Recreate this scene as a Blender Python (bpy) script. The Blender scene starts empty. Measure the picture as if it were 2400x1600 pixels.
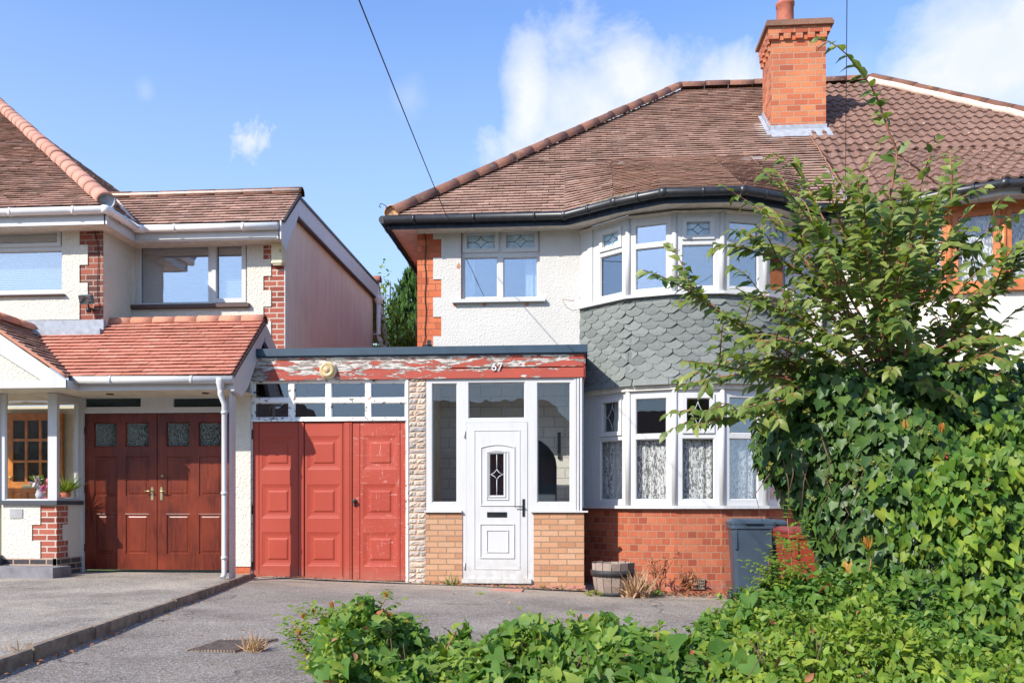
import bpy, math, random
import numpy as np
from mathutils import Vector, noise as mnoise
R = math.radians
rnd = random.Random(7)
rng = np.random.default_rng(7)

# ------------------------------------------------------------------ camera
sc = bpy.context.scene
CAMH, FPX, HOR = 1.1, 2000.0, 1178.0        # eye height, focal length in photo pixels, horizon row (photo is 2400 x 1600)
TH = math.atan(150 / 2000)                   # camera yaw from the facade's normal
ST, CT = math.sin(TH), math.cos(TH)
cd = bpy.data.cameras.new("camera")
cam = bpy.data.objects.new("camera", cd)
sc.collection.objects.link(cam)
cam.location = (0, 0, CAMH)
cam.rotation_euler = (R(90), 0, TH)
cd.sensor_width = 36
cd.lens = 36 * FPX / 2400
cd.shift_y = (HOR - 800) / 2400
cd.clip_end = 500
sc.camera = cam

# ------------------------------------------------------------------ light
SUN = Vector((0.86, 1.0, -0.95)).normalized()      # direction the light travels
ELEV = math.asin(-SUN.z)
sd = bpy.data.lights.new("sun", 'SUN')
sd.energy = 5.0
sd.angle = R(0.53)
sd.color = (1.0, 0.95, 0.86)
so = bpy.data.objects.new("sun", sd)
so.rotation_euler = SUN.to_track_quat('-Z', 'Y').to_euler()
so.location = (-20, -20, 25)
sc.collection.objects.link(so)
sc.view_settings.view_transform = 'Standard'
sc.view_settings.look = 'None'
sc.view_settings.exposure = 0.45
sc.view_settings.gamma = 1

world = bpy.data.worlds.new("World")
sc.world = world
world.use_nodes = True


class NT:
    """small helper for writing node trees"""
    def __init__(s, tree):
        s.t = tree
        s.n = tree.nodes
        s.n.clear()
    def new(s, typ, **kw):
        n = s.n.new(typ)
        for k, v in kw.items():
            if hasattr(n, k) and not k[0].isupper():
                setattr(n, k, v)
            else:
                s.set(n, k.replace('_', ' '), v)
        return n
    def set(s, n, name, v):
        sock = n.inputs[name] if not isinstance(name, int) else n.inputs[name]
        if isinstance(v, bpy.types.NodeSocket):
            s.t.links.new(v, sock)
        else:
            if isinstance(v, (tuple, list)) and len(v) == 3 and sock.type == 'RGBA':
                v = (*v, 1)
            sock.default_value = v
    def math(s, op, a, b=None, clamp=False):
        n = s.n.new('ShaderNodeMath'); n.operation = op; n.use_clamp = clamp
        s.set(n, 0, a)
        if b is not None: s.set(n, 1, b)
        return n.outputs[0]
    def vmath(s, op, a, b):
        n = s.n.new('ShaderNodeVectorMath'); n.operation = op
        s.set(n, 0, a); s.set(n, 1, b)
        return n.outputs[0]
    def mix(s, f, a, b, blend='MIX'):
        n = s.n.new('ShaderNodeMix'); n.data_type = 'RGBA'; n.blend_type = blend
        s.set(n, 0, f); s.set(n, 6, a); s.set(n, 7, b)
        return n.outputs[2]
    def noise(s, scale, detail=3, vec=None, rough=0.55, dist=0.0):
        n = s.n.new('ShaderNodeTexNoise')
        n.inputs['Scale'].default_value = scale; n.inputs['Detail'].default_value = detail
        n.inputs['Roughness'].default_value = rough; n.inputs['Distortion'].default_value = dist
        if vec is not None: s.t.links.new(vec, n.inputs['Vector'])
        return n.outputs[0]
    def ramp(s, fac, stops):
        n = s.n.new('ShaderNodeValToRGB')
        cr = n.color_ramp
        while len(cr.elements) < len(stops): cr.elements.new(0.5)
        for e, (p, c) in zip(cr.elements, stops):
            e.position = p
            e.color = (*c, 1) if isinstance(c, (tuple, list)) else (c, c, c, 1)
        s.t.links.new(fac, n.inputs[0])
        return n.outputs[0]
    def sep(s, v):
        n = s.n.new('ShaderNodeSeparateXYZ'); s.t.links.new(v, n.inputs[0]); return n.outputs
    def comb(s, x, y, z):
        n = s.n.new('ShaderNodeCombineXYZ')
        s.set(n, 0, x); s.set(n, 1, y); s.set(n, 2, z); return n.outputs[0]
    def pos(s):
        return s.n.new('ShaderNodeNewGeometry').outputs['Position']
    def island(s):
        return s.n.new('ShaderNodeNewGeometry').outputs['Random Per Island']
    def uv(s):
        return s.n.new('ShaderNodeUVMap').outputs[0]
    def scalevec(s, v, x, y, z):
        return s.vmath('MULTIPLY', v, (x, y, z))
    def bump(s, h, strength=0.5, dist=0.01):
        n = s.n.new('ShaderNodeBump')
        n.inputs['Strength'].default_value = strength; n.inputs['Distance'].default_value = dist
        s.t.links.new(h, n.inputs['Height'])
        return n.outputs[0]


def sky_world():
    n = NT(world.node_tree)
    sky = n.new('ShaderNodeTexSky', sky_type='NISHITA')
    sky.sun_disc = False
    sky.sun_elevation = ELEV
    sky.sun_rotation = math.atan2(-SUN.x, -SUN.y)
    sky.altitude = 50; sky.air_density = 1.0; sky.dust_density = 0.6; sky.ozone_density = 2.5
    tc = n.new('ShaderNodeTexCoord').outputs['Generated']
    x, y, z = n.sep(tc)
    el = n.math('ARCSINE', n.math('MINIMUM', n.math('MAXIMUM', z, -1.0), 1.0))
    az = n.math('ARCTAN2', x, y)
    warp = n.noise(7, 6, tc, 0.6)
    # cloud banks given by where they stand in the sky: azimuth, elevation, half widths
    def bank(px, py, rx, ry):
        xr, yr = (px - 1200) / FPX, (HOR - py) / FPX
        dx, dy = xr * CT - ST, xr * ST + CT
        a0 = math.atan2(dx, dy); e0 = math.atan2(yr, math.hypot(dx, dy))
        k = math.cos(a0 + TH) ** 2
        a = n.math('DIVIDE', n.math('SUBTRACT', az, a0), rx / FPX * k)
        e = n.math('DIVIDE', n.math('SUBTRACT', el, e0), ry / FPX * math.cos(e0) ** 2)
        r2 = n.math('ADD', n.math('MULTIPLY', a, a), n.math('MULTIPLY', e, e))
        return n.math('SUBTRACT', 1.0, n.math('SQRT', r2))
    m = None
    for b in [(1450, 330, 290, 300), (1240, 260, 75, 190), (1470, 190, 130, 180), (1700, 280, 190, 170), (1300, 380, 180, 160),
              (2330, 150, 270, 185), (2420, 60, 180, 180)]:
        k = bank(*b)
        m = k if m is None else n.math('MAXIMUM', m, k)
    small = bank(592, 330, 45, 60)
    wisp = n.math('MAXIMUM', bank(340, 215, 40, 50), bank(960, 230, 70, 80))
    wisp = n.math('MAXIMUM', wisp, bank(2000, 200, 90, 120))
    nz = n.noise(9, 9, tc, 0.62, 0.3)
    nzd = n.math('MULTIPLY', n.math('SUBTRACT', nz, 0.5), 1.9)
    c1 = n.ramp(n.math('ADD', n.math('MULTIPLY', m, 1.0), nzd), [(0.0, 0.0), (0.30, 0.5), (0.75, 0.95)])
    c2 = n.ramp(n.math('ADD', small, n.math('MULTIPLY', n.math('SUBTRACT', n.noise(24, 8, tc, .66, .4), .5), 4.5)), [(0.1, 0.0), (1.2, 0.8)])
    c3 = n.ramp(n.math('ADD', wisp, nzd), [(0.3, 0.0), (1.4, 0.22)])
    # scattered clouds over the rest of the sky (behind the viewer)
    rest = n.ramp(n.noise(2.6, 8, n.scalevec(tc, 1, 1, 2.2), 0.6), [(0.52, 0.0), (0.75, 0.4)])
    back = n.ramp(n.math('MULTIPLY', y, -1.0), [(0.05, 0.0), (0.4, 1.0)])
    cl = n.math('MAXIMUM', n.math('MAXIMUM', c1, c2), n.math('MAXIMUM', c3, n.math('MULTIPLY', rest, back)))
    shade = n.ramp(n.noise(6, 5, n.vmath('ADD', tc, (0.3, 0.1, 0.2)), 0.5), [(0.3, (0.80, 0.87, 0.96)), (0.6, (1.0, 1.0, 1.0))])
    cloudc = n.mix(1.0, shade, (CLOUD, CLOUD, CLOUD), 'MULTIPLY')
    hs = n.new('ShaderNodeHueSaturation')
    n.set(hs, 'Color', sky.outputs[0]); hs.inputs['Saturation'].default_value = SKYSAT; hs.inputs['Value'].default_value = 1.0
    tint = n.mix(1.0, hs.outputs[0], SKYTINT, 'MULTIPLY')
    hz = n.ramp(el, [(0.0, 0.85), (0.12, 0.72), (0.30, 0.42), (0.52, 0.0)])
    tint = n.mix(hz, tint, (3.0, 3.85, 5.0))
    col = n.mix(cl, tint, cloudc)
    bg = n.new('ShaderNodeBackground')
    n.set(bg, 0, col); bg.inputs[1].default_value = SKYSTR
    out = n.new('ShaderNodeOutputWorld')
    n.t.links.new(bg.outputs[0], out.inputs[0])


SKYSTR, CLOUD, SKYSAT, SKYTINT = 0.15, 5.2, 1.0, (1.17, 1.30, 1.55)
sky_world()


def UP(px, py, Y):
    """photo pixel + distance of its plane -> X, Z in metres"""
    k = (px - 1200) / FPX
    X = Y * (k * CT - ST) / (CT + k * ST)
    return X, CAMH + (HOR - py) / FPX * (-X * ST + Y * CT)
def UX(px, Y): return UP(px, 0, Y)[0]
def UZ(px, py, Y): return UP(px, py, Y)[1]
def RECT(l, t, r, b, Y):
    """pixel rectangle on the plane at Y -> x0, x1, z0, z1"""
    x0, zt = UP(l, t, Y); x1, _ = UP(r, t, Y); zb = UP(l, b, Y)[1]
    return x0, x1, zb, zt


# ------------------------------------------------------------------ materials
MATS = {}
def mat(name, fn, **kw):
    if name in MATS: return MATS[name]
    m = bpy.data.materials.new(name); m.use_nodes = True
    n = NT(m.node_tree)
    b = n.new('ShaderNodeBsdfPrincipled'); o = n.new('ShaderNodeOutputMaterial')
    n.t.links.new(b.outputs[0], o.inputs[0])
    n.b, n.o = b, o
    b.inputs['Specular IOR Level'].default_value = 0.3
    fn(n, b, **kw)
    MATS[name] = m
    return m

def plain(col, rough=0.5, spec=0.3, metal=0.0, var=0.12, vs=6.0, bump=0.0, bs=60):
    def f(n, b):
        nz = n.noise(vs, 5, n.pos())
        c = n.mix(n.ramp(nz, [(0.3, 0.0), (0.7, 1.0)]), tuple(v * (1 - var) for v in col), tuple(min(1, v * (1 + var)) for v in col))
        n.set(b, 'Base Color', c); b.inputs['Roughness'].default_value = rough
        b.inputs['Specular IOR Level'].default_value = spec; b.inputs['Metallic'].default_value = metal
        if bump: n.set(b, 'Normal', n.bump(n.noise(bs, 4, n.pos()), bump, 0.004))
    return f

def grimy(col):
    def f(n, b):
        p = n.pos()
        st = n.noise(6, 6, n.scalevec(p, 3.0, 3.0, .35), .65)
        c = n.mix(n.ramp(st, [(0.5, 0.0), (0.8, 0.30)]), col, (0.34, 0.31, 0.26))
        lowz = n.math('SUBTRACT', 1.0, n.math('DIVIDE', n.sep(p)[2], 0.45), clamp=True)
        k = n.math('MULTIPLY', lowz, n.ramp(n.noise(11, 6, p, .7), [(0.4, 0.0), (0.65, 0.7)]))
        c = n.mix(k, c, (0.30, 0.25, 0.19))
        n.set(b, 'Base Color', c); b.inputs['Roughness'].default_value = 0.36
        b.inputs['Specular IOR Level'].default_value = 0.4
    return f

def brick(c1, c2, c3, mortar, bw, bh, ms=0.008, bumpy=0.6, rough=0.85, stain=0.25, offset=0.5, face=0.25):
    def f(n, b):
        uv = n.uv()
        wob = n.noise(14, 3, n.pos())
        uvw = n.vmath('ADD', uv, n.scalevec(n.comb(wob, n.noise(17, 3, n.pos()), 0.0), 0.006, 0.006, 0))
        t = n.new('ShaderNodeTexBrick')
        t.offset = offset; t.squash = 1.0
        n.set(t, 'Vector', uvw)
        t.inputs['Scale'].default_value = 1.0
        t.inputs['Brick Width'].default_value = bw; t.inputs['Row Height'].default_value = bh
        t.inputs['Mortar Size'].default_value = ms; t.inputs['Mortar Smooth'].default_value = 0.25
        t.inputs['Bias'].default_value = 0.0
        n.set(t, 'Color1', (0, 0, 0)); n.set(t, 'Color2', (1, 1, 1)); n.set(t, 'Mortar', (0.5, 0.5, 0.5))
        base = n.ramp(t.outputs[0], [(0.0, c1), (0.45, c2), (1.0, c3)])
        spec = n.noise(55, 5, n.pos())
        base = n.mix(n.math('MULTIPLY', n.ramp(spec, [(0.35, 0.0), (0.7, 1.0)]), face), base, tuple(v * 0.45 for v in c1))
        mz = n.mix(n.noise(25, 3, n.pos()), mortar, tuple(v * 0.7 for v in mortar))
        col = n.mix(t.outputs[1], base, mz)
        st = n.ramp(n.noise(1.3, 6, n.pos(), 0.65), [(0.42, 0.0), (0.75, 1.0)])
        col = n.mix(n.math('MULTIPLY', st, stain), col, (0.10, 0.08, 0.07))
        n.set(b, 'Base Color', col); b.inputs['Roughness'].default_value = rough
        h = n.math('ADD', n.math('MULTIPLY', t.outputs[1], -1.0), n.math('MULTIPLY', spec, 0.5))
        n.set(b, 'Normal', n.bump(h, bumpy, 0.008))
    return f

def render_wall(col, bump=0.9, scale=38, stain=0.0, streak=False, dirt=(0.35, 0.27, 0.17), zstain=None):
    def f(n, b):
        p = n.pos()
        nz = n.noise(scale, 4, p, 0.6)
        vo = n.new('ShaderNodeTexVoronoi'); vo.inputs['Scale'].default_value = scale * 1.3; n.set(vo, 'Vector', p)
        h = n.math('ADD', nz, n.math('MULTIPLY', vo.outputs[0], 0.5))
        big = n.noise(1.6, 6, p, 0.6)
        c = n.mix(n.ramp(big, [(0.35, 0.0), (0.7, 1.0)]), tuple(v * 0.93 for v in col), col)
        if streak:
            s_ = n.noise(7, 6, n.scalevec(p, 1, 1, 0.12), 0.65)
            l_ = n.noise(1.1, 5, p, 0.6)
            k = n.math('ADD', n.math('MULTIPLY', s_, 0.5), n.math('MULTIPLY', l_, 0.6))
            c = n.mix(n.ramp(k, [(0.36, 0.0), (0.66, 1.0)]), col, (0.74, 0.64, 0.52))
            c = n.mix(n.ramp(n.noise(90, 4, p), [(0.4, 0.0), (0.75, 0.35)]), c, (0.58, 0.49, 0.40))
        if zstain:
            z = n.sep(p)[2]
            g = n.math('DIVIDE', n.math('SUBTRACT', z, zstain[0]), zstain[1] - zstain[0], clamp=True)
            g = n.math('MULTIPLY', g, n.ramp(n.noise(4, 6, n.scalevec(p, 1, 1, 0.4), 0.65), [(0.35, 0.0), (0.65, 1.0)]))
            c = n.mix(n.math('MULTIPLY', g, 0.55), c, dirt)
        if stain:
            sp = n.ramp(n.noise(2.5, 8, p, 0.7), [(0.52, 0.0), (0.8, 1.0)])
            c = n.mix(n.math('MULTIPLY', sp, stain), c, dirt)
        n.set(b, 'Base Color', c); b.inputs['Roughness'].default_value = 0.9
        n.set(b, 'Normal', n.bump(n.math('ADD', h, n.math('MULTIPLY', big, 1.5)), bump, 0.014))
    return f

def tile_mat(cols, wash=None, lichen=0.0, dark=0.3, chalk=0.0, grime=(0.05, 0.04, 0.035)):
    """cols = colour stops picked at random per tile"""
    def f(n, b):
        p = n.pos()
        k = n.island()
        c = n.ramp(k, [(i / max(1, len(cols) - 1), cc) for i, cc in enumerate(cols)])
        d = n.ramp(n.noise(1.8, 6, p, 0.65), [(0.42, 0.0), (0.72, 1.0)])
        c = n.mix(n.math('MULTIPLY', d, dark), c, grime)
        sp = n.ramp(n.noise(45, 4, p), [(0.45, 0.0), (0.75, 0.55)])
        c = n.mix(sp, c, tuple(v * 0.5 for v in cols[0]))
        if lichen:
            l = n.math('MULTIPLY', n.ramp(n.noise(9, 5, p, 0.7), [(0.60, 0.0), (0.66, 1.0)]), n.ramp(n.sep(p)[2], [(0.0, 0.0), (1.0, 1.0)]))
            zz = n.math('DIVIDE', n.math('SUBTRACT', n.sep(p)[2], 7.3), 1.4, clamp=True)
            c = n.mix(n.math('MULTIPLY', n.math('MULTIPLY', l, lichen), zz), c, (0.55, 0.27, 0.05))
            w = n.math('MULTIPLY', n.ramp(n.noise(13, 6, p, 0.7), [(0.55, 0.0), (0.68, 1.0)]), 0.5)
            c = n.mix(n.math('MULTIPLY', w, lichen), c, (0.42, 0.36, 0.28))
        if wash:      # lime washed out of the chimney flashing
            x_, y_, z_ = n.sep(p)
            k1 = n.math('SUBTRACT', 1.0, n.math('MULTIPLY', n.math('ABSOLUTE', n.math('SUBTRACT', x_, wash[0])), 1 / wash[1]), clamp=True)
            k2 = n.math('DIVIDE', n.math('SUBTRACT', z_, wash[2]), wash[3] - wash[2], clamp=True)
            k3 = n.ramp(n.noise(12, 6, p, 0.7), [(0.3, 0.1), (0.6, 1.0)])
            kk = n.math('MULTIPLY', n.math('MULTIPLY', k1, k2), n.math('MULTIPLY', k3, 1.8), clamp=True)
            kk = n.math('MULTIPLY', kk, n.math('LESS_THAN', z_, 7.35))
            c = n.mix(kk, c, (0.62, 0.56, 0.50))
        if chalk:
            sp2 = n.ramp(n.noise(22, 3, p, 0.7), [(0.64, 0.0), (0.68, 1.0)])
            c = n.mix(n.math('MULTIPLY', sp2, chalk), c, (0.6, 0.55, 0.48))
        n.set(b, 'Base Color', c); b.inputs['Roughness'].default_value = 0.85
        n.set(b, 'Normal', n.bump(n.noise(70, 4, p), 0.35, 0.004))
    return f

def peeling(n, b, dens=0.5):
    p = n.pos()
    st = n.scalevec(p, 0.85, 1.0, 4.2)
    a = n.noise(4.4, 10, st, 0.66, 0.5)
    bb = n.noise(9, 9, n.vmath('ADD', st, (3.1, 1.7, 5.0)), 0.65, 0.6)
    x = n.sep(p)[0]
    # the left end has lost more of its paint
    bias = n.math('MULTIPLY', n.math('DIVIDE', n.math('SUBTRACT', -0.2, x), 4.0, clamp=True), 0.075)
    low = n.math('MULTIPLY', n.math('DIVIDE', n.math('SUBTRACT', n.sep(p)[2], 2.78), 0.2, clamp=True), 0.10)
    a2 = n.math('ADD', n.math('ADD', a, bias), n.math('SUBTRACT', low, 0.095))
    peel = n.ramp(a2, [(0.485, 0.0), (0.495, 1.0)])
    wood = n.mix(n.noise(18, 6, n.scalevec(p, 1, 1, 9)), (0.34, 0.29, 0.25), (0.13, 0.10, 0.085))
    under = n.mix(n.ramp(bb, [(0.485, 0.0), (0.50, 1.0)]), (0.52, 0.49, 0.45), wood)
    red = n.mix(n.noise(3, 4, p), (0.42, 0.075, 0.045), (0.30, 0.055, 0.038))
    edge = n.ramp(a2, [(0.47, 0.0), (0.483, 1.0), (0.487, 0.0)])
    c = n.mix(peel, red, under)
    c = n.mix(n.math('MULTIPLY', edge, 0.5), c, (0.12, 0.04, 0.03))
    n.set(b, 'Base Color', c); b.inputs['Roughness'].default_value = 0.6
    n.set(b, 'Normal', n.bump(n.math('SUBTRACT', 1.0, peel), 0.8, 0.006))

def flaky_white(n, b):
    p = n.pos()
    a = n.noise(16, 8, p, 0.65)
    w = n.mix(n.noise(40, 4, n.scalevec(p, 1, 1, 4)), (0.28, 0.24, 0.2), (0.10, 0.08, 0.07))
    red = n.ramp(n.noise(6, 5, p), [(0.60, 0.0), (0.62, 1.0)])
    w = n.mix(red, w, (0.35, 0.08, 0.05))
    c = n.mix(n.ramp(a, [(0.585, 0.0), (0.60, 1.0)]), (0.78, 0.77, 0.74), w)
    n.set(b, 'Base Color', c); b.inputs['Roughness'].default_value = 0.6
    n.set(b, 'Normal', n.bump(a, 0.4, 0.004))

def red_door(n, b):
    p = n.pos()
    base = n.mix(n.ramp(n.noise(1.2, 5, p), [(0.35, 0.0), (0.7, 1.0)]), (0.345, 0.050, 0.028), (0.385, 0.064, 0.038))
    x = n.sep(p)[0]
    right = n.math('DIVIDE', n.math('SUBTRACT', x, -3.02), 0.12, clamp=True)
    sc_ = n.ramp(n.noise(8, 9, n.scalevec(p, 1, 1, 4.0), 0.72, 0.5), [(0.58, 0.0), (0.72, 1.0)])
    sv = n.ramp(n.noise(7, 9, n.scalevec(p, 6.0, 1, 0.9), 0.7), [(0.60, 0.0), (0.72, 1.0)])
    k = n.math('MULTIPLY', n.math('MAXIMUM', sc_, sv), n.math('MULTIPLY', right, 0.55))
    c = n.mix(k, base, (0.80, 0.55, 0.47))
    fine = n.ramp(n.noise(60, 5, n.scalevec(p, 1, 1, 0.3), 0.6), [(0.62, 0.0), (0.8, 0.25)])
    c = n.mix(fine, c, (0.62, 0.25, 0.18))
    zz = n.sep(p)[2]
    dirt = n.math('MULTIPLY', n.math('SUBTRACT', 1.0, n.math('DIVIDE', n.math('SUBTRACT', zz, 0.06), 0.22, clamp=True)), n.noise(9, 5, p))
    c = n.mix(n.math('MULTIPLY', dirt, 0.6), c, (0.30, 0.20, 0.15))
    n.set(b, 'Base Color', c); b.inputs['Roughness'].default_value = 0.5
    b.inputs['Specular IOR Level'].default_value = 0.3
    n.set(b, 'Normal', n.bump(n.noise(30, 5, p), 0.12, 0.003))

def mahogany(n, b):
    p = n.pos()
    g = n.noise(6, 8, n.scalevec(p, 4.5, 4.5, 0.5), 0.6, 0.8)
    c = n.mix(n.ramp(g, [(0.3, 0.0), (0.7, 1.0)]), (0.040, 0.006, 0.003), (0.155, 0.022, 0.008))
    k = n.ramp(n.noise(1.6, 4, p), [(0.4, 0.0), (0.7, 1.0)])
    c = n.mix(n.math('MULTIPLY', k, 0.6), c, (0.25, 0.042, 0.013))
    n.set(b, 'Base Color', c); b.inputs['Roughness'].default_value = 0.36
    b.inputs['Specular IOR Level'].default_value = 0.35
    n.set(b, 'Normal', n.bump(g, 0.15, 0.002))

def tarmac(col, patch, fine=260, foot=False):
    def f(n, b):
        p = n.pos()
        g = n.noise(fine, 3, p, 0.7)
        m_ = n.noise(42, 5, p, 0.7)
        l = n.noise(0.9, 7, p, 0.62)
        c = n.mix(n.ramp(l, [(0.35, 0.0), (0.65, 1.0)]), col, patch)
        c = n.mix(n.ramp(m_, [(0.38, 0.55), (0.62, 0.0)]), c, tuple(v * 0.42 for v in col))
        vo = n.new('ShaderNodeTexVoronoi'); vo.inputs['Scale'].default_value = 85; n.set(vo, 'Vector', p)
        r = n.sep(vo.outputs[1])[0]
        c = n.mix(n.ramp(r, [(0.60, 0.0), (0.95, 0.55)]), c, (0.46, 0.44, 0.42))
        c = n.mix(n.ramp(n.sep(vo.outputs[1])[1], [(0.65, 0.0), (1.0, 0.6)]), c, (0.045, 0.042, 0.045))
        chip = n.ramp(n.noise(26, 2, n.vmath('ADD', p, (5.0, 2.0, 0.0))), [(0.745, 0.0), (0.76, 1.0)])
        c = n.mix(chip, c, (0.7, 0.68, 0.62))
        mo = n.ramp(n.noise(1.7, 8, n.vmath('ADD', p, (9.0, 4.0, 0.0)), 0.7), [(0.58, 0.0), (0.75, 0.45)])
        c = n.mix(mo, c, (0.16, 0.14, 0.08))
        # hairline cracks and darker spills
        wv = n.vmath('ADD', p, n.scalevec(n.comb(n.noise(3, 5, p), n.noise(3.3, 5, n.vmath('ADD', p, (7.0, 0.0, 0.0))), 0.0), .5, .5, 0))
        ve = n.new('ShaderNodeTexVoronoi'); ve.feature = 'DISTANCE_TO_EDGE'; ve.inputs['Scale'].default_value = 0.75; n.set(ve, 'Vector', wv)
        ck = n.math('MULTIPLY', n.ramp(ve.outputs[0], [(0.0, 1.0), (0.012, 0.0)]), n.ramp(n.noise(0.8, 3, n.vmath('ADD', p, (2.0, 8.0, 0.0))), [(0.48, 0.0), (0.56, 0.8)]))
        c = n.mix(ck, c, (0.06, 0.05, 0.045))
        sl = n.ramp(n.noise(1.1, 4, n.vmath('ADD', p, (4.0, 12.0, 0.0)), 0.5), [(0.56, 0.0), (0.66, 0.4)])
        c = n.mix(sl, c, tuple(v * 0.5 for v in col))
        if foot:      # sand and grit washed up against the house
            f_ = n.math('DIVIDE', n.math('SUBTRACT', n.sep(p)[1], 9.6), 1.4, clamp=True)
            f_ = n.math('MULTIPLY', f_, n.ramp(n.noise(3.2, 6, n.scalevec(p, .5, 1.4, 1), 0.65), [(0.35, 0.0), (0.62, 1.0)]))
            c = n.mix(n.math('MULTIPLY', f_, 0.7), c, (0.47, 0.37, 0.27))
        n.set(b, 'Base Color', c); b.inputs['Roughness'].default_value = 0.92
        n.set(b, 'Normal', n.bump(n.math('ADD', vo.outputs[0], n.math('ADD', g, n.math('MULTIPLY', m_, 1.5))), 0.7, 0.008))
    return f

def glassy(refl=0.42, tint=(0.86, 0.90, 0.92), frosted=False, wav=0.02):
    def f(n, b):
        n.n.remove(b)
        tr = n.new('ShaderNodeBsdfTransparent'); n.set(tr, 'Color', tint)
        gl = n.new('ShaderNodeBsdfGlossy'); gl.inputs['Roughness'].default_value = 0.0 if not frosted else 0.12
        n.set(gl, 'Color', (0.92, 0.96, 1.0) if not frosted else (0.55, 0.75, 0.78))
        lw = n.new('ShaderNodeLayerWeight'); lw.inputs['Blend'].default_value = 0.5
        fr = n.math('POWER', lw.outputs['Facing'], 5.0)
        fac = n.math('ADD', n.math('MULTIPLY', fr, 0.9), refl + 0.04, clamp=True)
        if frosted:
            vo = n.new('ShaderNodeTexVoronoi'); vo.inputs['Scale'].default_value = 75; n.set(vo, 'Vector', n.pos())
            nb = n.bump(vo.outputs[0], 1.0, 0.02)
            n.set(gl, 'Normal', nb)
        else:
            n.set(gl, 'Normal', n.bump(n.noise(2.2, 2, n.pos()), wav, 0.05))
        mx = n.new('ShaderNodeMixShader')
        n.set(mx, 0, fac); n.set(mx, 1, tr.outputs[0]); n.set(mx, 2, gl.outputs[0])
        n.t.links.new(mx.outputs[0], n.o.inputs[0])
    return f

def leafm(cols, trans=0.35, rough=0.42, spec=0.5):
    cols = [(r * 1.2, g * 0.98, b_ * 0.8) if g > r * 1.15 else (r, g, b_) for r, g, b_ in cols]
    def f(n, b):
        k = n.island()
        c = n.ramp(k, [(i / max(1, len(cols) - 1), cc) for i, cc in enumerate(cols)])
        c = n.mix(n.ramp(n.noise(4, 4, n.pos()), [(0.35, 0.0), (0.65, 0.6)]), c, cols[0])
        c = n.mix(n.ramp(n.noise(6, 3, n.vmath('ADD', n.pos(), (3.0, 1.0, 6.0))), [(0.5, 0.0), (0.68, 0.55)]), c, cols[len(cols) - 1])
        n.set(b, 'Base Color', c); b.inputs['Roughness'].default_value = rough
        b.inputs['Specular IOR Level'].default_value = spec
        tl = n.new('ShaderNodeBsdfTranslucent')
        n.set(tl, 'Color', n.mix(1.0, c, (1.5, 1.6, 0.55), 'MULTIPLY'))
        mx = n.new('ShaderNodeMixShader')
        n.set(mx, 0, trans); n.set(mx, 1, b.outputs[0]); n.set(mx, 2, tl.outputs[0])
        n.t.links.new(mx.outputs[0], n.o.inputs[0])
    return f

def lace(n, b):
    uv = n.uv()
    w = n.vmath('ADD', uv, n.scalevec(n.comb(n.noise(9, 3, uv), n.noise(8, 3, n.vmath('ADD', uv, (4.0, 2.0, 0.0))), 0.0), 0.13, 0.13, 0))
    vo = n.new('ShaderNodeTexVoronoi'); vo.feature = 'DISTANCE_TO_EDGE'; vo.inputs['Scale'].default_value = 8; n.set(vo, 'Vector', w)
    a = n.ramp(vo.outputs[0], [(0.07, 1.0), (0.10, 0.0)])
    v2 = n.new('ShaderNodeTexVoronoi'); v2.inputs['Scale'].default_value = 12; n.set(v2, 'Vector', w)
    bl = n.ramp(v2.outputs[0], [(0.30, 1.0), (0.36, 0.0)])
    a = n.math('MAXIMUM', a, bl)
    a = n.math('ADD', n.math('MULTIPLY', a, 0.52), 0.30, clamp=True)
    n.set(b, 'Base Color', (0.66, 0.66, 0.65)); n.set(b, 'Alpha', a); b.inputs['Roughness'].default_value = 0.9

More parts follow.
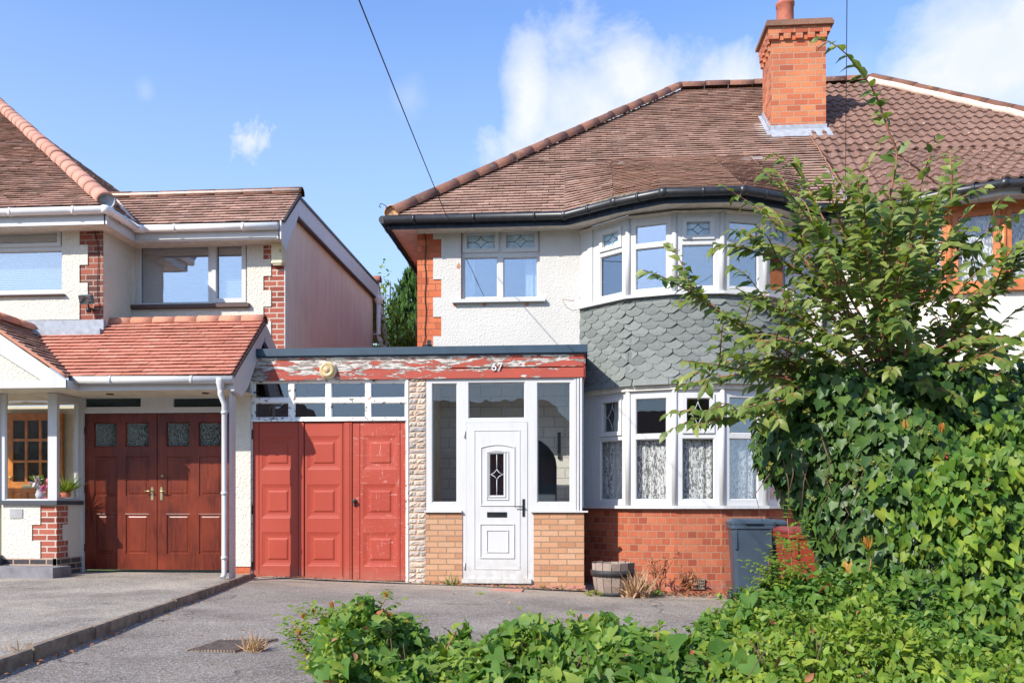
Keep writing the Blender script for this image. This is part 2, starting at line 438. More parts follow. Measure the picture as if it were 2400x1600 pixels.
MT = {
 'upvc': mat('white_upvc', grimy((0.53, 0.525, 0.515))),
 'upvc_soft': mat('white_plastic', plain((0.52, 0.52, 0.525), 0.4, 0.4, var=0.05)),
 'gutter_white': mat('white_gutter_plastic', plain((0.76, 0.74, 0.72), 0.35, 0.5, var=0.05)),
 'blackgut': mat('black_gutter_plastic', plain((0.022, 0.023, 0.026), 0.38, 0.5, var=0.3, vs=12)),
 'navy': mat('dark_blue_painted_wood', plain((0.022, 0.036, 0.062), 0.5, 0.4, var=0.5, vs=9)),
 'capgrey': mat('grey_metal_edge_trim', plain((0.033, 0.060, 0.088), 0.45, 0.4, var=0.15)),
 'soffit': mat('pale_painted_soffit', plain((0.62, 0.58, 0.50), 0.7, 0.2, var=0.15, vs=10)),
 'pinksoff': mat('pink_painted_soffit', plain((0.90, 0.60, 0.50), 0.7, 0.2)),
 'white_rough': mat('white_roughcast', render_wall((0.565, 0.545, 0.512), 0.6, 34, 0.2, dirt=(0.45, 0.38, 0.28), zstain=(4.55, 4.95))),
 'cream': mat('cream_roughcast', render_wall((0.64, 0.605, 0.515), 0.9, 30)),
 'cream_right': mat('pale_cream_roughcast', render_wall((0.74, 0.70, 0.60), 0.8, 30)),
 'sidewall': mat('stained_pink_render', render_wall((0.90, 0.84, 0.68), 0.3, 60, streak=True)),
 'brick_bay': mat('orange_bay_brick', brick((0.28, 0.060, 0.030), (0.40, 0.098, 0.045), (0.48, 0.145, 0.070), (0.38, 0.20, 0.125), 0.122, 0.0915, 0.0075, face=0.3, stain=0.12)),
 'brick_quoin': mat('orange_red_quoin_brick', brick((0.40, 0.09, 0.038), (0.54, 0.135, 0.055), (0.60, 0.18, 0.08), (0.36, 0.12, 0.06), 0.20, 0.092, 0.006, stain=0.1)),
 'brick_red': mat('dull_red_brick', brick((0.22, 0.055, 0.035), (0.36, 0.09, 0.055), (0.42, 0.12, 0.075), (0.60, 0.50, 0.42), 0.225, 0.0765, 0.0095, stain=0.15)),
 'brick_brown': mat('brown_red_brick', brick((0.12, 0.045, 0.035), (0.26, 0.07, 0.045), (0.36, 0.10, 0.06), (0.42, 0.30, 0.24), 0.215, 0.078, 0.009, stain=0.25)),
 'brick_buff': mat('buff_orange_brick', brick((0.40, 0.19, 0.10), (0.50, 0.26, 0.14), (0.56, 0.33, 0.20), (0.30, 0.20, 0.13), 0.225, 0.0745, 0.007, stain=0.12)),
 'brick_black': mat('black_plinth_brick', brick((0.03, 0.03, 0.035), (0.055, 0.05, 0.055), (0.11, 0.095, 0.09), (0.50, 0.34, 0.24), 0.225, 0.075, 0.009, stain=0.05)),
 'brick_chim': mat('chimney_brick', brick((0.34, 0.080, 0.04), (0.54, 0.145, 0.065), (0.62, 0.23, 0.10), (0.48, 0.30, 0.20), 0.225, 0.0935, 0.008, stain=0.25, face=0.35)),
 'brick_white': mat('white_painted_block', brick((0.60, 0.58, 0.52), (0.62, 0.60, 0.55), (0.64, 0.62, 0.57), (0.50, 0.48, 0.44), 0.30, 0.145, 0.008, stain=0.05)),
 'brick_dark': mat('dark_red_brick', brick((0.24, 0.055, 0.035), (0.34, 0.085, 0.05), (0.42, 0.11, 0.07), (0.30, 0.18, 0.13), 0.22, 0.092, 0.007, stain=0.15)),  # deep red brick with brown mortar, shared by several walls
 'stone': mat('split_face_stone', tile_mat([(0.36, 0.30, 0.25), (0.54, 0.43, 0.33), (0.42, 0.38, 0.35), (0.58, 0.49, 0.38), (0.33, 0.31, 0.30), (0.52, 0.39, 0.29)], dark=0.15, grime=(0.2, 0.15, 0.12))),
 'mortar': mat('stone_mortar', plain((0.52, 0.33, 0.22), 0.9, 0.1, var=0.3, vs=20)),
 'pinkbase': mat('flaking_pink_painted_base', render_wall((0.46, 0.22, 0.17), 0.9, 20, 0.6, dirt=(0.25, 0.2, 0.17))),
 'tile_main': mat('old_plain_tile', tile_mat([(0.35, 0.225, 0.17), (0.43, 0.255, 0.19), (0.39, 0.235, 0.18), (0.46, 0.285, 0.215), (0.37, 0.23, 0.175), (0.45, 0.265, 0.20), (0.49, 0.33, 0.26)], lichen=0.9, dark=0.38, wash=(3.04, .15, 6.7, 7.4))),
 'tile_left': mat('brown_plain_tile', tile_mat([(0.32, 0.20, 0.155), (0.52, 0.31, 0.235), (0.41, 0.24, 0.185), (0.58, 0.36, 0.28), (0.36, 0.235, 0.185), (0.48, 0.27, 0.21)], dark=0.45)),
 'tile_orange': mat('orange_plain_tile', tile_mat([(0.48, 0.175, 0.115), (0.57, 0.235, 0.16), (0.52, 0.20, 0.14), (0.61, 0.28, 0.20)], dark=0.32, grime=(0.2, 0.09, 0.06))),
 'tile_conc': mat('brown_concrete_tile', tile_mat([(0.185, 0.100, 0.072), (0.24, 0.135, 0.10), (0.21, 0.118, 0.086)], dark=0.3, chalk=0.75)),
 'ridge_main': mat('rusty_ridge_tile', tile_mat([(0.17, 0.08, 0.06), (0.27, 0.12, 0.08), (0.22, 0.10, 0.075)], dark=0.5, lichen=0.6)),
 'ridge_orange': mat('pale_orange_ridge_tile', tile_mat([(0.50, 0.24, 0.17), (0.58, 0.29, 0.21), (0.46, 0.22, 0.16)], dark=0.35, grime=(0.22, 0.13, 0.1))),
 'ridge_orange2': mat('orange_ridge_tile', tile_mat([(0.52, 0.21, 0.13), (0.56, 0.25, 0.16), (0.50, 0.2, 0.13)], dark=0.2, grime=(0.3, 0.13, 0.08))),
 'ridge_brown': mat('brown_ridge_tile', tile_mat([(0.17, 0.075, 0.05), (0.22, 0.10, 0.065)], dark=0.4, lichen=0.5)),
 'lime': mat('pale_pink_mortar', plain((0.70, 0.54, 0.44), 0.9, 0.1, var=0.15, vs=20, bump=0.6, bs=40)),
 'lead': mat('grey_white_lead', plain((0.31, 0.33, 0.37), 0.6, 0.4, var=0.2, vs=14, bump=0.3, bs=12)),
 'felt': mat('dark_verge', plain((0.06, 0.055, 0.06), 0.8, 0.2)),
 'shingle': mat('grey_green_mineral_shingle', tile_mat([(0.155, 0.170, 0.158), (0.205, 0.220, 0.205), (0.18, 0.195, 0.18), (0.135, 0.150, 0.142)], dark=0.3, grime=(0.16, 0.17, 0.15))),
 'peel': mat('peeling_red_paint', peeling),
 'flaky': mat('flaking_white_paint', flaky_white),
 'reddoor': mat('faded_red_door_paint', red_door),
 'mahog': mat('mahogany_varnish', mahogany),
 'orangewood': mat('orange_pine', plain((0.50, 0.17, 0.03), 0.4, 0.4, var=0.3, vs=9)),
 'brownframe': mat('brown_window_frame', plain((0.48, 0.155, 0.05), 0.42, 0.4, var=0.25, vs=9)),
 'browntrim': mat('dark_brown_sill', plain((0.09, 0.05, 0.045), 0.5, 0.3)),
 'slatetrim': mat('dark_grey_sill', plain((0.06, 0.065, 0.075), 0.5, 0.3)),
 'glass': mat('window_glass', glassy(0.14, (.95, .96, .97))),
 'glass_up': mat('upper_window_glass', glassy(0.26, (.90, .93, .95))),
 'glass_low': mat('clear_window_glass', glassy(0.02, (.985, .99, .985))),
 'frost': mat('obscure_glass', glassy(0.50, (0.30, 0.42, 0.45), True)),
 'glass_dim': mat('tinted_garage_glass', glassy(0.09, (0.6, 0.62, 0.64), wav=.05)),  # even grey tint, low reflectivity, slightly wavy
 'paleobs': mat('pale_obscure_glass', plain((0.46, 0.60, 0.68), 0.25, 0.6, var=0.25, vs=9)),
 'frostdark': mat('dark_obscure_glass', glassy(0.12, (0.12, 0.14, 0.14), True)),
 'leadcame': mat('lead_came', plain((0.10, 0.12, 0.14), 0.5, 0.4, metal=0.2)),
 'whitecame': mat('white_came', plain((0.62, 0.64, 0.66), 0.4, 0.4)),
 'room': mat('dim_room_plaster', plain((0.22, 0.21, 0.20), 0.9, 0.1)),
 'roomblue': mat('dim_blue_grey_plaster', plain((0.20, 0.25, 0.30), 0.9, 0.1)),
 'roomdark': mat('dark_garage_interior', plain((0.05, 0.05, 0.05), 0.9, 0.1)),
 'hallcream': mat('cream_hall_plaster', plain((0.62, 0.56, 0.44), 0.9, 0.1)),
 'lace': mat('lace_net', lace),
 'drape': mat('cream_drape', plain((0.70, 0.67, 0.60), 0.9, 0.1)),
 'bluedrape': mat('pale_blue_drape', plain((0.55, 0.62, 0.64), 0.9, 0.1)),
 'blind': mat('white_blind_slat', plain((0.66, 0.72, 0.76), 0.6, 0.3, var=0.03)),
 'chrome': mat('dark_chrome', plain((0.10, 0.11, 0.12), 0.22, 0.6, metal=0.9)),
 'brass': mat('tarnished_brass', plain((0.42, 0.36, 0.20), 0.35, 0.5, metal=0.8)),
 'black': mat('black_plastic', plain((0.02, 0.02, 0.022), 0.4, 0.4)),
 'cable': mat('black_cable', plain((0.02, 0.02, 0.022), 0.6, 0.2)),
 'cream_plastic': mat('cream_plastic', plain((0.66, 0.60, 0.40), 0.45, 0.4, var=0.08)),
 'beige_glass': mat('yellowed_lamp_plastic', plain((0.50, 0.36, 0.18), 0.35, 0.5, var=0.18, vs=8)),
 'numwhite': mat('white_number_plastic', plain((0.82, 0.82, 0.80), 0.4, 0.4, var=0.02)),
 'binblue': mat('blue_grey_bin_plastic', plain((0.038, 0.058, 0.082), 0.42, 0.4, var=0.15, vs=7, bump=0.15, bs=120)),
 'bindark': mat('dark_green_bin_plastic', plain((0.022, 0.032, 0.03), 0.5, 0.4)),
 'binbrown': mat('rust_brown_bin_plastic', plain((0.24, 0.040, 0.016), 0.5, 0.35, var=0.12)),
 'binlid': mat('maroon_lid_plastic', plain((0.20, 0.032, 0.028), 0.45, 0.4)),
 'oldwood': mat('weathered_grey_wood', tile_mat([(0.20, 0.15, 0.12), (0.34, 0.26, 0.21), (0.27, 0.20, 0.165), (0.40, 0.32, 0.27)], dark=0.45)),
 'iron': mat('dark_iron', plain((0.03, 0.028, 0.028), 0.6, 0.3, var=0.4, vs=20)),
 'castiron': mat('rusty_cast_iron', plain((0.19, 0.145, 0.115), 0.7, 0.3, var=0.4, vs=15)),
 'terracotta': mat('terracotta', plain((0.42, 0.13, 0.08), 0.7, 0.3, var=0.25, vs=8)),
 'drive': mat('worn_tarmac', tarmac((0.225, 0.186, 0.155), (0.42, 0.355, 0.295), foot=True)),
 'leftdrive': mat('pale_sandy_tarmac', tarmac((0.28, 0.240, 0.20), (0.58, 0.49, 0.385))),
 'concrete': mat('old_concrete_kerb', plain((0.22, 0.165, 0.12), 0.9, 0.2, var=0.45, vs=9, bump=0.7, bs=60)),
 'earth': mat('grass_and_earth', plain((0.07, 0.09, 0.03), 0.95, 0.1, var=0.4, vs=3)),
 'bark': mat('pinkish_bark', plain((0.30, 0.12, 0.075), 0.7, 0.3, var=0.3, vs=25)),
 'barkbrown': mat('brown_bark', plain((0.12, 0.075, 0.05), 0.85, 0.2, var=0.4, vs=18)),
 'deadstem': mat('dead_brown_stem', plain((0.25, 0.11, 0.06), 0.8, 0.2, var=0.3, vs=20)),
 'straw': mat('dry_straw', leafm([(0.46, 0.29, 0.18), (0.60, 0.43, 0.29), (0.36, 0.20, 0.12)], 0.2, 0.8, 0.1)),
 'deadleaf': mat('dead_leaf', leafm([(0.26, 0.09, 0.04), (0.38, 0.16, 0.08), (0.20, 0.09, 0.06), (0.45, 0.24, 0.12)], 0.15, 0.8, 0.1)),
 'leaf_tree': mat('cherry_leaf', leafm([(0.05, 0.11, 0.022), (0.11, 0.19, 0.038), (0.19, 0.27, 0.065), (0.075, 0.155, 0.032), (0.27, 0.36, 0.13)], 0.34, 0.45, 0.35)),
 'leaf_ivy': mat('ivy_leaf', leafm([(0.020, 0.065, 0.016), (0.035, 0.10, 0.022), (0.060, 0.14, 0.030), (0.032, 0.088, 0.025), (0.095, 0.18, 0.040)], 0.14, 0.42, 0.28)),
 'leaf_hedge': mat('hedge_leaf', leafm([(0.040, 0.125, 0.024), (0.085, 0.205, 0.036), (0.140, 0.285, 0.055), (0.055, 0.16, 0.032), (0.24, 0.36, 0.075), (0.10, 0.22, 0.06)], 0.34, 0.5, 0.25)),
 'leaf_bright': mat('bright_green_leaf', leafm([(0.06, 0.155, 0.022), (0.12, 0.25, 0.034), (0.20, 0.34, 0.045), (0.085, 0.20, 0.032), (0.33, 0.43, 0.075)], 0.34, 0.5, 0.25)),
 'leaf_privet': mat('privet_leaf', leafm([(0.060, 0.15, 0.022), (0.12, 0.24, 0.035), (0.20, 0.33, 0.050), (0.20, 0.30, 0.05)], 0.3, 0.45, 0.3)),
 'leaf_tip': mat('orange_young_leaf', leafm([(0.42, 0.12, 0.03), (0.50, 0.22, 0.05), (0.36, 0.26, 0.05)], 0.3, 0.5, 0.3)),
 'conifer': mat('conifer_spray', leafm([(0.025, 0.075, 0.022), (0.045, 0.12, 0.03), (0.065, 0.155, 0.035), (0.035, 0.10, 0.03)], 0.15, 0.6, 0.2)),
 'leaf_far': mat('yellow_green_leaf', leafm([(0.09, 0.15, 0.02), (0.15, 0.21, 0.03), (0.21, 0.25, 0.045)], 0.3, 0.5, 0.3)),
 'pink': mat('pink_petal', plain((0.75, 0.18, 0.32), 0.6, 0.2, var=0.3, vs=30)),
 'redpetal': mat('crimson_petal', plain((0.55, 0.06, 0.08), 0.6, 0.2, var=0.3, vs=30)),
 'petal': mat('pale_petal', plain((0.80, 0.68, 0.72), 0.6, 0.2, var=0.2, vs=30)),
 'ledgrey': mat('grey_lamp_housing', plain((0.10, 0.13, 0.14), 0.4, 0.4)),
 'lampglass': mat('lamp_front_glass', glassy(0.25, (0.45, 0.6, 0.6))),
}


# ------------------------------------------------------------------ mesh helpers
class Fr:
    """a vertical plane: point O (x, y), horizontal direction ud; d is measured outward (towards the viewer)"""
    def __init__(s, O, ud=(1, 0)):
        l = math.hypot(*ud); s.O = O; s.u = (ud[0] / l, ud[1] / l); s.n = (s.u[1], -s.u[0])
    def __call__(s, u, d, z):
        return (s.O[0] + s.u[0] * u + s.n[0] * d, s.O[1] + s.u[1] * u + s.n[1] * d, z)
def plane(Y): return Fr((0, Y))

class MB:
    def __init__(s): s.v = []; s.f = []; s.sm = []
    def face(s, pts, smooth=False):
        i = len(s.v); s.v += [tuple(p) for p in pts]; s.f.append(tuple(range(i, i + len(pts)))); s.sm.append(smooth)
    def box(s, F, u0, u1, d0, d1, z0, z1):
        F = F or (lambda u, d, z: (u, -d, z))
        c = [F(u, d, z) for z in (z0, z1) for u, d in ((u0, d1), (u1, d1), (u1, d0), (u0, d0))]
        i = len(s.v); s.v += c
        for q in ((0, 1, 5, 4), (1, 2, 6, 5), (2, 3, 7, 6), (3, 0, 4, 7), (4, 5, 6, 7), (3, 2, 1, 0)):
            s.f.append(tuple(i + k for k in q)); s.sm.append(False)
        return s
    def xbox(s, x0, x1, y0, y1, z0, z1):
        return s.box(None, x0, x1, -y1, -y0, z0, z1)
    def prism(s, poly, axis_pts):
        """poly: list of 3D points, swept by vector axis_pts"""
        a = [Vector(p) for p in poly]; d = Vector(axis_pts); b = [p + d for p in a]
        i = len(s.v); n = len(a); s.v += [tuple(p) for p in a + b]
        s.f.append(tuple(range(i, i + n))); s.f.append(tuple(range(i + 2 * n - 1, i + n - 1, -1))); s.sm += [False] * 2
        for k in range(n):
            j = (k + 1) % n
            s.f.append((i + k, i + n + k, i + n + j, i + j)); s.sm.append(False)
        return s
    def wall(s, F, u0, u1, z0, z1, holes=(), d0=-0.1, d1=0.0, outer=True):
        us = sorted({u0, u1, *[min(max(h[0], u0), u1) for h in holes], *[min(max(h[1], u0), u1) for h in holes]})
        zs = sorted({z0, z1, *[min(max(h[2], z0), z1) for h in holes], *[min(max(h[3], z0), z1) for h in holes]})
        def solid(i, j):
            if i < 0 or j < 0 or i >= len(us) - 1 or j >= len(zs) - 1: return None
            u, z = (us[i] + us[i + 1]) / 2, (zs[j] + zs[j + 1]) / 2
            return not any(h[0] < u < h[1] and h[2] < z < h[3] for h in holes)
        for i in range(len(us) - 1):
            for j in range(len(zs) - 1):
                if not solid(i, j): continue
                a, b, c, d = us[i], us[i + 1], zs[j], zs[j + 1]
                s.face([F(a, d1, c), F(b, d1, c), F(b, d1, d), F(a, d1, d)])
                for di, dj, e in ((-1, 0, (a, d, a, c)), (1, 0, (b, c, b, d)), (0, -1, (a, c, b, c)), (0, 1, (b, d, a, d))):
                    q = solid(i + di, j + dj)
                    if q is False or (q is None and outer):
                        s.face([F(e[0], d0, e[1]), F(e[2], d0, e[3]), F(e[2], d1, e[3]), F(e[0], d1, e[1])])
        return s
    def tube(s, pts, r, n=8, cap=True, taper=None, smooth=True):
        pts = [Vector(p) for p in pts]
        m = len(pts); base = len(s.v)
        ref = None
        for i, p in enumerate(pts):
            t = (pts[min(i + 1, m - 1)] - pts[max(i - 1, 0)]).normalized()
            if ref is None:
                ref = Vector((0, 0, 1)) if abs(t.z) < 0.9 else Vector((1, 0, 0))
            a = (ref - t * ref.dot(t)).normalized(); ref = a; b = t.cross(a)
            rr = r if taper is None else r + (taper - r) * i / (m - 1)
            if isinstance(r, (list, tuple)): rr = r[i]
            for k in range(n):
                g = 2 * math.pi * k / n
                s.v.append(tuple(p + a * math.cos(g) * rr + b * math.sin(g) * rr))
        for i in range(m - 1):
            for k in range(n):
                j = (k + 1) % n
                s.f.append((base + i * n + k, base + i * n + j, base + (i + 1) * n + j, base + (i + 1) * n + k)); s.sm.append(smooth)
        if cap:
            s.f.append(tuple(base + k for k in reversed(range(n)))); s.f.append(tuple(base + (m - 1) * n + k for k in range(n))); s.sm += [False] * 2
        return s
    def lathe(s, prof, c, n=24, axis='z', smooth=True):
        base = len(s.v); cx, cy, cz = c
        for r, h in prof:
            for k in range(n):
                g = 2 * math.pi * k / n
                if axis == 'z': s.v.append((cx + r * math.cos(g), cy + r * math.sin(g), cz + h))
                else: s.v.append((cx + r * math.cos(g), cy - h, cz + r * math.sin(g)))
        for i in range(len(prof) - 1):
            for k in range(n):
                j = (k + 1) % n
                s.f.append((base + i * n + k, base + i * n + j, base + (i + 1) * n + j, base + (i + 1) * n + k)); s.sm.append(smooth)
        return s
    def loft(s, F, outline, rings, cap=True):
        """outline(inset) -> [(u, z)], rings = [(inset, d)]"""
        pr = None
        for ins, d in rings:
            cur = [F(u, d, z) for u, z in outline(ins)]
            if pr:
                for k in range(len(cur)):
                    j = (k + 1) % len(cur)
                    s.face([pr[k], pr[j], cur[j], cur[k]])
            pr = cur
        if cap: s.face(pr)
        return s
    def build(s, name, m, parent=None, loc=None):
        V = np.array(s.v, dtype=np.float64)
        lo, hi = V.min(0), V.max(0)
        o = np.array(loc) if loc is not None else np.array([(lo[0] + hi[0]) / 2, (lo[1] + hi[1]) / 2, lo[2]])
        me = bpy.data.meshes.new(name)
        me.from_pydata([tuple(p) for p in (V - o)], [], s.f)
        uvl = me.uv_layers.new(name='UVMap')
        uvs = np.zeros((len(me.loops), 2))
        k = 0
        for f in s.f:
            P = V[list(f)]
            nn = np.zeros(3)
            for a in range(len(f)):
                p, q = P[a], P[(a + 1) % len(f)]
                nn += np.array([(p[1] - q[1]) * (p[2] + q[2]), (p[2] - q[2]) * (p[0] + q[0]), (p[0] - q[0]) * (p[1] + q[1])])
            l = np.linalg.norm(nn)
            nn = nn / l if l > 1e-12 else np.array([0, 0, 1.0])
            if abs(nn[2]) > 0.98: u = np.array([1.0, 0, 0])
            else:
                u = np.array([-nn[1], nn[0], 0]); u /= np.linalg.norm(u)
                if u[0] < -0.01 or (abs(u[0]) <= 0.01 and u[1] < 0): u = -u
            v = np.cross(nn, u)
            if v[2] < 0 or (abs(nn[2]) > 0.98 and v[1] < 0): v = -v
            uvs[k:k + len(f), 0] = P @ u; uvs[k:k + len(f), 1] = P @ v
            k += len(f)
        uvl.data.foreach_set('uv', uvs.ravel())
        me.polygons.foreach_set('use_smooth', s.sm)
        me.materials.append(m)
        me.update()
        ob = bpy.data.objects.new(name, me)
        sc.collection.objects.link(ob)
        WL[ob.name] = o
        if parent is not None:
            ob.parent = parent; ob.location = o - WL[parent.name]
        else: ob.location = o
        return ob
WL = {}

def thing(name, label, cat, loc, group=None, rz=0.0):
    o = bpy.data.objects.new(name, None); sc.collection.objects.link(o)
    o.location = loc; o.rotation_euler = (0, 0, rz); o.empty_display_size = 0.2
    WL[o.name] = np.array(loc, dtype=float)
    return tag(o, label, cat, group)
def tag(o, label=None, cat=None, group=None, kind=None):
    if label: o['label'] = label
    if cat: o['category'] = cat
    if group: o['group'] = group
    if kind: o['kind'] = kind
    return o

# ---- roofs
def tiles(mb, A, B, C, D, gauge=0.105, w=0.165, th=0.018, jit=0.0035, base=True, off=0.0, drop=0.0):
    """courses of single plain tiles on the patch A (eave left) B (eave right) C (top right) D (top left)"""
    A, B, C, D = map(Vector, (A, B, C, D))
    U = (B - A).normalized(); up = ((C + D) - (A + B)) / 2
    N = U.cross(up).normalized()
    if N.z < 0: N = -N
    up = up.normalized()
    nrow = max(1, round((((C + D) - (A + B)) / 2).length / gauge))
    if base: mb.face([p - N * drop for p in (A, B, C, D)])
    for k in range(nrow):
        t0, t1 = k / nrow, min(1.0, (k + 1.15) / nrow)
        L0, R0 = A.lerp(D, t0), B.lerp(C, t0); L1, R1 = A.lerp(D, t1), B.lerp(C, t1)
        a0, b0 = (L0 - A).dot(U), (R0 - A).dot(U); a1, b1 = (L1 - A).dot(U), (R1 - A).dot(U)
        i0 = math.floor(min(a0, a1) / w) - 1; i1 = math.ceil(max(b0, b1) / w) + 1
        so_ = ((k + off) % 2) * w / 2
        row = rnd.uniform(-1, 1) * jit * 0.5
        for i in range(i0, i1):
            u0 = i * w + so_ + rnd.uniform(-.003, .003); u1 = u0 + w - 0.004
            p0, q0 = max(u0, a0), min(u1, b0); p1, q1 = max(u0, a1), min(u1, b1)
            if q0 - p0 < 0.01 and q1 - p1 < 0.01: continue
            if q0 < p0: p0 = q0 = min(max(p0, a0), b0)
            if q1 < p1: p1 = q1 = min(max(p1, a1), b1)
            j = rnd.uniform(-1, 1) * jit + row; e = rnd.uniform(-1, 1) * jit * 1.2; tl = rnd.uniform(-1, 1) * jit * .5
            def P(L, u, a, b, R_, h, dn=0.0):
                t = (u - a) / (b - a) if b - a > 1e-6 else 0.5
                return L.lerp(R_, min(max(t, 0), 1)) + N * h + up * dn
            hb = th * 2.25 + j
            v = [P(L0, p0, a0, b0, R0, hb + tl, e), P(L0, q0, a0, b0, R0, hb - tl, e), P(L1, q1, a1, b1, R1, th * 0.9), P(L1, p1, a1, b1, R1, th * 0.9)]
            lo = [P(L0, p0, a0, b0, R0, hb - th * .6 + tl, e), P(L0, q0, a0, b0, R0, hb - th * .6 - tl, e), P(L1, q1, a1, b1, R1, 0), P(L1, p1, a1, b1, R1, 0)]
            n = len(mb.v); mb.v += [tuple(x) for x in v + lo]
            for q in ((0, 1, 2, 3), (4, 5, 1, 0), (5, 6, 2, 1), (7, 4, 0, 3), (5, 4, 7, 6)):
                mb.f.append(tuple(n + x for x in q)); mb.sm.append(False)

def wavy_tiles(mb, A, B, C, D, gauge=0.3, wave=0.165, amp=0.03, th=0.03, drop=0.0):
    A, B, C, D = map(Vector, (A, B, C, D))
    U = (B - A).normalized(); up = ((C + D) - (A + B)) / 2
    nrow = max(1, round(up.length / gauge)); N = U.cross(up).normalized()
    if N.z < 0: N = -N
    mb.face([p - N * drop for p in (A, B, C, D)])
    for k in range(nrow):
        t0, t1 = k / nrow, min(1.0, (k + 1.1) / nrow)
        L0, R0 = A.lerp(D, t0), B.lerp(C, t0); L1, R1 = A.lerp(D, t1), B.lerp(C, t1)
        a, b = min((L0 - A).dot(U), (L1 - A).dot(U)), max((R0 - A).dot(U), (R1 - A).dot(U))
        a0, b0 = (L0 - A).dot(U), (R0 - A).dot(U); a1, b1 = (L1 - A).dot(U), (R1 - A).dot(U)
        tw = wave * 2
        for ti in range(math.floor(a / tw), math.ceil(b / tw)):
            j = rnd.uniform(-.004, .004); n0 = len(mb.v); M = 12
            for q in range(M + 1):
                u = ti * tw + tw * q / M
                ph = (u / wave) % 1.0
                h = amp * (max(0, math.sin(math.pi * min(1, ph / 0.62))) ** 0.8 if ph < 0.62 else 0)
                def P(L, Rr, aa, bb, hh):
                    t = min(max((u - aa) / (bb - aa), 0), 1) if bb - aa > 1e-6 else .5
                    return L.lerp(Rr, t) + N * hh
                mb.v += [tuple(P(L0, R0, a0, b0, h + j)), tuple(P(L0, R0, a0, b0, h + th + j)), tuple(P(L1, R1, a1, b1, h + 0.006 + j))]
            for q in range(M):
                i = n0 + q * 3
                mb.f += [(i, i + 3, i + 4, i + 1), (i + 1, i + 4, i + 5, i + 2)]; mb.sm += [False, False]

def ridge(mb, A, B, r=0.11, seg=0.42, squash=0.9, up0=0.0):
    """half round ridge tiles from A to B, each one a tile of its own"""
    A, B = Vector(A), Vector(B); T = (B - A); L = T.length; T.normalize()
    n = max(1, round(L / seg)); S = T.cross(Vector((0, 0, 1))).normalized(); V = S.cross(T).normalized()
    if V.z < 0: V = -V
    for i in range(n):
        p, q = A + T * (L * i / n), A + T * (L * (i + 1) / n - 0.006)
        j = rnd.uniform(-.006, .006)
        n0 = len(mb.v); M = 10
        for X, rr in ((p, r * 1.02), (q, r * 0.985)):
            for k in range(M + 1):
                g = math.pi * (-0.08 + 1.16 * k / M)
                mb.v.append(tuple(X + S * math.cos(g) * rr + V * (math.sin(g) * rr * squash + up0 + j)))
            for k in range(M + 1):
                g = math.pi * (-0.08 + 1.16 * k / M)
                mb.v.append(tuple(X + S * math.cos(g) * (rr - .02) + V * (math.sin(g) * (rr - .02) * squash + up0 + j)))
        W = M + 1
        for k in range(M):
            mb.f.append((n0 + k, n0 + k + 1, n0 + 2 * W + k + 1, n0 + 2 * W + k)); mb.sm.append(True)
            mb.f.append((n0 + k, n0 + W + k, n0 + W + k + 1, n0 + k + 1)); mb.sm.append(False)
            mb.f.append((n0 + 2 * W + k, n0 + 2 * W + k + 1, n0 + 3 * W + k + 1, n0 + 3 * W + k)); mb.sm.append(False)

# ---- windows
def rect_outline(u0, u1, z0, z1):
    return lambda i: [(u0 + i, z0 + i), (u1 - i, z0 + i), (u1 - i, z1 - i), (u0 + i, z1 - i)]
def arch_outline(u0, u1, z0, z1, rise=0.05, n=10):
    def f(i):
        a, b, c, d = u0 + i, u1 - i, z0 + i, z1 - i
        pts = [(a, c), (b, c)]
        for k in range(n + 1):
            t = k / n
            pts.append((b + (a - b) * t, d - rise + rise * math.sin(math.pi * t)))
        return pts
    return f
def diamond(mb, F, r, d=0.004, t=0.007, k=0.55, tall=0.8):
    """leaded star: concave diamond in the middle and lines out to the frame"""
    u0, u1, z0, z1 = r; cu, cz = (u0 + u1) / 2, (z0 + z1) / 2
    hu, hz = (u1 - u0) / 2, (z1 - z0) / 2
    a = min(hu, hz) * 0.95 if tall == 1 else hz * tall
    a = min(a, hz * .92); bu = min(hu * .6, hz * 0.95)
    tips = [(cu, cz + a), (cu + bu, cz), (cu, cz - a), (cu - bu, cz)]
    for i in range(4):
        p, q = tips[i], tips[(i + 1) % 4]
        m = ((p[0] + q[0]) / 2 * .62 + cu * .38, (p[1] + q[1]) / 2 * .62 + cz * .38)
        pts = []
        for s_ in range(7):
            x = s_ / 6
            pts.append(F((1 - x) ** 2 * p[0] + 2 * x * (1 - x) * m[0] + x * x * q[0], d, (1 - x) ** 2 * p[1] + 2 * x * (1 - x) * m[1] + x * x * q[1]))
        mb.tube(pts, t / 2, 4)
    for p, q in (((u0, cz), tips[3]), (tips[1], (u1, cz)), ((cu, z0), tips[2]), (tips[0], (cu, z1))):
        mb.tube([F(p[0], d, p[1]), F(q[0], d, q[1])], t / 2, 4)

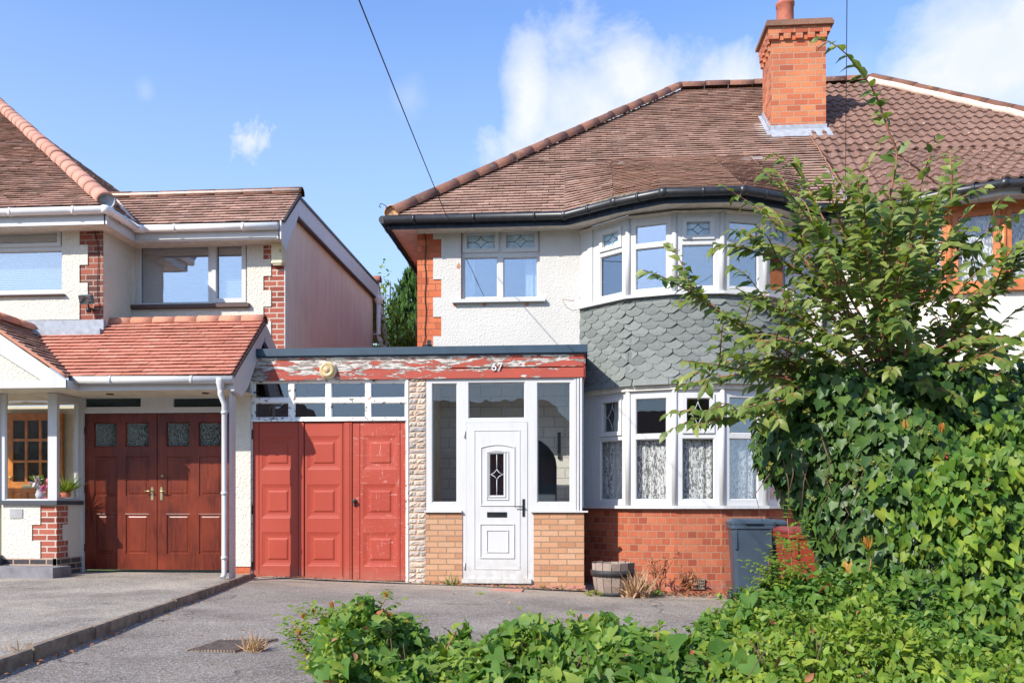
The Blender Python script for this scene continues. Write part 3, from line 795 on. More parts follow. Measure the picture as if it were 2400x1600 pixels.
def window(parent, F, outer, panes, frame='upvc', glass='glass', depth=0.07, proud=0.0, sill=None, sashw=0.055, sillmat=None, came='leadcame', label=None, dglass=-0.035, holes=(), name='window'):
    """frame with holes, one pane per opening; pane = (u0, u1, z0, z1, kind) with 's' sash, 'd' leaded diamond"""
    mb = MB()
    mb.wall(F, *outer, [p[:4] for p in panes] + list(holes), proud - depth, proud)
    for p in panes:
        k = p[4] if len(p) > 4 else ''
        a, b, c, d = p[:4]
        if 's' in k:
            w = sashw
            mb.wall(F, a - w, b + w, c - w, d + w, [(a, b, c, d)], proud + 0.0005, proud + 0.022)
            mb.loft(F, rect_outline(a - 0.001, b + 0.001, c - 0.001, d + 0.001), [(0.0, proud + 0.022), (0.011, proud - 0.01)], cap=False)
        else:
            mb.loft(F, rect_outline(a, b, c, d), [(0.0005, proud - 0.001), (0.014, proud - 0.022)], cap=False)
    w = mb.build(name, MT[frame], parent)
    if label: w['label'] = label
    for p in panes:
        k = p[4] if len(p) > 4 else ''
        g = MB().box(F, p[0] - .004, p[1] + .004, proud + dglass - .006, proud + dglass, p[2] - .004, p[3] + .004)
        g.build('pane', MT['paleobs' if 'd' in k and came == 'leadcame' else glass], w)
        if 'd' in k:
            l = MB(); diamond(l, F, p[:4], proud + dglass + .004); l.build('leading', MT[came], w)
    if sill:
        MB().box(F, *sill).build('sill', MT[sillmat or frame], w)
    return w
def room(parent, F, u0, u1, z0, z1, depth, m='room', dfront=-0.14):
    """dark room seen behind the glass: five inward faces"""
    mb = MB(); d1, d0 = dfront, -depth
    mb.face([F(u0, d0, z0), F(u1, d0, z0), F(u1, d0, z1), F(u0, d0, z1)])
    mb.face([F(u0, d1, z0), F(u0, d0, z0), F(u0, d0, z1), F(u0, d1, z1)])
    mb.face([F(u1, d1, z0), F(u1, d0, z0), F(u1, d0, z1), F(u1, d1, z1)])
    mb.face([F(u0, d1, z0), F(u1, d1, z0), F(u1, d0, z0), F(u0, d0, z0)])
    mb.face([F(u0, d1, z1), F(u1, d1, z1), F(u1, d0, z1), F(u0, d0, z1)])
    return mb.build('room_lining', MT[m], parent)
def curtain(F, u0, u1, z0, z1, d, m, label, group, amp=0.02, fold=0.09, top=None):
    mb = MB(); n = max(12, int((u1 - u0) / 0.012)); ph = rnd.uniform(0, 6)
    rows = [z0 + (z1 - z0) * i / 6 for i in range(7)]
    n0 = len(mb.v)
    for z in rows:
        for i in range(n + 1):
            t = i / n
            u = u0 + (u1 - u0) * t
            if top: u = u + (top - 1) * (u - (u0 + u1) / 2) * (z - z0) / (z1 - z0)
            mb.v.append(F(u, d + amp * math.sin(2 * math.pi * (u1 - u0) * t / fold + ph + .5 * math.sin(z * 3)) * (.5 + .5 * math.sin(7 * t + ph)), z))
    for j in range(6):
        for i in range(n):
            a = n0 + j * (n + 1) + i
            mb.f.append((a, a + 1, a + n + 2, a + n + 1)); mb.sm.append(True)
    return tag(mb.build('curtain', MT[m]), label, 'curtain', group)

def gutter(name, pts, r, m, parent, brackets=(), seg=None):
    mb = MB(); mb.tube(pts, r, 10)
    P = [Vector(p) for p in pts]
    for i in range(len(P) - 1):
        L = (P[i + 1] - P[i]).length; n = max(1, round(L / 0.85)); T = (P[i + 1] - P[i]).normalized()
        for k in range(n):
            c = P[i] + (P[i + 1] - P[i]) * ((k + .5) / n)
            mb.tube([c - T * .018, c + T * .018], r * 1.13, 10)
    for p in P[1:-1]:
        mb.lathe([(0.001, -r * 1.15), (r * 1.15, -r * 0.8), (r * 1.2, 0), (r * 1.15, r * .8), (0.001, r * 1.15)], tuple(p), 12)
    return mb.build(name, m, parent)

# ------------------------------------------------------------------ leaves
def tmpl(kind):
    if kind == 'ovate':
        v = [(0, 0, 0), (-.25, .25, .04), (0, .25, -.03), (.25, .25, .04), (-.24, .6, -.02), (0, .6, -.08), (.24, .6, -.02), (0, 1, -.26)]
        f = [(0, 2, 1), (0, 3, 2), (1, 2, 5, 4), (2, 3, 6, 5), (4, 5, 7), (5, 6, 7)]
    elif kind == 'narrow':
        v = [(0, 0, 0), (-.15, .3, .03), (0, .3, -.02), (.15, .3, .03), (-.14, .65, -.04), (0, .65, -.09), (.14, .65, -.04), (0, 1, -.2)]
        f = [(0, 2, 1), (0, 3, 2), (1, 2, 5, 4), (2, 3, 6, 5), (4, 5, 7), (5, 6, 7)]
    elif kind == 'heart':
        v = [(0, .08, -.02), (-.2, -.12, .03), (-.37, -.04, .05), (-.42, .18, .04), (-.34, .42, .02), (0, .35, -.06), (.2, -.12, .03), (.37, -.04, .05), (.42, .18, .04), (.34, .42, .02), (-.18, .70, -.02), (0, .66, -.10), (.18, .70, -.02), (.02, 1.05, -.22)]
        f = [(0, 3, 2, 1), (0, 5, 4, 3), (0, 6, 7, 8), (0, 8, 9, 5), (4, 5, 11, 10), (5, 9, 12, 11), (10, 11, 13), (11, 12, 13)]
    elif kind == 'ivy':
        v = [(0, 0, 0), (-.36, -.04, .05), (-.38, .18, .03), (-.44, .40, .0), (-.26, .56, -.02), (0, 1, -.16), (.26, .56, -.02), (.44, .40, .0), (.38, .18, .03), (.36, -.04, .05), (0, .35, -.07)]
        f = [(0, 10, 2, 1), (10, 4, 3, 2), (10, 5, 4), (10, 6, 5), (10, 8, 7, 6), (0, 9, 8, 10)]
    else:  # blade
        v = [(-.04, 0, 0), (.04, 0, 0), (-.03, .5, -.05), (.03, .5, -.05), (0, 1, -.2)]
        f = [(0, 1, 3, 2), (2, 3, 4)]
    return np.array(v, float), f

class Leaves:
    def __init__(s): s.parts = []
    def add(s, kind, P, A, N, size):
        """P base points, A tip directions, N upper side normals, size lengths (arrays)"""
        P, A, N = np.asarray(P, float), np.asarray(A, float), np.asarray(N, float)
        A = A / np.linalg.norm(A, axis=1, keepdims=True)
        X = np.cross(A, N); X /= np.linalg.norm(X, axis=1, keepdims=True) + 1e-9
        Z = np.cross(X, A)
        v, f = tmpl(kind)
        size = np.asarray(size, float).reshape(-1, 1, 1)
        bend = rng.uniform(.4, 1.8, (len(P), 1))
        V = P[:, None, :] + size * (v[None, :, 0:1] * X[:, None] + v[None, :, 1:2] * A[:, None] + (v[None, :, 2] * bend)[..., None] * Z[:, None])
        s.parts.append((V, f))
    def build(s, name, m, parent=None):
        allv, loops, starts, totals = [], [], [], []
        base = 0; ls = 0
        for V, f in s.parts:
            n, k, _ = V.shape
            allv.append(V.reshape(-1, 3))
            offs = base + np.arange(n) * k
            cnt = sum(len(x) for x in f)
            fl = np.concatenate([np.array(x) for x in f])
            loops.append((offs[:, None] + fl[None]).ravel())
            tt = np.array([len(x) for x in f]); st = np.concatenate([[0], np.cumsum(tt)[:-1]])
            starts.append((ls + np.arange(n)[:, None] * cnt + st[None]).ravel())
            totals.append(np.tile(tt, n))
            base += n * k; ls += n * cnt
        V = np.concatenate(allv); lo, hi = V.min(0), V.max(0)
        o = np.array([(lo[0] + hi[0]) / 2, (lo[1] + hi[1]) / 2, lo[2]])
        loops = np.concatenate(loops); starts = np.concatenate(starts); totals = np.concatenate(totals)
        me = bpy.data.meshes.new(name)
        me.vertices.add(len(V)); me.vertices.foreach_set('co', (V - o).ravel())
        me.loops.add(len(loops)); me.loops.foreach_set('vertex_index', loops.astype(np.int32))
        me.polygons.add(len(starts)); me.polygons.foreach_set('loop_start', starts.astype(np.int32))
        me.materials.append(m)
        me.update(calc_edges=True); me.validate()
        ob = bpy.data.objects.new(name, me); sc.collection.objects.link(ob)
        WL[ob.name] = o
        if parent is not None: ob.parent = parent; ob.location = o - WL[parent.name]
        else: ob.location = o
        return ob
def unit(n):
    v = rng.normal(size=(n, 3)); return v / np.linalg.norm(v, axis=1, keepdims=True)


# ================================================================== GROUND
def gz(x): return -0.035 * min(max(x, -4.1), 7.5) - 0.03
def sheet(name, x0, x1, y0, y1, nx, ny, zf, m, thick=0.0):
    mb = MB()
    for j in range(ny + 1):
        for i in range(nx + 1):
            x, y = x0 + (x1 - x0) * i / nx, y0 + (y1 - y0) * j / ny
            mb.v.append((x, y, zf(x, y)))
    for j in range(ny):
        for i in range(nx):
            a = j * (nx + 1) + i
            mb.f.append((a, a + 1, a + nx + 2, a + nx + 1)); mb.sm.append(True)
    return tag(mb.build(name, m), kind='structure')
sheet('ground', -200, 200, -200, 200, 4, 4, lambda x, y: -0.42, MT['earth'])
sheet('driveway', -4.3, 8.5, -3, 12.3, 60, 60, lambda x, y: gz(x) + 0.006 * math.sin(x * 2.1 + y) * math.sin(y * 1.3), MT['drive'])
def kx(y): return -3.40 - (y - 4.9) * 0.135          # inner edge of the kerb leans left as it runs to the garage
mb = MB()
for j in range(41):
    y = -3 + 14.4 * j / 40
    for i in range(31):
        t = i / 30
        x = -14 + (kx(y) - .05 + 14) * t
        mb.v.append((x, y, 0.155 + 0.004 * math.sin(x * 3) * math.sin(y * 2) - 0.002 * (x + 5)))
for j in range(40):
    for i in range(30):
        a = j * 31 + i; mb.f.append((a, a + 1, a + 32, a + 31)); mb.sm.append(True)
tag(mb.build('neighbour_driveway', MT['leftdrive']), kind='structure')
mb = MB(); y = -2.9
while y < 10.85:
    L = min(0.9, 10.9 - y); e = rnd.uniform(-.008, .008); f_ = rnd.uniform(-.006, .006)
    x0, x1 = kx(y), kx(y + L)
    mb.prism([(x0 - .055 + f_, y, -.1), (x0 + f_, y, -.1), (x0 + f_, y, .165 + e), (x0 - .01 + f_, y, .18 + e), (x0 - .055 + f_, y, .18 + e)], (x1 - x0, L - .012, rnd.uniform(-.004, .004)))
    y += L
tag(mb.build('kerb', MT['concrete']), kind='structure')
sheet('pavement_apron', -4.15, 0.15, 10.95, 12.0, 20, 4, lambda x, y: gz(x) + 0.012, MT['leftdrive'])

# ================================================================== MAIN HOUSE (semi-detached, left half)
YM, YE = 12.1, 11.74                    # wall plane, eave line
ZE, YR, ZR = 5.075, 15.95, 8.70         # tile eave height, ridge position
SL = (ZR - ZE) / (YR - YE)
XL, XP = -2.62, 3.68                    # eave corner left, party wall
XR0, XR1 = 1.94, 5.34                   # ridge ends
PM = plane(YM)

house = thing('semi_detached_house', 'white roughcast house with orange brick corner and grey scalloped bay in the middle', 'house', (0.7, 12.1, 0), 'semi-detached pair')
QS, NW = [], []
xw = UX(978, YM); xn, xwide = UX(1015.5, YM), UX(1034.7, YM)
xu = UX(1385, YM)
wl, wr, wb, wt = RECT(1080.6, 535.7, 1265, 704, YM)
XBL, XBR = 0.12, 3.06
# brick shell behind the render
mb = MB()
mb.wall(PM, xw, XP, -.1, 5.0, [(wl, wr, wb, wt), (XBL + .1, XBR - .1, 1.0, 5.0), (-2.2, 0.1, -.1, 2.75)], -.12, 0)
mb.wall(Fr((xw - .001, YM + 7.5), (0, -1)), 0, 7.499, -.1, 5.0, [], -.12, 0, outer=False)
mb.build('brick_wall', MT['brick_quoin'], house)
# roughcast with toothed edge
yb = [865, 935, 1040, 1165, 1268, 1380, 1490, 1640]
bands = [UZ(1000, y / 2.45 + 180, YM) for y in yb]
holes = [(wl, wr, wb, wt)]
for k in range(7):
    if k % 2 == 1: holes.append((xn, xwide, bands[k + 1], bands[k]))
mb = MB(); mb.wall(PM, xn, XBL + .12, 3.0, 4.99, holes, 0.0, 0.014)
mb.build('roughcast', MT['white_rough'], house); mb = MB()
mb.wall(PM, XBR - .1, XP, -.1, 4.99, [], 0.0, 0.014)
mb.build('roughcast', MT['white_rough'], house)
# bare patches where the render has fallen off
mb = MB()
for (px, py, r) in ((1075, 625, 7), (1380, 652, 8), (1375, 718, 12), (1066, 716, 8), (1373, 750, 5), (1372, 790, 6), (1135, 714, 9), (1235, 713, 8)):
    x, z = UP(px, py, YM); rr = r / 165
    pts = []
    for k in range(9):
        g = 2 * math.pi * k / 9; q = rr * rnd.uniform(.6, 1.1)
        pts.append(PM(x + q * math.cos(g) * (.8 if r < 10 else 1), .017, z + q * math.sin(g) * (1.2 if r != 9 and r != 8 else .5)))
    mb = MB(); mb.face(pts)
    mb.build('bare_render_patch', mat('bare_pink_render', plain((0.46, 0.24, 0.16), .9, .1, var=.2, vs=30)), house)
# cracks
mb = MB()
for path in ([(1318, 702), (1322, 712), (1330, 722), (1342, 728), (1352, 726)], [(1318, 702), (1335, 704), (1345, 706)], [(1358, 696), (1364, 706), (1368, 716)]):
    mb.tube([PM(UX(a, YM), .016, UZ(a, b, YM)) for a, b in path], .003, 4)
mb.build('render_crack', mat('crack_dark', plain((0.28, 0.17, 0.10), .9, .1)), house)

# first-floor window
G = [RECT(1085.7, 601, 1166, 696, YM), RECT(1178.6, 601, 1259.6, 696, YM), RECT(1093, 548, 1159, 581.6, YM) + ('sd',), RECT(1185.5, 546, 1252.5, 580, YM) + ('sd',)]
x0, x1 = UX(1061, YM), UX(1278.6, YM)
zs = UZ(1100, 704, YM)
window(house, PM, (wl, wr, wb, wt), G, depth=.07, proud=-.045, sill=(x0, x1, -.06, .085, zs - .045, zs + .002), glass='glass_up', sashw=.058)
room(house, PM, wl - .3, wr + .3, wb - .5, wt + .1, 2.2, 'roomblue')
curtain(PM, wl + .04, wl + .17, wb - .1, wt, -.2, 'bluedrape', 'pale drape at the left side of the two-light upstairs window', 'drapes of the two-light window', .02, .06)
curtain(PM, wr - .22, wr - .06, wb - .1, wt, -.2, 'bluedrape', 'pale drape at the right side of the two-light upstairs window', 'drapes of the two-light window', .02, .06)

# --- bay
def bay_vertices(cx, w=0.62, a=(17, 42)):
    x, y = w / 2, 11.35
    R_ = [(x, y)]
    for d in a: x += w * math.cos(R(d)); y += w * math.sin(R(d)); R_.append((x, y))
    return [(cx - p, q) for p, q in reversed(R_)] + [(cx + p, q) for p, q in R_]
BC = 1.60
BV = bay_vertices(BC)
def offset_poly(V, o, yend=YM):
    """the bay's outline pushed outward by o, ends run back to the wall"""
    out = []
    n = len(V)
    for i in range(n):
        if i == 0: d0 = d1 = (V[1][0] - V[0][0], V[1][1] - V[0][1])
        elif i == n - 1: d0 = d1 = (V[-1][0] - V[-2][0], V[-1][1] - V[-2][1])
        else: d0 = (V[i][0] - V[i - 1][0], V[i][1] - V[i - 1][1]); d1 = (V[i + 1][0] - V[i][0], V[i + 1][1] - V[i][1])
        n0 = Vector((d0[1], -d0[0])).normalized(); n1 = Vector((d1[1], -d1[0])).normalized()
        m = (n0 + n1).normalized(); m = m / max(.3, m.dot(n0))
        out.append((V[i][0] + m.x * o, V[i][1] + m.y * o))
    return out
def extend(V, yend):
    a, b = V[0], V[1]; t = (yend - a[1]) / (b[1] - a[1]); s_ = (a[0] + (b[0] - a[0]) * t, yend)
    a, b = V[-1], V[-2]; t = (yend - a[1]) / (b[1] - a[1]); e = (a[0] + (b[0] - a[0]) * t, yend)
    return [s_] + V[1:-1] + [e]
def band(mb, V, z0, z1, o0, o1):
    """solid strip following the outline between two offsets"""
    A, B = offset_poly(V, o0), offset_poly(V, o1)
    for i in range(len(V) - 1):
        a0, a1, b0, b1 = A[i], A[i + 1], B[i], B[i + 1]
        mb.face([(*b0, z0), (*b1, z0), (*b1, z1), (*b0, z1)])
        mb.face([(*a0, z1), (*b0, z1), (*b1, z1), (*a1, z1)]); mb.face([(*a0, z0), (*a1, z0), (*b1, z0), (*b0, z0)])
        if i == 0: mb.face([(*a0, z0), (*b0, z0), (*b0, z1), (*a0, z1)])
        if i == len(V) - 2: mb.face([(*b1, z0), (*a1, z0), (*a1, z1), (*b1, z1)])

def bay_windows(parent, V, z0, z1, ztr, frame, glass, sashes, flip=False, transom=True, glasses=None):
    """five lights; sashes: indices with an opening leaded top light"""
    n = len(V) - 1
    idx = range(n)
    for i in idx:
        F = Fr(V[i], (V[i + 1][0] - V[i][0], V[i + 1][1] - V[i][1]))
        L = math.dist(V[i], V[i + 1])
        fr_ = .052
        e0 = .05 if 0 < i else .075; e1 = .05 if i < n - 1 else .075
        j = n - 1 - i if flip else i
        panes = [(fr_ + e0, L - fr_ - e1, z0 + .075, ztr - .03)]
        if transom:
            if j in sashes: panes.append((fr_ + e0 + .055, L - fr_ - e1 - .055, ztr + .03 + .058, z1 - .045 - .07, 'sd'))
            else: panes.append((fr_ + e0, L - fr_ - e1, ztr + .03, z1 - .10))
        else: panes = [(fr_ + e0, L - fr_ - e1, z0 + .075, z1 - .08)]
        window(parent, F, (0.004, L - .004, z0, z1), panes, frame=frame, glass=(glasses[j] if glasses else glass), came='whitecame' if z0 < 2 else 'leadcame')
    for i in range(1, n):
        mb = MB()
        x, y = V[i]
        m = Vector((x - (V[0][0] + V[-1][0]) / 2, y - 13.2)).normalized()
        mb.tube([(x + m.x * .0, y + m.y * .0, z0), (x + m.x * .0, y + m.y * .0, z1)], .036, 10, smooth=True)
        mb.build('corner_post', MT[frame], parent)

ZL0, ZL1, ZLT = 1.065, 2.59, 1.98
ZU0, ZU1, ZUT = 3.865, 4.90, 4.52
bay_windows(house, BV, ZL0, ZL1, ZLT, 'upvc', 'glass_low', (0, 2, 4), glasses=['glass_low', 'glass_low', 'glass_low', 'glass', 'glass_low'])
bay_windows(house, BV, ZU0, ZU1, ZUT, 'upvc', 'glass_up', (0, 2, 4), glasses=['glass', 'glass_up', 'glass_up', 'glass_up', 'glass'])
EB = extend(BV, YM)
# jamb infill between the outer light and the wall
for k, (p, q) in enumerate(((EB[0], BV[0]), (BV[-1], EB[-1]))):
    for z0, z1 in ((ZL0, ZL1), (ZU0, ZU1)):
        F = Fr(p, (q[0] - p[0], q[1] - p[1])); L = math.dist(p, q)
        MB().box(F, 0, L, -.06, 0.012, z0, z1).build('bay_jamb', MT['upvc'], house)
mb = MB(); band(mb, EB, ZL0 - .04, ZL0, -.1, .075); mb.build('sill', MT['upvc'], house)
mb = MB(); band(mb, EB, ZU0 - .04, ZU0, -.1, .075); mb.build('sill', MT['upvc'], house)
mb = MB(); band(mb, EB, ZL1, ZL1 + .055, -.1, .045); band(mb, EB, ZL1 + .055, ZL1 + .075, -.1, .06); mb.build('bay_head_board', MT['soffit'], house)
mb = MB(); band(mb, EB, ZU1, ZU1 + .03, -.1, .03); mb.build('bay_head_board', MT['soffit'], house)
mb = MB(); band(mb, EB, -.35, ZL0 - .04, -.2, 0.0); mb.build('bay_brickwork', MT['brick_bay'], house)
mb = MB(); band(mb, EB, -.35, 0.055, -.05, 0.02); mb.build('bay_plinth', mat('rough_red_plinth_brick', brick((0.30, 0.075, 0.04), (0.44, 0.12, 0.07), (0.5, 0.2, 0.13), (0.42, 0.2, 0.14), 0.122, 0.085, 0.009, 0.9, stain=.45)), house)
# shingle skirt
mb = MB(); band(mb, EB, ZL1 + .075, ZU0 - .04, -.1, -.004)
mb.build('bay_skirt_backing', MT['shingle'], house)
mb = MB()
seglen = [math.dist(EB[i], EB[i + 1]) for i in range(len(EB) - 1)]; tot = sum(seglen)
def along(u, z):
    """point on the skirt, which flares outward towards its foot"""
    u = min(max(u, 0), tot)
    i = 0
    uu = u
    while i < len(seglen) - 1 and uu > seglen[i]: uu -= seglen[i]; i += 1
    t = uu / seglen[i]
    h = (z - (ZL1 + .06)) / .35
    fl = .085 * max(0, 1 - h) ** 1.6 if h < 1 else 0
    P = offset_poly(EB, fl)
    return P[i][0] + (P[i + 1][0] - P[i][0]) * t, P[i][1] + (P[i + 1][1] - P[i][1]) * t, i
sw, ex = 0.235, 0.094
nr = int((ZU0 - .04 - ZL1 - .06) / ex) + 1
for k in range(nr):
    zb = ZL1 + .062 + k * ex
    zt = min(zb + ex * 1.95, ZU0 - .035)
    if zt - zb < .03: continue
    for i in range(-1, int(tot / sw) + 2):
        u0 = i * sw + (k % 2) * sw / 2 + k * .012 + rnd.uniform(-.004, .004); u1 = u0 + sw - .007
        if u1 < 0.02 or u0 > tot - 0.02: continue
        ch = .062 if k else .001; jz = rnd.uniform(-.003, .003); th = .012 + rnd.uniform(0, .003)
        out = [(u0, zt), (u0, zb + ch * .8 + jz), (u0 + ch, zb + jz), (u1 - ch, zb + jz), (u1, zb + ch * .8 + jz), (u1, zt)]
        cu = [min(max(a, 0), tot) for a, b in out]
        pts, back = [], []
        for (a, b), c in zip(out, cu):
            x, y, si = along(c, b)
            V = offset_poly(EB, 1.0)
            ux, uy = EB[si + 1][0] - EB[si][0], EB[si + 1][1] - EB[si][1]; l = math.hypot(ux, uy); nx, ny = uy / l, -ux / l
            lift = 0.022 if b < zt - .02 else 0.002
            pts.append((x + nx * (lift + th * .3), y + ny * (lift + th * .3), b)); back.append((x + nx * (lift - th), y + ny * (lift - th), b))
        n0 = len(mb.v); mb.v += pts + back
        mb.f.append(tuple(n0 + q for q in (0, 1, 4, 5))); mb.f.append(tuple(n0 + q for q in (1, 2, 3, 4))); mb.sm += [False] * 2
        for q in range(5): mb.f.append((n0 + q + 6, n0 + q + 7, n0 + q + 1, n0 + q)); mb.sm.append(False)
mb.build('bay_shingles', MT['shingle'], house)

# rooms behind the bay
for z0, z1, m in ((0.4, 2.7, 'room'), (3.2, 5.0, 'roomblue')):
    mb = MB()
    pts = [(EB[0][0] + .1, YM), (EB[-1][0] - .1, YM), (EB[-1][0] - .1, 15.0), (EB[0][0] + .1, 15.0)]
    poly = [(*p,) for p in offset_poly(EB, -.12)]
    ring = [poly[0], (poly[0][0] - .2, YM + .2), (poly[0][0] - .4, 15.2), (poly[-1][0] + .4, 15.2), (poly[-1][0] + .2, YM + .2), poly[-1]]
    for i in range(len(ring) - 1):
        a, b = ring[i], ring[i + 1]; mb.face([(*a, z0), (*b, z0), (*b, z1), (*a, z1)])
    full = ring + [p for p in reversed(poly[1:-1])]
    mb.face([(*p, z0) for p in full]); mb.face([(*p, z1) for p in full])
    mb.build('room_lining', MT[m], house)
# net curtains in the lower lights, drapes at both ends
nm = ['leftmost', 'second from left', 'middle', 'fourth from left', 'rightmost']
for i in range(5):
    F = Fr(BV[i], (BV[i + 1][0] - BV[i][0], BV[i + 1][1] - BV[i][1])); L = math.dist(BV[i], BV[i + 1])
    curtain(F, .05, L - .05, ZL0 + .02, ZLT - .04, -.12, 'lace', 'floral lace net behind the %s lower pane of the ground floor bay' % nm[i], 'lace nets in the ground floor bay', .022, .11)
F = Fr(BV[0], (BV[1][0] - BV[0][0], BV[1][1] - BV[0][1]))
curtain(F, .15, .42, ZL0, ZL1, -.22, 'drape', 'gathered cream drape hanging at the left end of the ground floor bay', 'drapes of the ground floor bay', .03, .06, top=.6)
F = Fr(BV[4], (BV[5][0] - BV[4][0], BV[5][1] - BV[4][1]))
curtain(F, .2, .5, ZL0, ZL1, -.22, 'drape', 'gathered cream drape hanging at the right end of the ground floor bay', 'drapes of the ground floor bay', .03, .06, top=.6)

# painted joint and pipe on the brick return left of the bay
mb = MB(); mb.xbox(0.11, 0.30, YM - .012, YM, 0.9, 2.62)
mb.build('brick_return', MT['brick_dark'], house)
mb = MB(); xj = UX(1387, YM); mb.xbox(xj - .012, xj + .012, YM - .03, YM - .013, 1.0, 2.6)
mb.build('painted_batten', MT['flaky'], house)
mb = MB(); mb.xbox(3.02, XP, YM - .03, YM - .002, -.3, 2.7)
mb.build('brick_return', MT['brick_dark'], house)

# eaves: fascia, soffit, gutter, following the bay
GP = [(-2.66, 11.70), (-.16, 11.70), (.50, 11.24), (1.10, 10.93), (2.10, 10.93), (2.70, 11.24), (3.2, 11.66), (3.68, 11.70)]
ZG = 5.03
mb = MB()
Q = [(-2.60, 11.78), (-.12, 11.78), (.54, 11.33), (1.13, 11.02), (2.08, 11.02), (2.66, 11.33), (3.18, 11.76), (3.68, 11.78)]
def strip(mb, Q, z0, z1, t=.022):
    for i in range(len(Q) - 1):
        (a, b), (c, d) = Q[i], Q[i + 1]
        F = Fr((a, b), (c - a, d - b)); L = math.dist(Q[i], Q[i + 1])
        mb.box(F, -.002 if i else 0, L + .002, -t, 0, z0, z1)
strip(mb, Q, 4.925, 5.075)
mb.build('fascia', MT['navy'], house)
mb = MB()
W = [(-2.27, 12.1), (EB[0][0], 12.1)] + BV[0:6] + [(EB[-1][0], 12.1), (3.68, 12.1)]
OQ = [(-2.60, 11.8), (-.12, 11.8), (.30, 11.51), (.54, 11.35), (1.13, 11.04), (2.08, 11.04), (2.66, 11.35), (2.95, 11.58), (3.18, 11.78), (3.68, 11.8)]
for i in range(len(W) - 1):
    mb.face([(*OQ[i], 4.962), (*OQ[i + 1], 4.962), (W[i + 1][0], W[i + 1][1] + .03, 4.962), (W[i][0], W[i][1] + .03, 4.962)])
strip(mb, [(-2.27, 12.07), (-.05, 12.07)], 4.95, 4.99, .03)
mb.build('soffit', MT['soffit'], house)
mb = MB(); mb.face([(-2.60, 11.8, 4.955), (-2.27, 11.8, 4.955), (-2.27, 19.8, 4.955), (-2.60, 19.8, 4.955)])
mb.build('side_soffit', MT['pinksoff'], house)
mb = MB(); mb.xbox(-2.625, -2.60, 11.76, 20, 4.92, 5.075)
mb.build('side_fascia', MT['navy'], house)
g = gutter('gutter', [(x, y, ZG) for x, y in GP], .056, MT['blackgut'], house)
gutter('side_gutter', [(-2.68, 11.68, ZG), (-2.68, 20, ZG)], .056, MT['blackgut'], house)
# waste pipe joints at the party wall
mb = MB(); xd = UX(1938, 11.9); mb.tube([(xd, 11.72, 4.98), (xd, 11.95, 4.8), (xd, 12.0, 4.7), (xd, 12.0, 0)], .036, 10)
mb.build('downpipe', MT['blackgut'], house)

# roof
def rz(y): return ZE + (y - YE) * SL
TL = 1.5                                  # the tiles flatten out over the bay below this run
ys = YE + TL
hipx = lambda y: XL + (y - YE) * (XR0 - XL) / (YR - YE)
mb = MB()
tiles(mb, (hipx(ys), ys, rz(ys)), (XP, ys, rz(ys)), (XP, YR, ZR), (XR0, YR, ZR), off=0)
nlow = round(math.hypot(TL, TL * SL) / .1)
tiles(mb, (XL, YE, ZE), (-.16, YE, ZE), (-.16, ys, rz(ys)), (hipx(ys), ys, rz(ys)), off=nlow % 2)
GT = [(-.16, YE), (.50, 11.28), (1.10, 10.97), (2.10, 10.97), (2.70, 11.28), (3.2, 11.70), (3.68, YE)]
TX = [-.16, .55, 1.15, 2.05, 2.62, 3.15, 3.68]
for i in range(6):
    a, b = GT[i], GT[i + 1]
    tiles(mb, (*a, ZE), (*b, ZE), (TX[i + 1], ys, rz(ys)), (TX[i], ys, rz(ys)), off=nlow % 2, drop=0.05)
# side slope
tiles(mb, (XL, 20.2, ZE), (XL, YE, ZE), (XR0, YR, ZR), (XR0, YR + .02, ZR), gauge=.2, w=.33)
rf = mb.build('roof', MT['tile_main'], house)
mb = MB(); ridge(mb, (XL + .06, YE + .05, ZE + .07), (XR0 - .02, YR, ZR + .06), .108, .42, up0=.01)
mb.build('hip_tiles', MT['ridge_main'], rf)
mb = MB(); mb.lathe([(.001, 0), (.1, .0), (.11, .04), (.1, .05)], (XL + .06, YE + .02, ZE + .06), 14, axis='y')
mb.build('hip_end_mortar', mat('orange_mortar', plain((.50, .28, .14), .9, .1, var=.3, vs=30, bump=.6)), rf)
mb = MB(); ridge(mb, (XR0, YR, ZR + .06), (XP, YR, ZR + .05), .115, .42)
mb.build('ridge_tiles', MT['ridge_main'], rf)
mb = MB(); mb.tube([(XL + .02, YE - .04, ZE + .1), (XL - .02, YE - .06, ZE + .15), (XL - .08, YE - .06, ZE + .18), (XL - .11, YE - .06, ZE + .14), (XL - .08, YE - .06, ZE + .12)], .006, 6)
mb.build('hip_iron', MT['iron'], rf)
# moss / mortar patch where bay roof meets gutter
mb = MB(); mb.tube([(.05, 11.58, 5.085), (.3, 11.41, 5.09), (.50, 11.28, 5.1), (.8, 11.12, 5.1)], .028, 6)
mb.build('gutter_moss', mat('grey_moss', plain((.20, .17, .12), .95, .1, var=.5, vs=30, bump=1, bs=50)), rf)

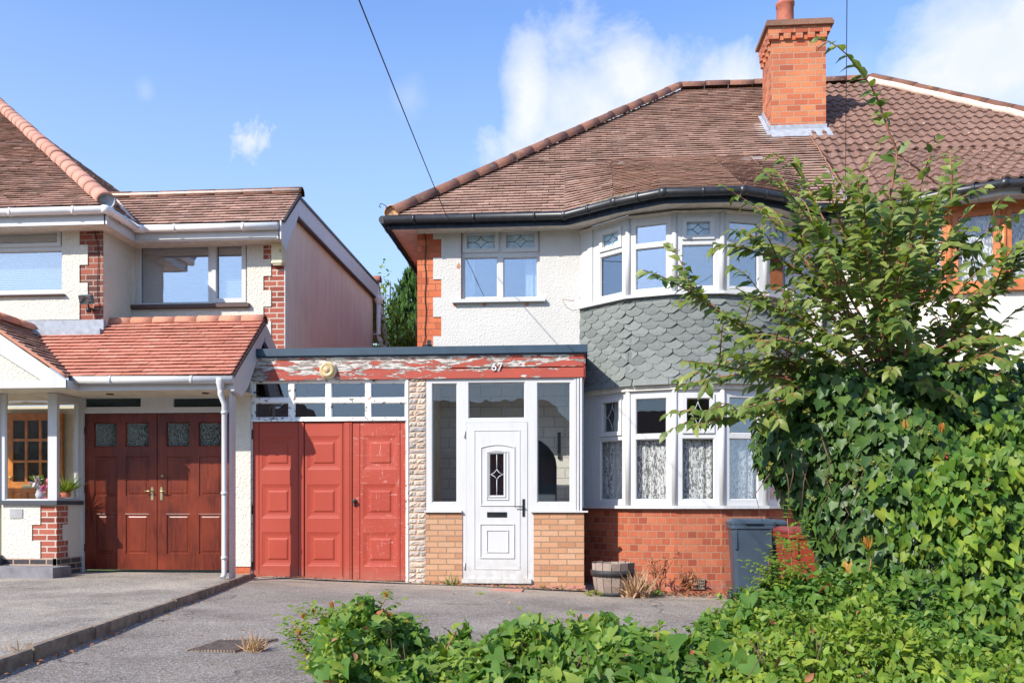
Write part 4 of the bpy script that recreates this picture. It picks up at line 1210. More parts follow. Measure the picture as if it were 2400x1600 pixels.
# chimney
cx0, cx1 = UX(1807, 14.0), UX(1936, 14.0); cy0, cy1 = 14.0, 14.62
ct = UZ(1870, 63, 13.97)
ch = thing('chimney_stack', 'tall orange brick chimney stack with dentil courses on the ridge of the roof', 'chimney', ((cx0 + cx1) / 2, 14.3, 6.5))
mb = MB()
def cbox(mb, e, z0, z1): mb.xbox(cx0 - e, cx1 + e, cy0 - e, cy1 + e, z0, z1)
cbox(mb, 0, 6.5, ct - .20); cbox(mb, .055, ct - .10, ct)
cbox(mb, .02, ct - .20, ct - .10)
x = cx0 - .04
for i in range(5):
    u = cx0 + (cx1 - cx0 - .11) * i / 4
    if i: mb.xbox(u, u + .11, cy0 - .055, cy0 - .021, ct - .19, ct - .10)
    else: mb.xbox(u - .05, u + .11, cy0 - .055, cy0 - .021, ct - .19, ct - .10)
for i in range(4):
    v = cy0 + (cy1 - cy0 - .1) * i / 3; mb.xbox(cx0 - .055, cx0 - .021, v, v + .1, ct - .24 - .0, ct - .10)
    mb.xbox(cx0 - .035, cx0 - .0005, v + .03, v + .1, ct - .34, ct - .24)
mb.build('stack', MT['brick_chim'], ch)
mb = MB(); cbox(mb, .10, ct, ct + .055); cbox(mb, .08, ct + .055, ct + .10)
mb.build('cap', mat('lichened_cap_tile', tile_mat([(.22, .11, .07), (.28, .15, .1)], dark=.5)), ch)
mb = MB()
zf = rz(cy0) + .03
mb.xbox(cx0 - .012, cx1 + .012, cy0 - .012, cy0 + .02, zf - .1, zf + .11)
mb.prism([(cx0 - .02, cy0 - .02, zf + .02), (cx1 + .04, cy0 - .02, zf + .03), (cx1 + .06, cy0 - .2, rz(cy0 - .2) + .045), (cx0 - .03, cy0 - .2, rz(cy0 - .2) + .045)], (0, 0, .012))
for k in range(7):
    y0 = cy0 + k * .09
    mb.xbox(cx0 - .012, cx0 + .01, y0, y0 + .088, rz(y0) - .1, rz(y0) + .15)
    mb.xbox(cx1 - .01, cx1 + .014, y0, y0 + .088, rz(y0) - .1, rz(y0) + .15)
mb.prism([(cx0 - .02, cy0 - .1, rz(cy0 - .1) + .045), (cx0 - .02, cy1, rz(cy1) + .045), (cx0 - .08, cy1, rz(cy1) + .04), (cx0 - .08, cy0 - .1, rz(cy0 - .1) + .04)], (0, 0, .01))
mb.prism([(cx1 + .02, cy0 - .1, rz(cy0 - .1) + .05), (cx1 + .12, cy0 - .1, rz(cy0 - .1) + .05), (cx1 + .12, cy1, rz(cy1) + .05), (cx1 + .02, cy1, rz(cy1) + .05)], (0, 0, .01))
mb.build('lead_flashing', MT['lead'], ch)
for px, dy, hh, rr in ((1840, .17, .40, .138), (1832, .45, .27, .12)):
    x = UX(px, cy0 + dy)
    MB().lathe([(rr * 1.02, 0), (rr, .05), (rr * .97, hh - .07), (rr * 1.06, hh - .06), (rr * 1.08, hh - .01), (rr * 1.02, hh), (rr * .8, hh), (rr * .78, hh - .2)], (x, cy0 + dy, ct + .10), 24).build('chimney_pot', MT['terracotta'], ch)
x = UX(1773, 16.6)
t = tag(MB().lathe([(.14, -.9), (.135, -.05), (.15, -.045), (.15, 0), (.11, 0), (.1, -.2)], (x, 16.6, UZ(1773, 195, 16.6)), 24).build('chimney_pot', MT['terracotta']), 'stubby terracotta pot showing just above the ridge left of the tall stack', 'chimney pot')
# white chalky streak below the chimney
# (it is lime washed out of the flashing, a stain of its own)

# ================================================================== RIGHT NEIGHBOUR (other half of the pair)
h2 = thing('semi_detached_house', 'attached house with brown framed bay and wavy concrete tiles at the right edge', 'house', (6.7, 12.1, 0), 'semi-detached pair')
mir = lambda x: 2 * XP - x
mb = MB()
tiles_r = (XP + .02, mir(XL))
wavy_tiles(mb, (XP + .03, ys, rz(ys) + .02), (mir(hipx(ys)), ys, rz(ys) + .02), (XR1, YR, ZR + .02), (XP + .03, YR, ZR + .02))
wavy_tiles(mb, (mir(-.16), YE, ZE + .02), (mir(XL), YE, ZE + .02), (mir(hipx(ys)), ys, rz(ys) + .02), (mir(-.16), ys, rz(ys) + .02))
for i in range(6):
    a, b = GT[i], GT[i + 1]
    wavy_tiles(mb, (mir(b[0]) + (.03 if i == 5 else 0), b[1], ZE + .02), (mir(a[0]), a[1], ZE + .02), (mir(TX[i]), ys, rz(ys) + .02), (mir(TX[i + 1]) + (.03 if i == 5 else 0), ys, rz(ys) + .02), drop=0.05)
rf2 = mb.build('roof', MT['tile_conc'], h2)
mb = MB(); mb.face([(mir(XL), YE, ZE), (mir(XL), 20.2, ZE), (XR1, YR + .02, ZR), (XR1, YR, ZR)]); mb.build('side_roof', MT['tile_conc'], rf2)
mb = MB(); ridge(mb, (mir(XL) - .06, YE + .05, ZE + .09), (XR1, YR, ZR + .09), .12, .45); mb.build('hip_tiles', MT['ridge_brown'], rf2)
mb = MB()
A, B = Vector((mir(XL) - .14, YE + .0, ZE + .06)), Vector((XR1 - .05, YR - .08, ZR + .04))
mb.tube([A.lerp(B, i / 30) + Vector((rnd.uniform(-.012, .012), 0, rnd.uniform(-.01, .01))) for i in range(31)], .062, 8)
mb.build('hip_mortar', MT['lime'], rf2)
mb = MB(); ridge(mb, (XP + .3, YR, ZR + .05), (XR1, YR, ZR + .07), .11, .42); mb.build('ridge_tiles', MT['ridge_main'], rf2)
# rough cut tile edge running down the party line
mb = MB()
P0, P1 = Vector((XP + .01, YE, ZE + .05)), Vector((XP + .01, cy0 - .2, rz(cy0 - .2) + .05))
mb.tube([P0.lerp(P1, i / 30) + Vector((rnd.uniform(-.012, .012), 0, rnd.uniform(-.006, .008))) for i in range(31)], .014, 6)
mb.build('party_mortar', mat('orange_brown_mortar', plain((.25, .13, .09), .9, .1, var=.4, vs=25, bump=1, bs=40)), rf2)
BV2 = bay_vertices(mir(BC)); EB2 = extend(BV2, YM)
bay_windows(h2, BV2, ZL0, ZL1, ZLT, 'brownframe', 'glass', (), transom=True)
bay_windows(h2, BV2, ZU0 + .02, ZU1, ZUT, 'brownframe', 'glass_low', (), transom=False)
for k, (p, q) in enumerate(((EB2[0], BV2[0]), (BV2[-1], EB2[-1]))):
    F = Fr(p, (q[0] - p[0], q[1] - p[1])); L = math.dist(p, q)
    for z0, z1 in ((ZL0, ZL1), (ZU0, ZU1)): MB().box(F, 0, L, -.06, 0.012, z0, z1).build('bay_jamb', MT['brownframe'], h2)
mb = MB(); band(mb, EB2, ZU0 - .06, ZU0 + .02, -.1, .07); mb.build('sill', MT['brownframe'], h2)
mb = MB(); band(mb, EB2, ZL0 - .06, ZL0, -.1, .07); mb.build('sill', MT['brownframe'], h2)
mb = MB(); band(mb, EB2, ZL1, ZL1 + .08, -.1, .04); mb.build('bay_head_board', MT['brownframe'], h2)
mb = MB(); band(mb, EB2, ZU1, ZU1 + .06, -.1, .03); mb.build('bay_head_board', MT['brownframe'], h2)
mb = MB(); band(mb, EB2, ZL1 + .08, ZU0 - .06, -.1, .0); mb.build('bay_roughcast', MT['cream_right'], h2)
mb = MB(); band(mb, EB2, -.5, ZL0 - .06, -.1, .0); mb.build('bay_brickwork', MT['brick_dark'], h2)
mb = MB(); mb.wall(PM, XP, mir(xw), -.4, 5.0, [(EB2[0][0] + .06, EB2[-1][0] - .06, .9, 5)], -.12, .006); mb.build('roughcast', MT['cream_right'], h2)
for i in range(5):
    F = Fr(BV2[i], (BV2[i + 1][0] - BV2[i][0], BV2[i + 1][1] - BV2[i][1])); L = math.dist(BV2[i], BV2[i + 1])
    nn_ = ['leftmost', 'second from left', 'middle', 'fourth from left', 'rightmost'][i]
    curtain(F, .03, L - .03, ZU0 + .02, ZU1, -.12, 'lace', 'white net behind the %s pane of the brown framed upper bay' % nn_, 'nets in the brown upper bay', .012, .2)
    curtain(F, .03, L - .03, ZL0 + .02, ZL1, -.12, 'bluedrape', 'pale blind behind the %s light of the brown framed lower bay' % nn_, 'blinds in the brown lower bay', .006, .3)
for z0, z1 in ((.6, 2.7), (3.4, 5.0)):
    mb = MB(); mb.face([(EB2[0][0], 13.0, z0), (EB2[-1][0], 13.0, z0), (EB2[-1][0], 13.0, z1), (EB2[0][0], 13.0, z1)]); mb.build('room_lining', MT['hallcream'], h2)
mb = MB(); strip(mb, [(mir(x), y) for x, y in reversed(Q)], 4.925, 5.075); mb.build('fascia', MT['upvc'], h2)
mb = MB()
W2, O2 = [(mir(x), y) for x, y in reversed(W)], [(mir(x), y) for x, y in reversed(OQ)]
for i in range(len(W2) - 1): mb.face([(*O2[i], 4.96), (*O2[i + 1], 4.96), (W2[i + 1][0], W2[i + 1][1] + .03, 4.96), (W2[i][0], W2[i][1] + .03, 4.96)])
mb.build('soffit', MT['upvc_soft'], h2)
gp2 = [(mir(x) if x != 3.68 else XP + .01, y, ZG) for x, y in reversed(GP)]
gutter('gutter', gp2, .056, MT['blackgut'], h2)
mb = MB()
for i in range(len(gp2) - 1):
    a, b = Vector(gp2[i]), Vector(gp2[i + 1]); n = max(1, round((b - a).length / .5))
    for k in range(n):
        c = a.lerp(b, (k + .5) / n) + Vector((0, .04, -.08)); mb.xbox(c.x - .015, c.x + .015, c.y - .03, c.y + .02, c.z - .03, c.z + .04)
mb.build('gutter_bracket', MT['blackgut'], h2)

# ================================================================== GARAGE AND PORCH (number 67)
YP = 11.1; PP = plane(YP)
gar = thing('garage_and_porch', 'flat roofed red garage and glazed porch numbered 67 with peeling red fascia', 'garage', (-2.1, 11.3, 0))
gx0, gx1 = UX(584.5, YP), UX(1368, YP)
ztrim1, ztrim0 = UZ(1000, 814.5, YP), UZ(1000, 832, YP)
zf1, zf0 = ztrim0 - .006, UZ(1000, 888, YP)
tz = lambda px, a: UZ(px, a, YP)
mb = MB()
mb.xbox(UX(575, YP), gx1 + .05, YP - .085, YP + .0, ztrim0, ztrim1)
mb.xbox(gx1 + .02, gx1 + .05, YP, YM - .02, ztrim0, ztrim1)
mb.xbox(UX(575, YP), gx1 + .03, YP - .06, YP - .03, ztrim0 - .018, ztrim0)
mb.build('edge_trim', MT['capgrey'], gar)
mb = MB(); mb.xbox(gx0, gx1 + .02, YP, YM - .02, ztrim0 + .02, ztrim1 - .03); mb.xbox(gx0, -2.28, YM - .02, 17, ztrim0 + .02, ztrim1 - .03)
mb.build('flat_roof', MT['felt'], gar)
mb = MB()
h = (zf1 - zf0)
mb.xbox(gx0, gx1, YP - .045, YP + .02, zf1 - .035, zf1)
mb.xbox(gx0, UX(1055, YP), YP - .030, YP + .02, zf0 + h * .43, zf1 - .036)
mb.xbox(UX(1055, YP) + .003, gx1, YP - .033, YP + .02, zf0 + h * .46, zf1 - .036)
mb.xbox(gx0, gx1, YP - .036, YP + .02, zf0, zf0 + h * .41)
mb.xbox(gx1 - .001, gx1 + .02, YP - .02, YM, zf0, zf1)
mb.build('fascia', MT['peel'], gar)
# numbers
def stroke(mb, pts, w=.017, d=(-.045, -.033)):
    mb.tube([(x, YP + d[0] - .006, z) for x, z in pts], w / 2, 6)
mb = MB()
nx, nz0 = UP(1154, 869.5, YP); s_ = .092
def six(x, z, s): return [(x + .30 * s + .27 * s * math.cos(g), z + .30 * s + .27 * s * math.sin(g)) for g in [R(a) for a in range(90, 451, 30)]]
stroke(mb, six(nx, nz0, s_)); stroke(mb, [(nx + .05 * s_, nz0 + .33 * s_), (nx + .10 * s_, nz0 + .6 * s_), (nx + .25 * s_, nz0 + .85 * s_), (nx + .5 * s_, nz0 + .97 * s_)])
n7 = nx + .075
stroke(mb, [(n7, nz0 + .96 * s_), (n7 + .55 * s_, nz0 + .96 * s_), (n7 + .2 * s_, nz0 + .04 * s_)])
mb.build('house_number', MT['numwhite'], gar)

# garage window band
cols = [(595.5, 676), (688.5, 763.5), (775.5, 856.5), (868, 950)]
rows = [(896, 933), (943, 979)]
fo = RECT(590, 890, 954, 986, YP)
panes = []
for a, b in cols:
    for c, d in rows: panes.append(RECT(a, c, b, d, YP))
wob = window(gar, PP, (fo[0], fo[1], fo[2], zf0), panes, frame='flaky', glass='glass_dim', depth=.06, proud=-.01, dglass=-.03)
mb = MB(); mb.xbox(fo[0], fo[1], YP - .03, YP + .03, fo[2] - .012, fo[2] + .012); mb.build('window_board', MT['flaky'], wob)
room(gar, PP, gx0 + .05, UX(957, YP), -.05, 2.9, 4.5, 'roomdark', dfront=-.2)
# garage doors
zd0, zd1 = .078, UZ(700, 987.5, YP) - .012
def dx(cx): return UX(cx / 2.53 + 560, YP)
leaves = [(83, 354), (387, 622), (671, 990)]
def prow(t, b): return UZ(700, b / 2.53 + 780, YP), UZ(700, t / 2.53 + 780, YP)
PR_ = [prow(612, 810), prow(897, 1097), prow(1180, 1380)]
for (a, b), (pl, pr), nm_ in zip(leaves, ((135, 325), (405, 600), (738, 937)), ('', '', '')):
    mb = MB()
    u0, u1 = dx(a) + .004, dx(b) - .004; pu0, pu1 = dx(pl), dx(pr)
    hs_ = [(pu0, pu1, z0, z1) for z0, z1 in PR_]
    grooves = [dx(118), dx(352)] if a == 83 else ([dx(622) - .02] if a == 387 else [dx(716), dx(955)])
    mb.wall(PP, u0, u1, zd0, zd1, hs_, -.045, -.005)
    for z0, z1 in PR_:
        mb.loft(PP, rect_outline(pu0, pu1, z0, z1), [(0, -.005), (.010, -.009), (.045, -.015), (.078, -.016), (.095, -.006), (.106, -.004)])
    dr = mb.build('garage_door_leaf', MT['reddoor'], gar)
    mb = MB()
    for g_ in grooves: mb.xbox(g_ - .004, g_ + .004, YP + .003, YP + .0065, zd0 + .01, zd1 - .01)
    mb.build('groove', mat('dark_groove', plain((.12, .02, .015), .8, .1)), dr)
mb = MB(); mb.xbox(dx(356), dx(385), YP - .012, YP + .03, zd0, zd1); mb.xbox(dx(624), dx(657), YP - .006, YP + .03, zd0, zd1); mb.xbox(dx(661), dx(669), YP - .010, YP + .03, zd0, zd1)
mb.build('cover_strip', MT['reddoor'], gar)
hx, hz = UP(687 / 2.53 + 560, 1003 / 2.53 + 780, YP)
mb = MB(); mb.lathe([(.03, 0), (.028, .012), (.012, .014), (.012, .035), (.024, .037), (.022, .05), (.001, .053)], (hx, YP + .002, hz + .015), 14, axis='y'); mb.lathe([(.018, 0), (.016, .02), (.001, .022)], (hx, YP + .002, hz - .035), 12, axis='y')
mb.build('door_knob', MT['iron'], gar)
mb = MB()
for z in (.2, .95, 1.95): mb.xbox(UX(592, YP) - .012, UX(592, YP) + .006, YP - .012, YP - .003, z, z + .12); mb.xbox(UX(951, YP) - .002, UX(951, YP) + .012, YP - .012, YP - .003, z, z + .12)
mb.build('hinge', MT['iron'], gar)
mb = MB(); mb.xbox(UX(951.5, YP), UX(957.5, YP), YP - .02, YP + .05, .06, zf0); mb.build('door_post', MT['flaky'], gar)
mb = MB(); mb.xbox(UX(584, YP), UX(592, YP), YP - .008, YP + .05, .06, zf0)
mb.build('door_post', MT['flaky'], gar)
mb = MB(); mb.xbox(gx0, UX(957, YP), YP + .02, YP + .12, -.1, .07); mb.build('threshold', MT['concrete'], gar)
# stone pier
sx0, sx1 = UX(958.5, YP), UX(998, YP)
mb = MB(); mb.xbox(sx0, sx1, YP - .005, YP + .12, -.1, zf0); mb.build('pier_mortar', MT['mortar'], gar)
mb = MB(); z = .03; k = 0
while z < zf0 - .02:
    hh = rnd.uniform(.066, .078); split = rnd.choice([.45, .5, .55, .3, .7, 1.2])
    xs = [sx0 + .002, sx0 + (sx1 - sx0) * split, sx1 - .002] if split < 1 else [sx0 + .002, sx1 - .002]
    for i in range(len(xs) - 1):
        a, b = xs[i], xs[i + 1] - (.008 if i < len(xs) - 2 else 0); ztop = min(z + hh - .01, zf0)
        nxs, nzs = 5, 4; n0 = len(mb.v)
        for jz in range(nzs + 1):
            for jx in range(nxs + 1):
                e = jx in (0, nxs) or jz in (0, nzs)
                mb.v.append((a + (b - a) * jx / nxs, YP - (.006 if e else rnd.uniform(.012, .026)), z + (ztop - z) * jz / nzs))
        for jz in range(nzs):
            for jx in range(nxs):
                q = n0 + jz * (nxs + 1) + jx; mb.f.append((q, q + 1, q + nxs + 2, q + nxs + 1)); mb.sm.append(False)
    z += hh
mb.build('stone_pier', MT['stone'], gar)
# porch frames
zfr0 = UZ(1100, 1196, YP)
lw = window(gar, PP, (UX(998.8, YP), UX(1084, YP), zfr0, zf0), [RECT(1012, 898, 1071.7, 1177.5, YP)], glass='glass_low', depth=.07, proud=.0,
       sill=(UX(996, YP), UX(1083, YP), -.02, .05, UZ(1000, 1200, YP), zfr0))
rw = window(gar, PP, (UX(1251, YP), UX(1357, YP), zfr0, zf0), [RECT(1258.5, 896, 1337.5, 1177.5, YP)], glass='glass_low', depth=.07, proud=.0,
       sill=(UX(1244, YP), UX(1378, YP), -.02, .05, UZ(1300, 1200, YP), zfr0))
mb = MB()
for i in range(3): a = UX(1345 + i * 7, YP); mb.xbox(a, a + .028, YP - .012 - .006 * i, YP + .06, zfr0, zf0)
mb.build('corner_trim', MT['upvc'], rw)
mb = MB(); mb.xbox(gx1 - .06, gx1 + .0, YP + .06, YM - .03, zfr0 + .04, zf0); mb.build('side_frame', MT['upvc'], gar)
# door frame + transom
dfo = (UX(1084, YP), UX(1251, YP), .035, zf0)
dl = RECT(1092.5, 989.6, 1236.7, 1353.6, YP)
tr = RECT(1097.4, 895.5, 1230.7, 981, YP)
dw = window(gar, PP, dfo, [tr], glass='glass_low', depth=.07, proud=.0, holes=[(dl[0], dl[1], .05, dl[3])], name='door_frame')
# door leaf
mb = MB()
gl = RECT(940 + 522 / 2.528, 780 + 710 / 2.528, 940 + 612 / 2.528, 780 + 965 / 2.528, YP)
mb.wall(PP, dl[0] + .003, dl[1] - .003, .062, dl[3] - .003, [gl], -.05, .008)
C4 = lambda l, t, r, b: RECT(940 + l / 2.528, 780 + t / 2.528, 940 + r / 2.528, 780 + b / 2.528, YP)
def mould(mb, outline, w=.02, h=.011, d=.008):
    mb.loft(PP, outline, [(0, d), (w * .25, d + h), (w * .6, d + h), (w, d - .004), (w * 1.5, d)], cap=False)
mould(mb, rect_outline(*C4(432, 575, 706, 1400)), .016, .008)
mould(mb, arch_outline(*C4(470, 658, 676, 1025), rise=.035), .022, .013)
mould(mb, arch_outline(*C4(505, 693, 639, 990), rise=.02), .018, .012)
mould(mb, rect_outline(gl[0] - .02, gl[1] + .02, gl[2] - .02, gl[3] + .02), .02, .014)
mould(mb, rect_outline(*C4(466, 1127, 674, 1335)), .022, .013)
mould(mb, rect_outline(*C4(505, 1164, 638, 1300)), .018, .012)
door = mb.build('front_door', MT['upvc'], gar)
MB().box(PP, gl[0] - .002, gl[1] + .002, -.016, -.010, gl[2] - .002, gl[3] + .002).build('pane', MT['glass'], door)
mb = MB(); cu = (gl[0] + gl[1]) / 2; zz = (gl[2] + gl[3]) / 2; hu = (gl[1] - gl[0]) / 2
for p, q in (((cu, gl[2]), (cu, zz - .065)), ((cu, zz + .065), (cu, gl[3])), ((gl[0], zz), (cu - hu * .75, zz)), ((cu + hu * .75, zz), (gl[1], zz))):
    mb.tube([PP(p[0], -.006, p[1]), PP(q[0], -.006, q[1])], .004, 4)
tp = [(cu, zz + .065), (cu + hu * .75, zz), (cu, zz - .065), (cu - hu * .75, zz)]
for i in range(4):
    p, q = tp[i], tp[(i + 1) % 4]; m = ((p[0] + q[0]) / 2 * .6 + cu * .4, (p[1] + q[1]) / 2 * .6 + zz * .4)
    mb.tube([PP(p[0], -.006, p[1]), PP((p[0] + q[0] + 2 * m[0]) / 4, -.006, (p[1] + q[1] + 2 * m[1]) / 4), PP(q[0], -.006, q[1])], .004, 4)
mb.build('leading', MT['whitecame'], door)
lb = C4(510, 1060, 627, 1090)
mb = MB(); mb.wall(PP, *lb, [(lb[0] + .012, lb[1] - .012, lb[2] + .010, lb[3] - .010)], .007, .016); mb.box(PP, lb[0] + .01, lb[1] - .01, .006, .011, lb[2] + .008, lb[3] - .008)
mb.build('letterbox', MT['chrome'], door)
hb = C4(719, 983, 733, 1086)
mb = MB(); mb.box(PP, hb[0], hb[1], .008, .018, hb[2], hb[3]); hz_ = hb[3] - .10
mb.tube([PP((hb[0] + hb[1]) / 2, .01, hz_), PP((hb[0] + hb[1]) / 2, .055, hz_)], .009, 8); mb.tube([PP((hb[0] + hb[1]) / 2, .05, hz_), PP(hb[0] - .06, .05, hz_ + .004), PP(hb[0] - .10, .045, hz_)], .008, 8)
mb.build('handle', MT['chrome'], door)
mb = MB()
for y_ in (600, 1380): 
    hx_, hz_ = UP(940 + 377 / 2.528, 780 + y_ / 2.528, YP); mb.tube([PP(hx_, .012, hz_ - .045), PP(hx_, .012, hz_ + .045)], .011, 8)
mb.build('hinge', MT['upvc_soft'], door)
th_ = RECT(1083, 1355.5, 1244.6, 1364.6, YP)
mb = MB(); mb.xbox(dfo[0] - .005, UX(1251, YP) - .03, YP - .055, YP + .07, th_[2], th_[3] + .004); mb.build('door_sill', MT['upvc'], gar)
# brick panels under the side lights
mb = MB(); mb.xbox(UX(998.5, YP), UX(1083.8, YP), YP - .012, YP + .1, .03, UZ(1000, 1200, YP))
mb.build('brick_panel', MT['brick_buff'], gar)
mb = MB(); mb.xbox(UX(1250.8, YP), gx1 + .005, YP - .012, YP + .1, .03, UZ(1300, 1200, YP)); mb.xbox(gx1 - .1, gx1 + .0049, YP + .1, YM - .02, .03, UZ(1300, 1200, YP))
mb.build('brick_panel', MT['brick_buff'], gar)
mb = MB(); mb.xbox(UX(998.5, YP), gx1 + .02, YP - .03, YP + .1, -.12, .032)
mb.build('painted_plinth', MT['pinkbase'], gar)
# inside the porch
mb = MB(); mb.face([(-1.92, YP + .12, .05), (0.08, YP + .12, .05), (0.08, YM - .03, .05), (-1.92, YM - .03, .05)]); mb.build('porch_floor', MT['terracotta'], gar)
mb = MB(); mb.face([(-1.92, YP + .06, .05), (-1.92, YM + 1.2, .05), (-1.92, YM + 1.2, 2.76), (-1.92, YP + .06, 2.76)])
mb.face([(-1.92, YP + .03, 2.75), (0.1, YP + .03, 2.75), (0.1, YM, 2.75), (-1.92, YM, 2.75)]); mb.build('porch_lining', MT['hallcream'], gar)
# arched recess of the old front door
ax0, ax1, az = UX(1105, YM), UX(1305, YM), 1.62
mb = MB(); W0, W1 = -1.92, .10
n_ = 14; arc = [((ax0 + ax1) / 2 - (ax1 - ax0) / 2 * math.cos(math.pi * i / n_), az + (ax1 - ax0) / 2 * math.sin(math.pi * i / n_) * .75) for i in range(n_ + 1)]
F_ = plane(YM - .04)
mb.face([F_(W0, 0, .05), F_(ax0, 0, .05), F_(ax0, 0, az), F_(W0, 0, az)]); mb.face([F_(ax1, 0, .05), F_(W1, 0, .05), F_(W1, 0, az), F_(ax1, 0, az)])
mb.face([F_(W0, 0, az)] + [F_(x, 0, z) for x, z in arc[:n_ // 2 + 1]] + [F_((ax0 + ax1) / 2, 0, 2.75), F_(W0, 0, 2.75)])
mb.face([F_(x, 0, z) for x, z in arc[n_ // 2:]] + [F_(W1, 0, az), F_(W1, 0, 2.75), F_((ax0 + ax1) / 2, 0, 2.75)])
mb.build('painted_inner_wall', MT['brick_white'], gar)
mb = MB(); full = [(ax0, .05)] + arc + [(ax1, .05)]
for i in range(len(full) - 1): mb.face([F_(full[i][0], 0, full[i][1]), F_(full[i + 1][0], 0, full[i + 1][1]), F_(full[i + 1][0], -.55, full[i + 1][1]), F_(full[i][0], -.55, full[i][1])])
mb.build('arch_reveal', MT['room'], gar)
mb = MB(); mb.box(F_, ax0 - .1, ax1 + .1, -.62, -.56, .05, 2.6); mb.build('inner_door', mat('dark_grey_blue_door', plain((.07, .09, .11), .5, .3)), gar)
mb = MB(); a_, b_ = UP(940 + 937 / 2.528, 780 + 660 / 2.528, YM - .06); mb.xbox(a_ - .022, a_ + .022, YM - .075, YM - .045, b_ - .20, b_ + .17); mb.build('wall_plate', MT['black'], gar)

# round lamp on the fascia
lx, lz = UP(768.7, 867.7, YP - .05)
lamp = thing('bulkhead_lamp', 'round yellowed bulkhead lamp on the peeling red fascia above the garage', 'wall lamp', (lx, YP - .03, lz))
MB().lathe([(.112, 0), (.112, .028), (.100, .034)], (lx, YP - .034, lz), 32, axis='y').build('lamp_base', MT['cream_plastic'], lamp)
MB().lathe([(.1, .0), (.099, .035), (.09, .048), (.06, .054), (.058, .050), (.045, .050), (.043, .056), (.001, .060)], (lx, YP - .066, lz), 32, axis='y').build('diffuser', MT['beige_glass'], lamp)

# ================================================================== LEFT NEIGHBOUR
YL, YU, YC, YD = 11.17, 11.95, 10.33, 11.2     # upper left wall, upper right wall, canopy fascia, garage doors
XS = -4.16                                      # gable side wall
nb = thing('detached_house', 'cream rendered neighbour with red brick quoins and mahogany garage doors on the left', 'house', (-6.5, 11.4, .15))
PL, PU, PD = plane(YL), plane(YU), plane(YD)
PF = plane(10.62)                               # porch front
xqc = UX(242, YL)
# --- upper left wall
lw_ = (-12.0, UX(147, YL), UZ(100, 692, YL), UZ(100, 523, YL))
lq = [(UX(a, YL)) for a in (187.5, 206.7)]
bl = [UZ(200, 200 + y / 2.613, YL) for y in (868, 978, 1100, 1210, 1330, 1500)]
mb = MB(); mb.wall(PL, lq[0] - .1, xqc, UZ(200, 752, YL), 4.95, [], -.12, 0, outer=False)
mb.build('brick_quoin', MT['brick_brown'], nb)
mb = MB()
mb.wall(PL, -14, lq[1], UZ(100, 750, YL), 4.95, [lw_, (lq[0], lq[1], bl[1], bl[0]), (lq[0], lq[1], bl[3], bl[2]), (lq[0], lq[1], bl[5], bl[4])], -.1, .014)
mb.build('cream_render', MT['cream'], nb)
mb = MB(); mb.wall(Fr((xqc, YL), (0, 1)), 0.0, YU - YL + .1, 3.0, 4.95, [], -.05, .002, outer=False)
mb.build('cream_render', MT['cream'], nb); mb = MB()
# --- upper right wall
rw_ = RECT(315.7, 558, 580, 717, YU)
uq = [UX(a, YU) for a in (618, 636)]
bu = [UZ(640, 200 + y / 2.613, YU) for y in (980, 1065, 1168, 1255, 1355, 1445, 1560, 1650)]
mb.wall(PU, xqc - .1, uq[1], 2.4, 4.95, [rw_] + [(uq[0], uq[1], bu[i + 1], bu[i]) for i in (0, 2, 4, 6)], -.1, .014)
mb.build('cream_render', MT['cream'], nb)
mb = MB(); mb.wall(PU, uq[0] - .1, XS, .1, 4.95, [], -.12, 0); mb.build('brick_quoin', MT['brick_red'], nb)
mb = MB(); mb.xbox(XS - .004, XS + .006, YU - .004, YU + .012, .1, 5.0); mb.build('corner_bead', MT['upvc_soft'], nb)
mb = MB(); mb.wall(Fr((XS, YU + .012), (0, 1)), 0, 5.3, 0, 5.32, [], -.1, 0)
mb.build('side_wall', MT['sidewall'], nb)
# windows
zt_ = [UZ(100, 586, YL), UZ(100, 577, YL)]
window(nb, PL, (-8.9, lw_[1], lw_[2], lw_[3]), [(-8.8, UX(144.6, YL) - .01, lw_[2] + .07, zt_[0]), (-8.8, UX(134, YL), UZ(100, 569, YL), UZ(100, 537, YL), 's')], glass='glass_up', proud=-.02, sashw=.05)
MB().box(PL, -8.9, UX(156, YL), -.02, .07, UZ(100, 694.5, YL), lw_[2]).build('sill', MT['browntrim'], nb)
ps = [RECT(325.5, 567.5, 486.5, 710, YU), RECT(505, 570, 565.6, 699, YU) + ('s',)]
window(nb, PU, rw_, ps, glass='glass_up', proud=-.03, sashw=.062)
MB().box(PU, UX(311, YU), UX(587, YU), -.02, .075, UZ(400, 724, YU), rw_[2]).build('sill', MT['browntrim'], nb)
def blind(F, u0, u1, z0, z1, d, label):
    mb = MB(); z = z0
    while z < z1:
        mb.box(F, u0, u1, d - .010, d + .010, z, z + .0015)
        mb.face([F(u0, d + .011, z + .002), F(u1, d + .011, z + .002), F(u1, d - .010, z + .021), F(u0, d - .010, z + .021)])
        z += .024
    tag(mb.build('window_blind', MT['blind']), label, 'blind', 'venetian blinds upstairs next door')
blind(PL, -8.8, UX(145, YL), lw_[2] + .03, lw_[3] - .03, -.14, 'white slatted blind behind the upstairs window cut off by the left edge')
blind(PU, UX(322, YU), UX(489, YU), rw_[2] + .04, rw_[3] - .03, -.14, 'white slatted blind behind the wide fixed pane above the orange canopy')
blind(PU, UX(498, YU), UX(572, YU), rw_[2] + .04, rw_[3] - .03, -.14, 'white slatted blind behind the narrow opening pane above the orange canopy')
room(nb, PL, -9, lw_[1] + .1, 3.2, 5, 1.5, 'roomblue'); room(nb, PU, rw_[0] - .2, rw_[1] + .1, 3.6, 5, 1.5, 'roomblue')
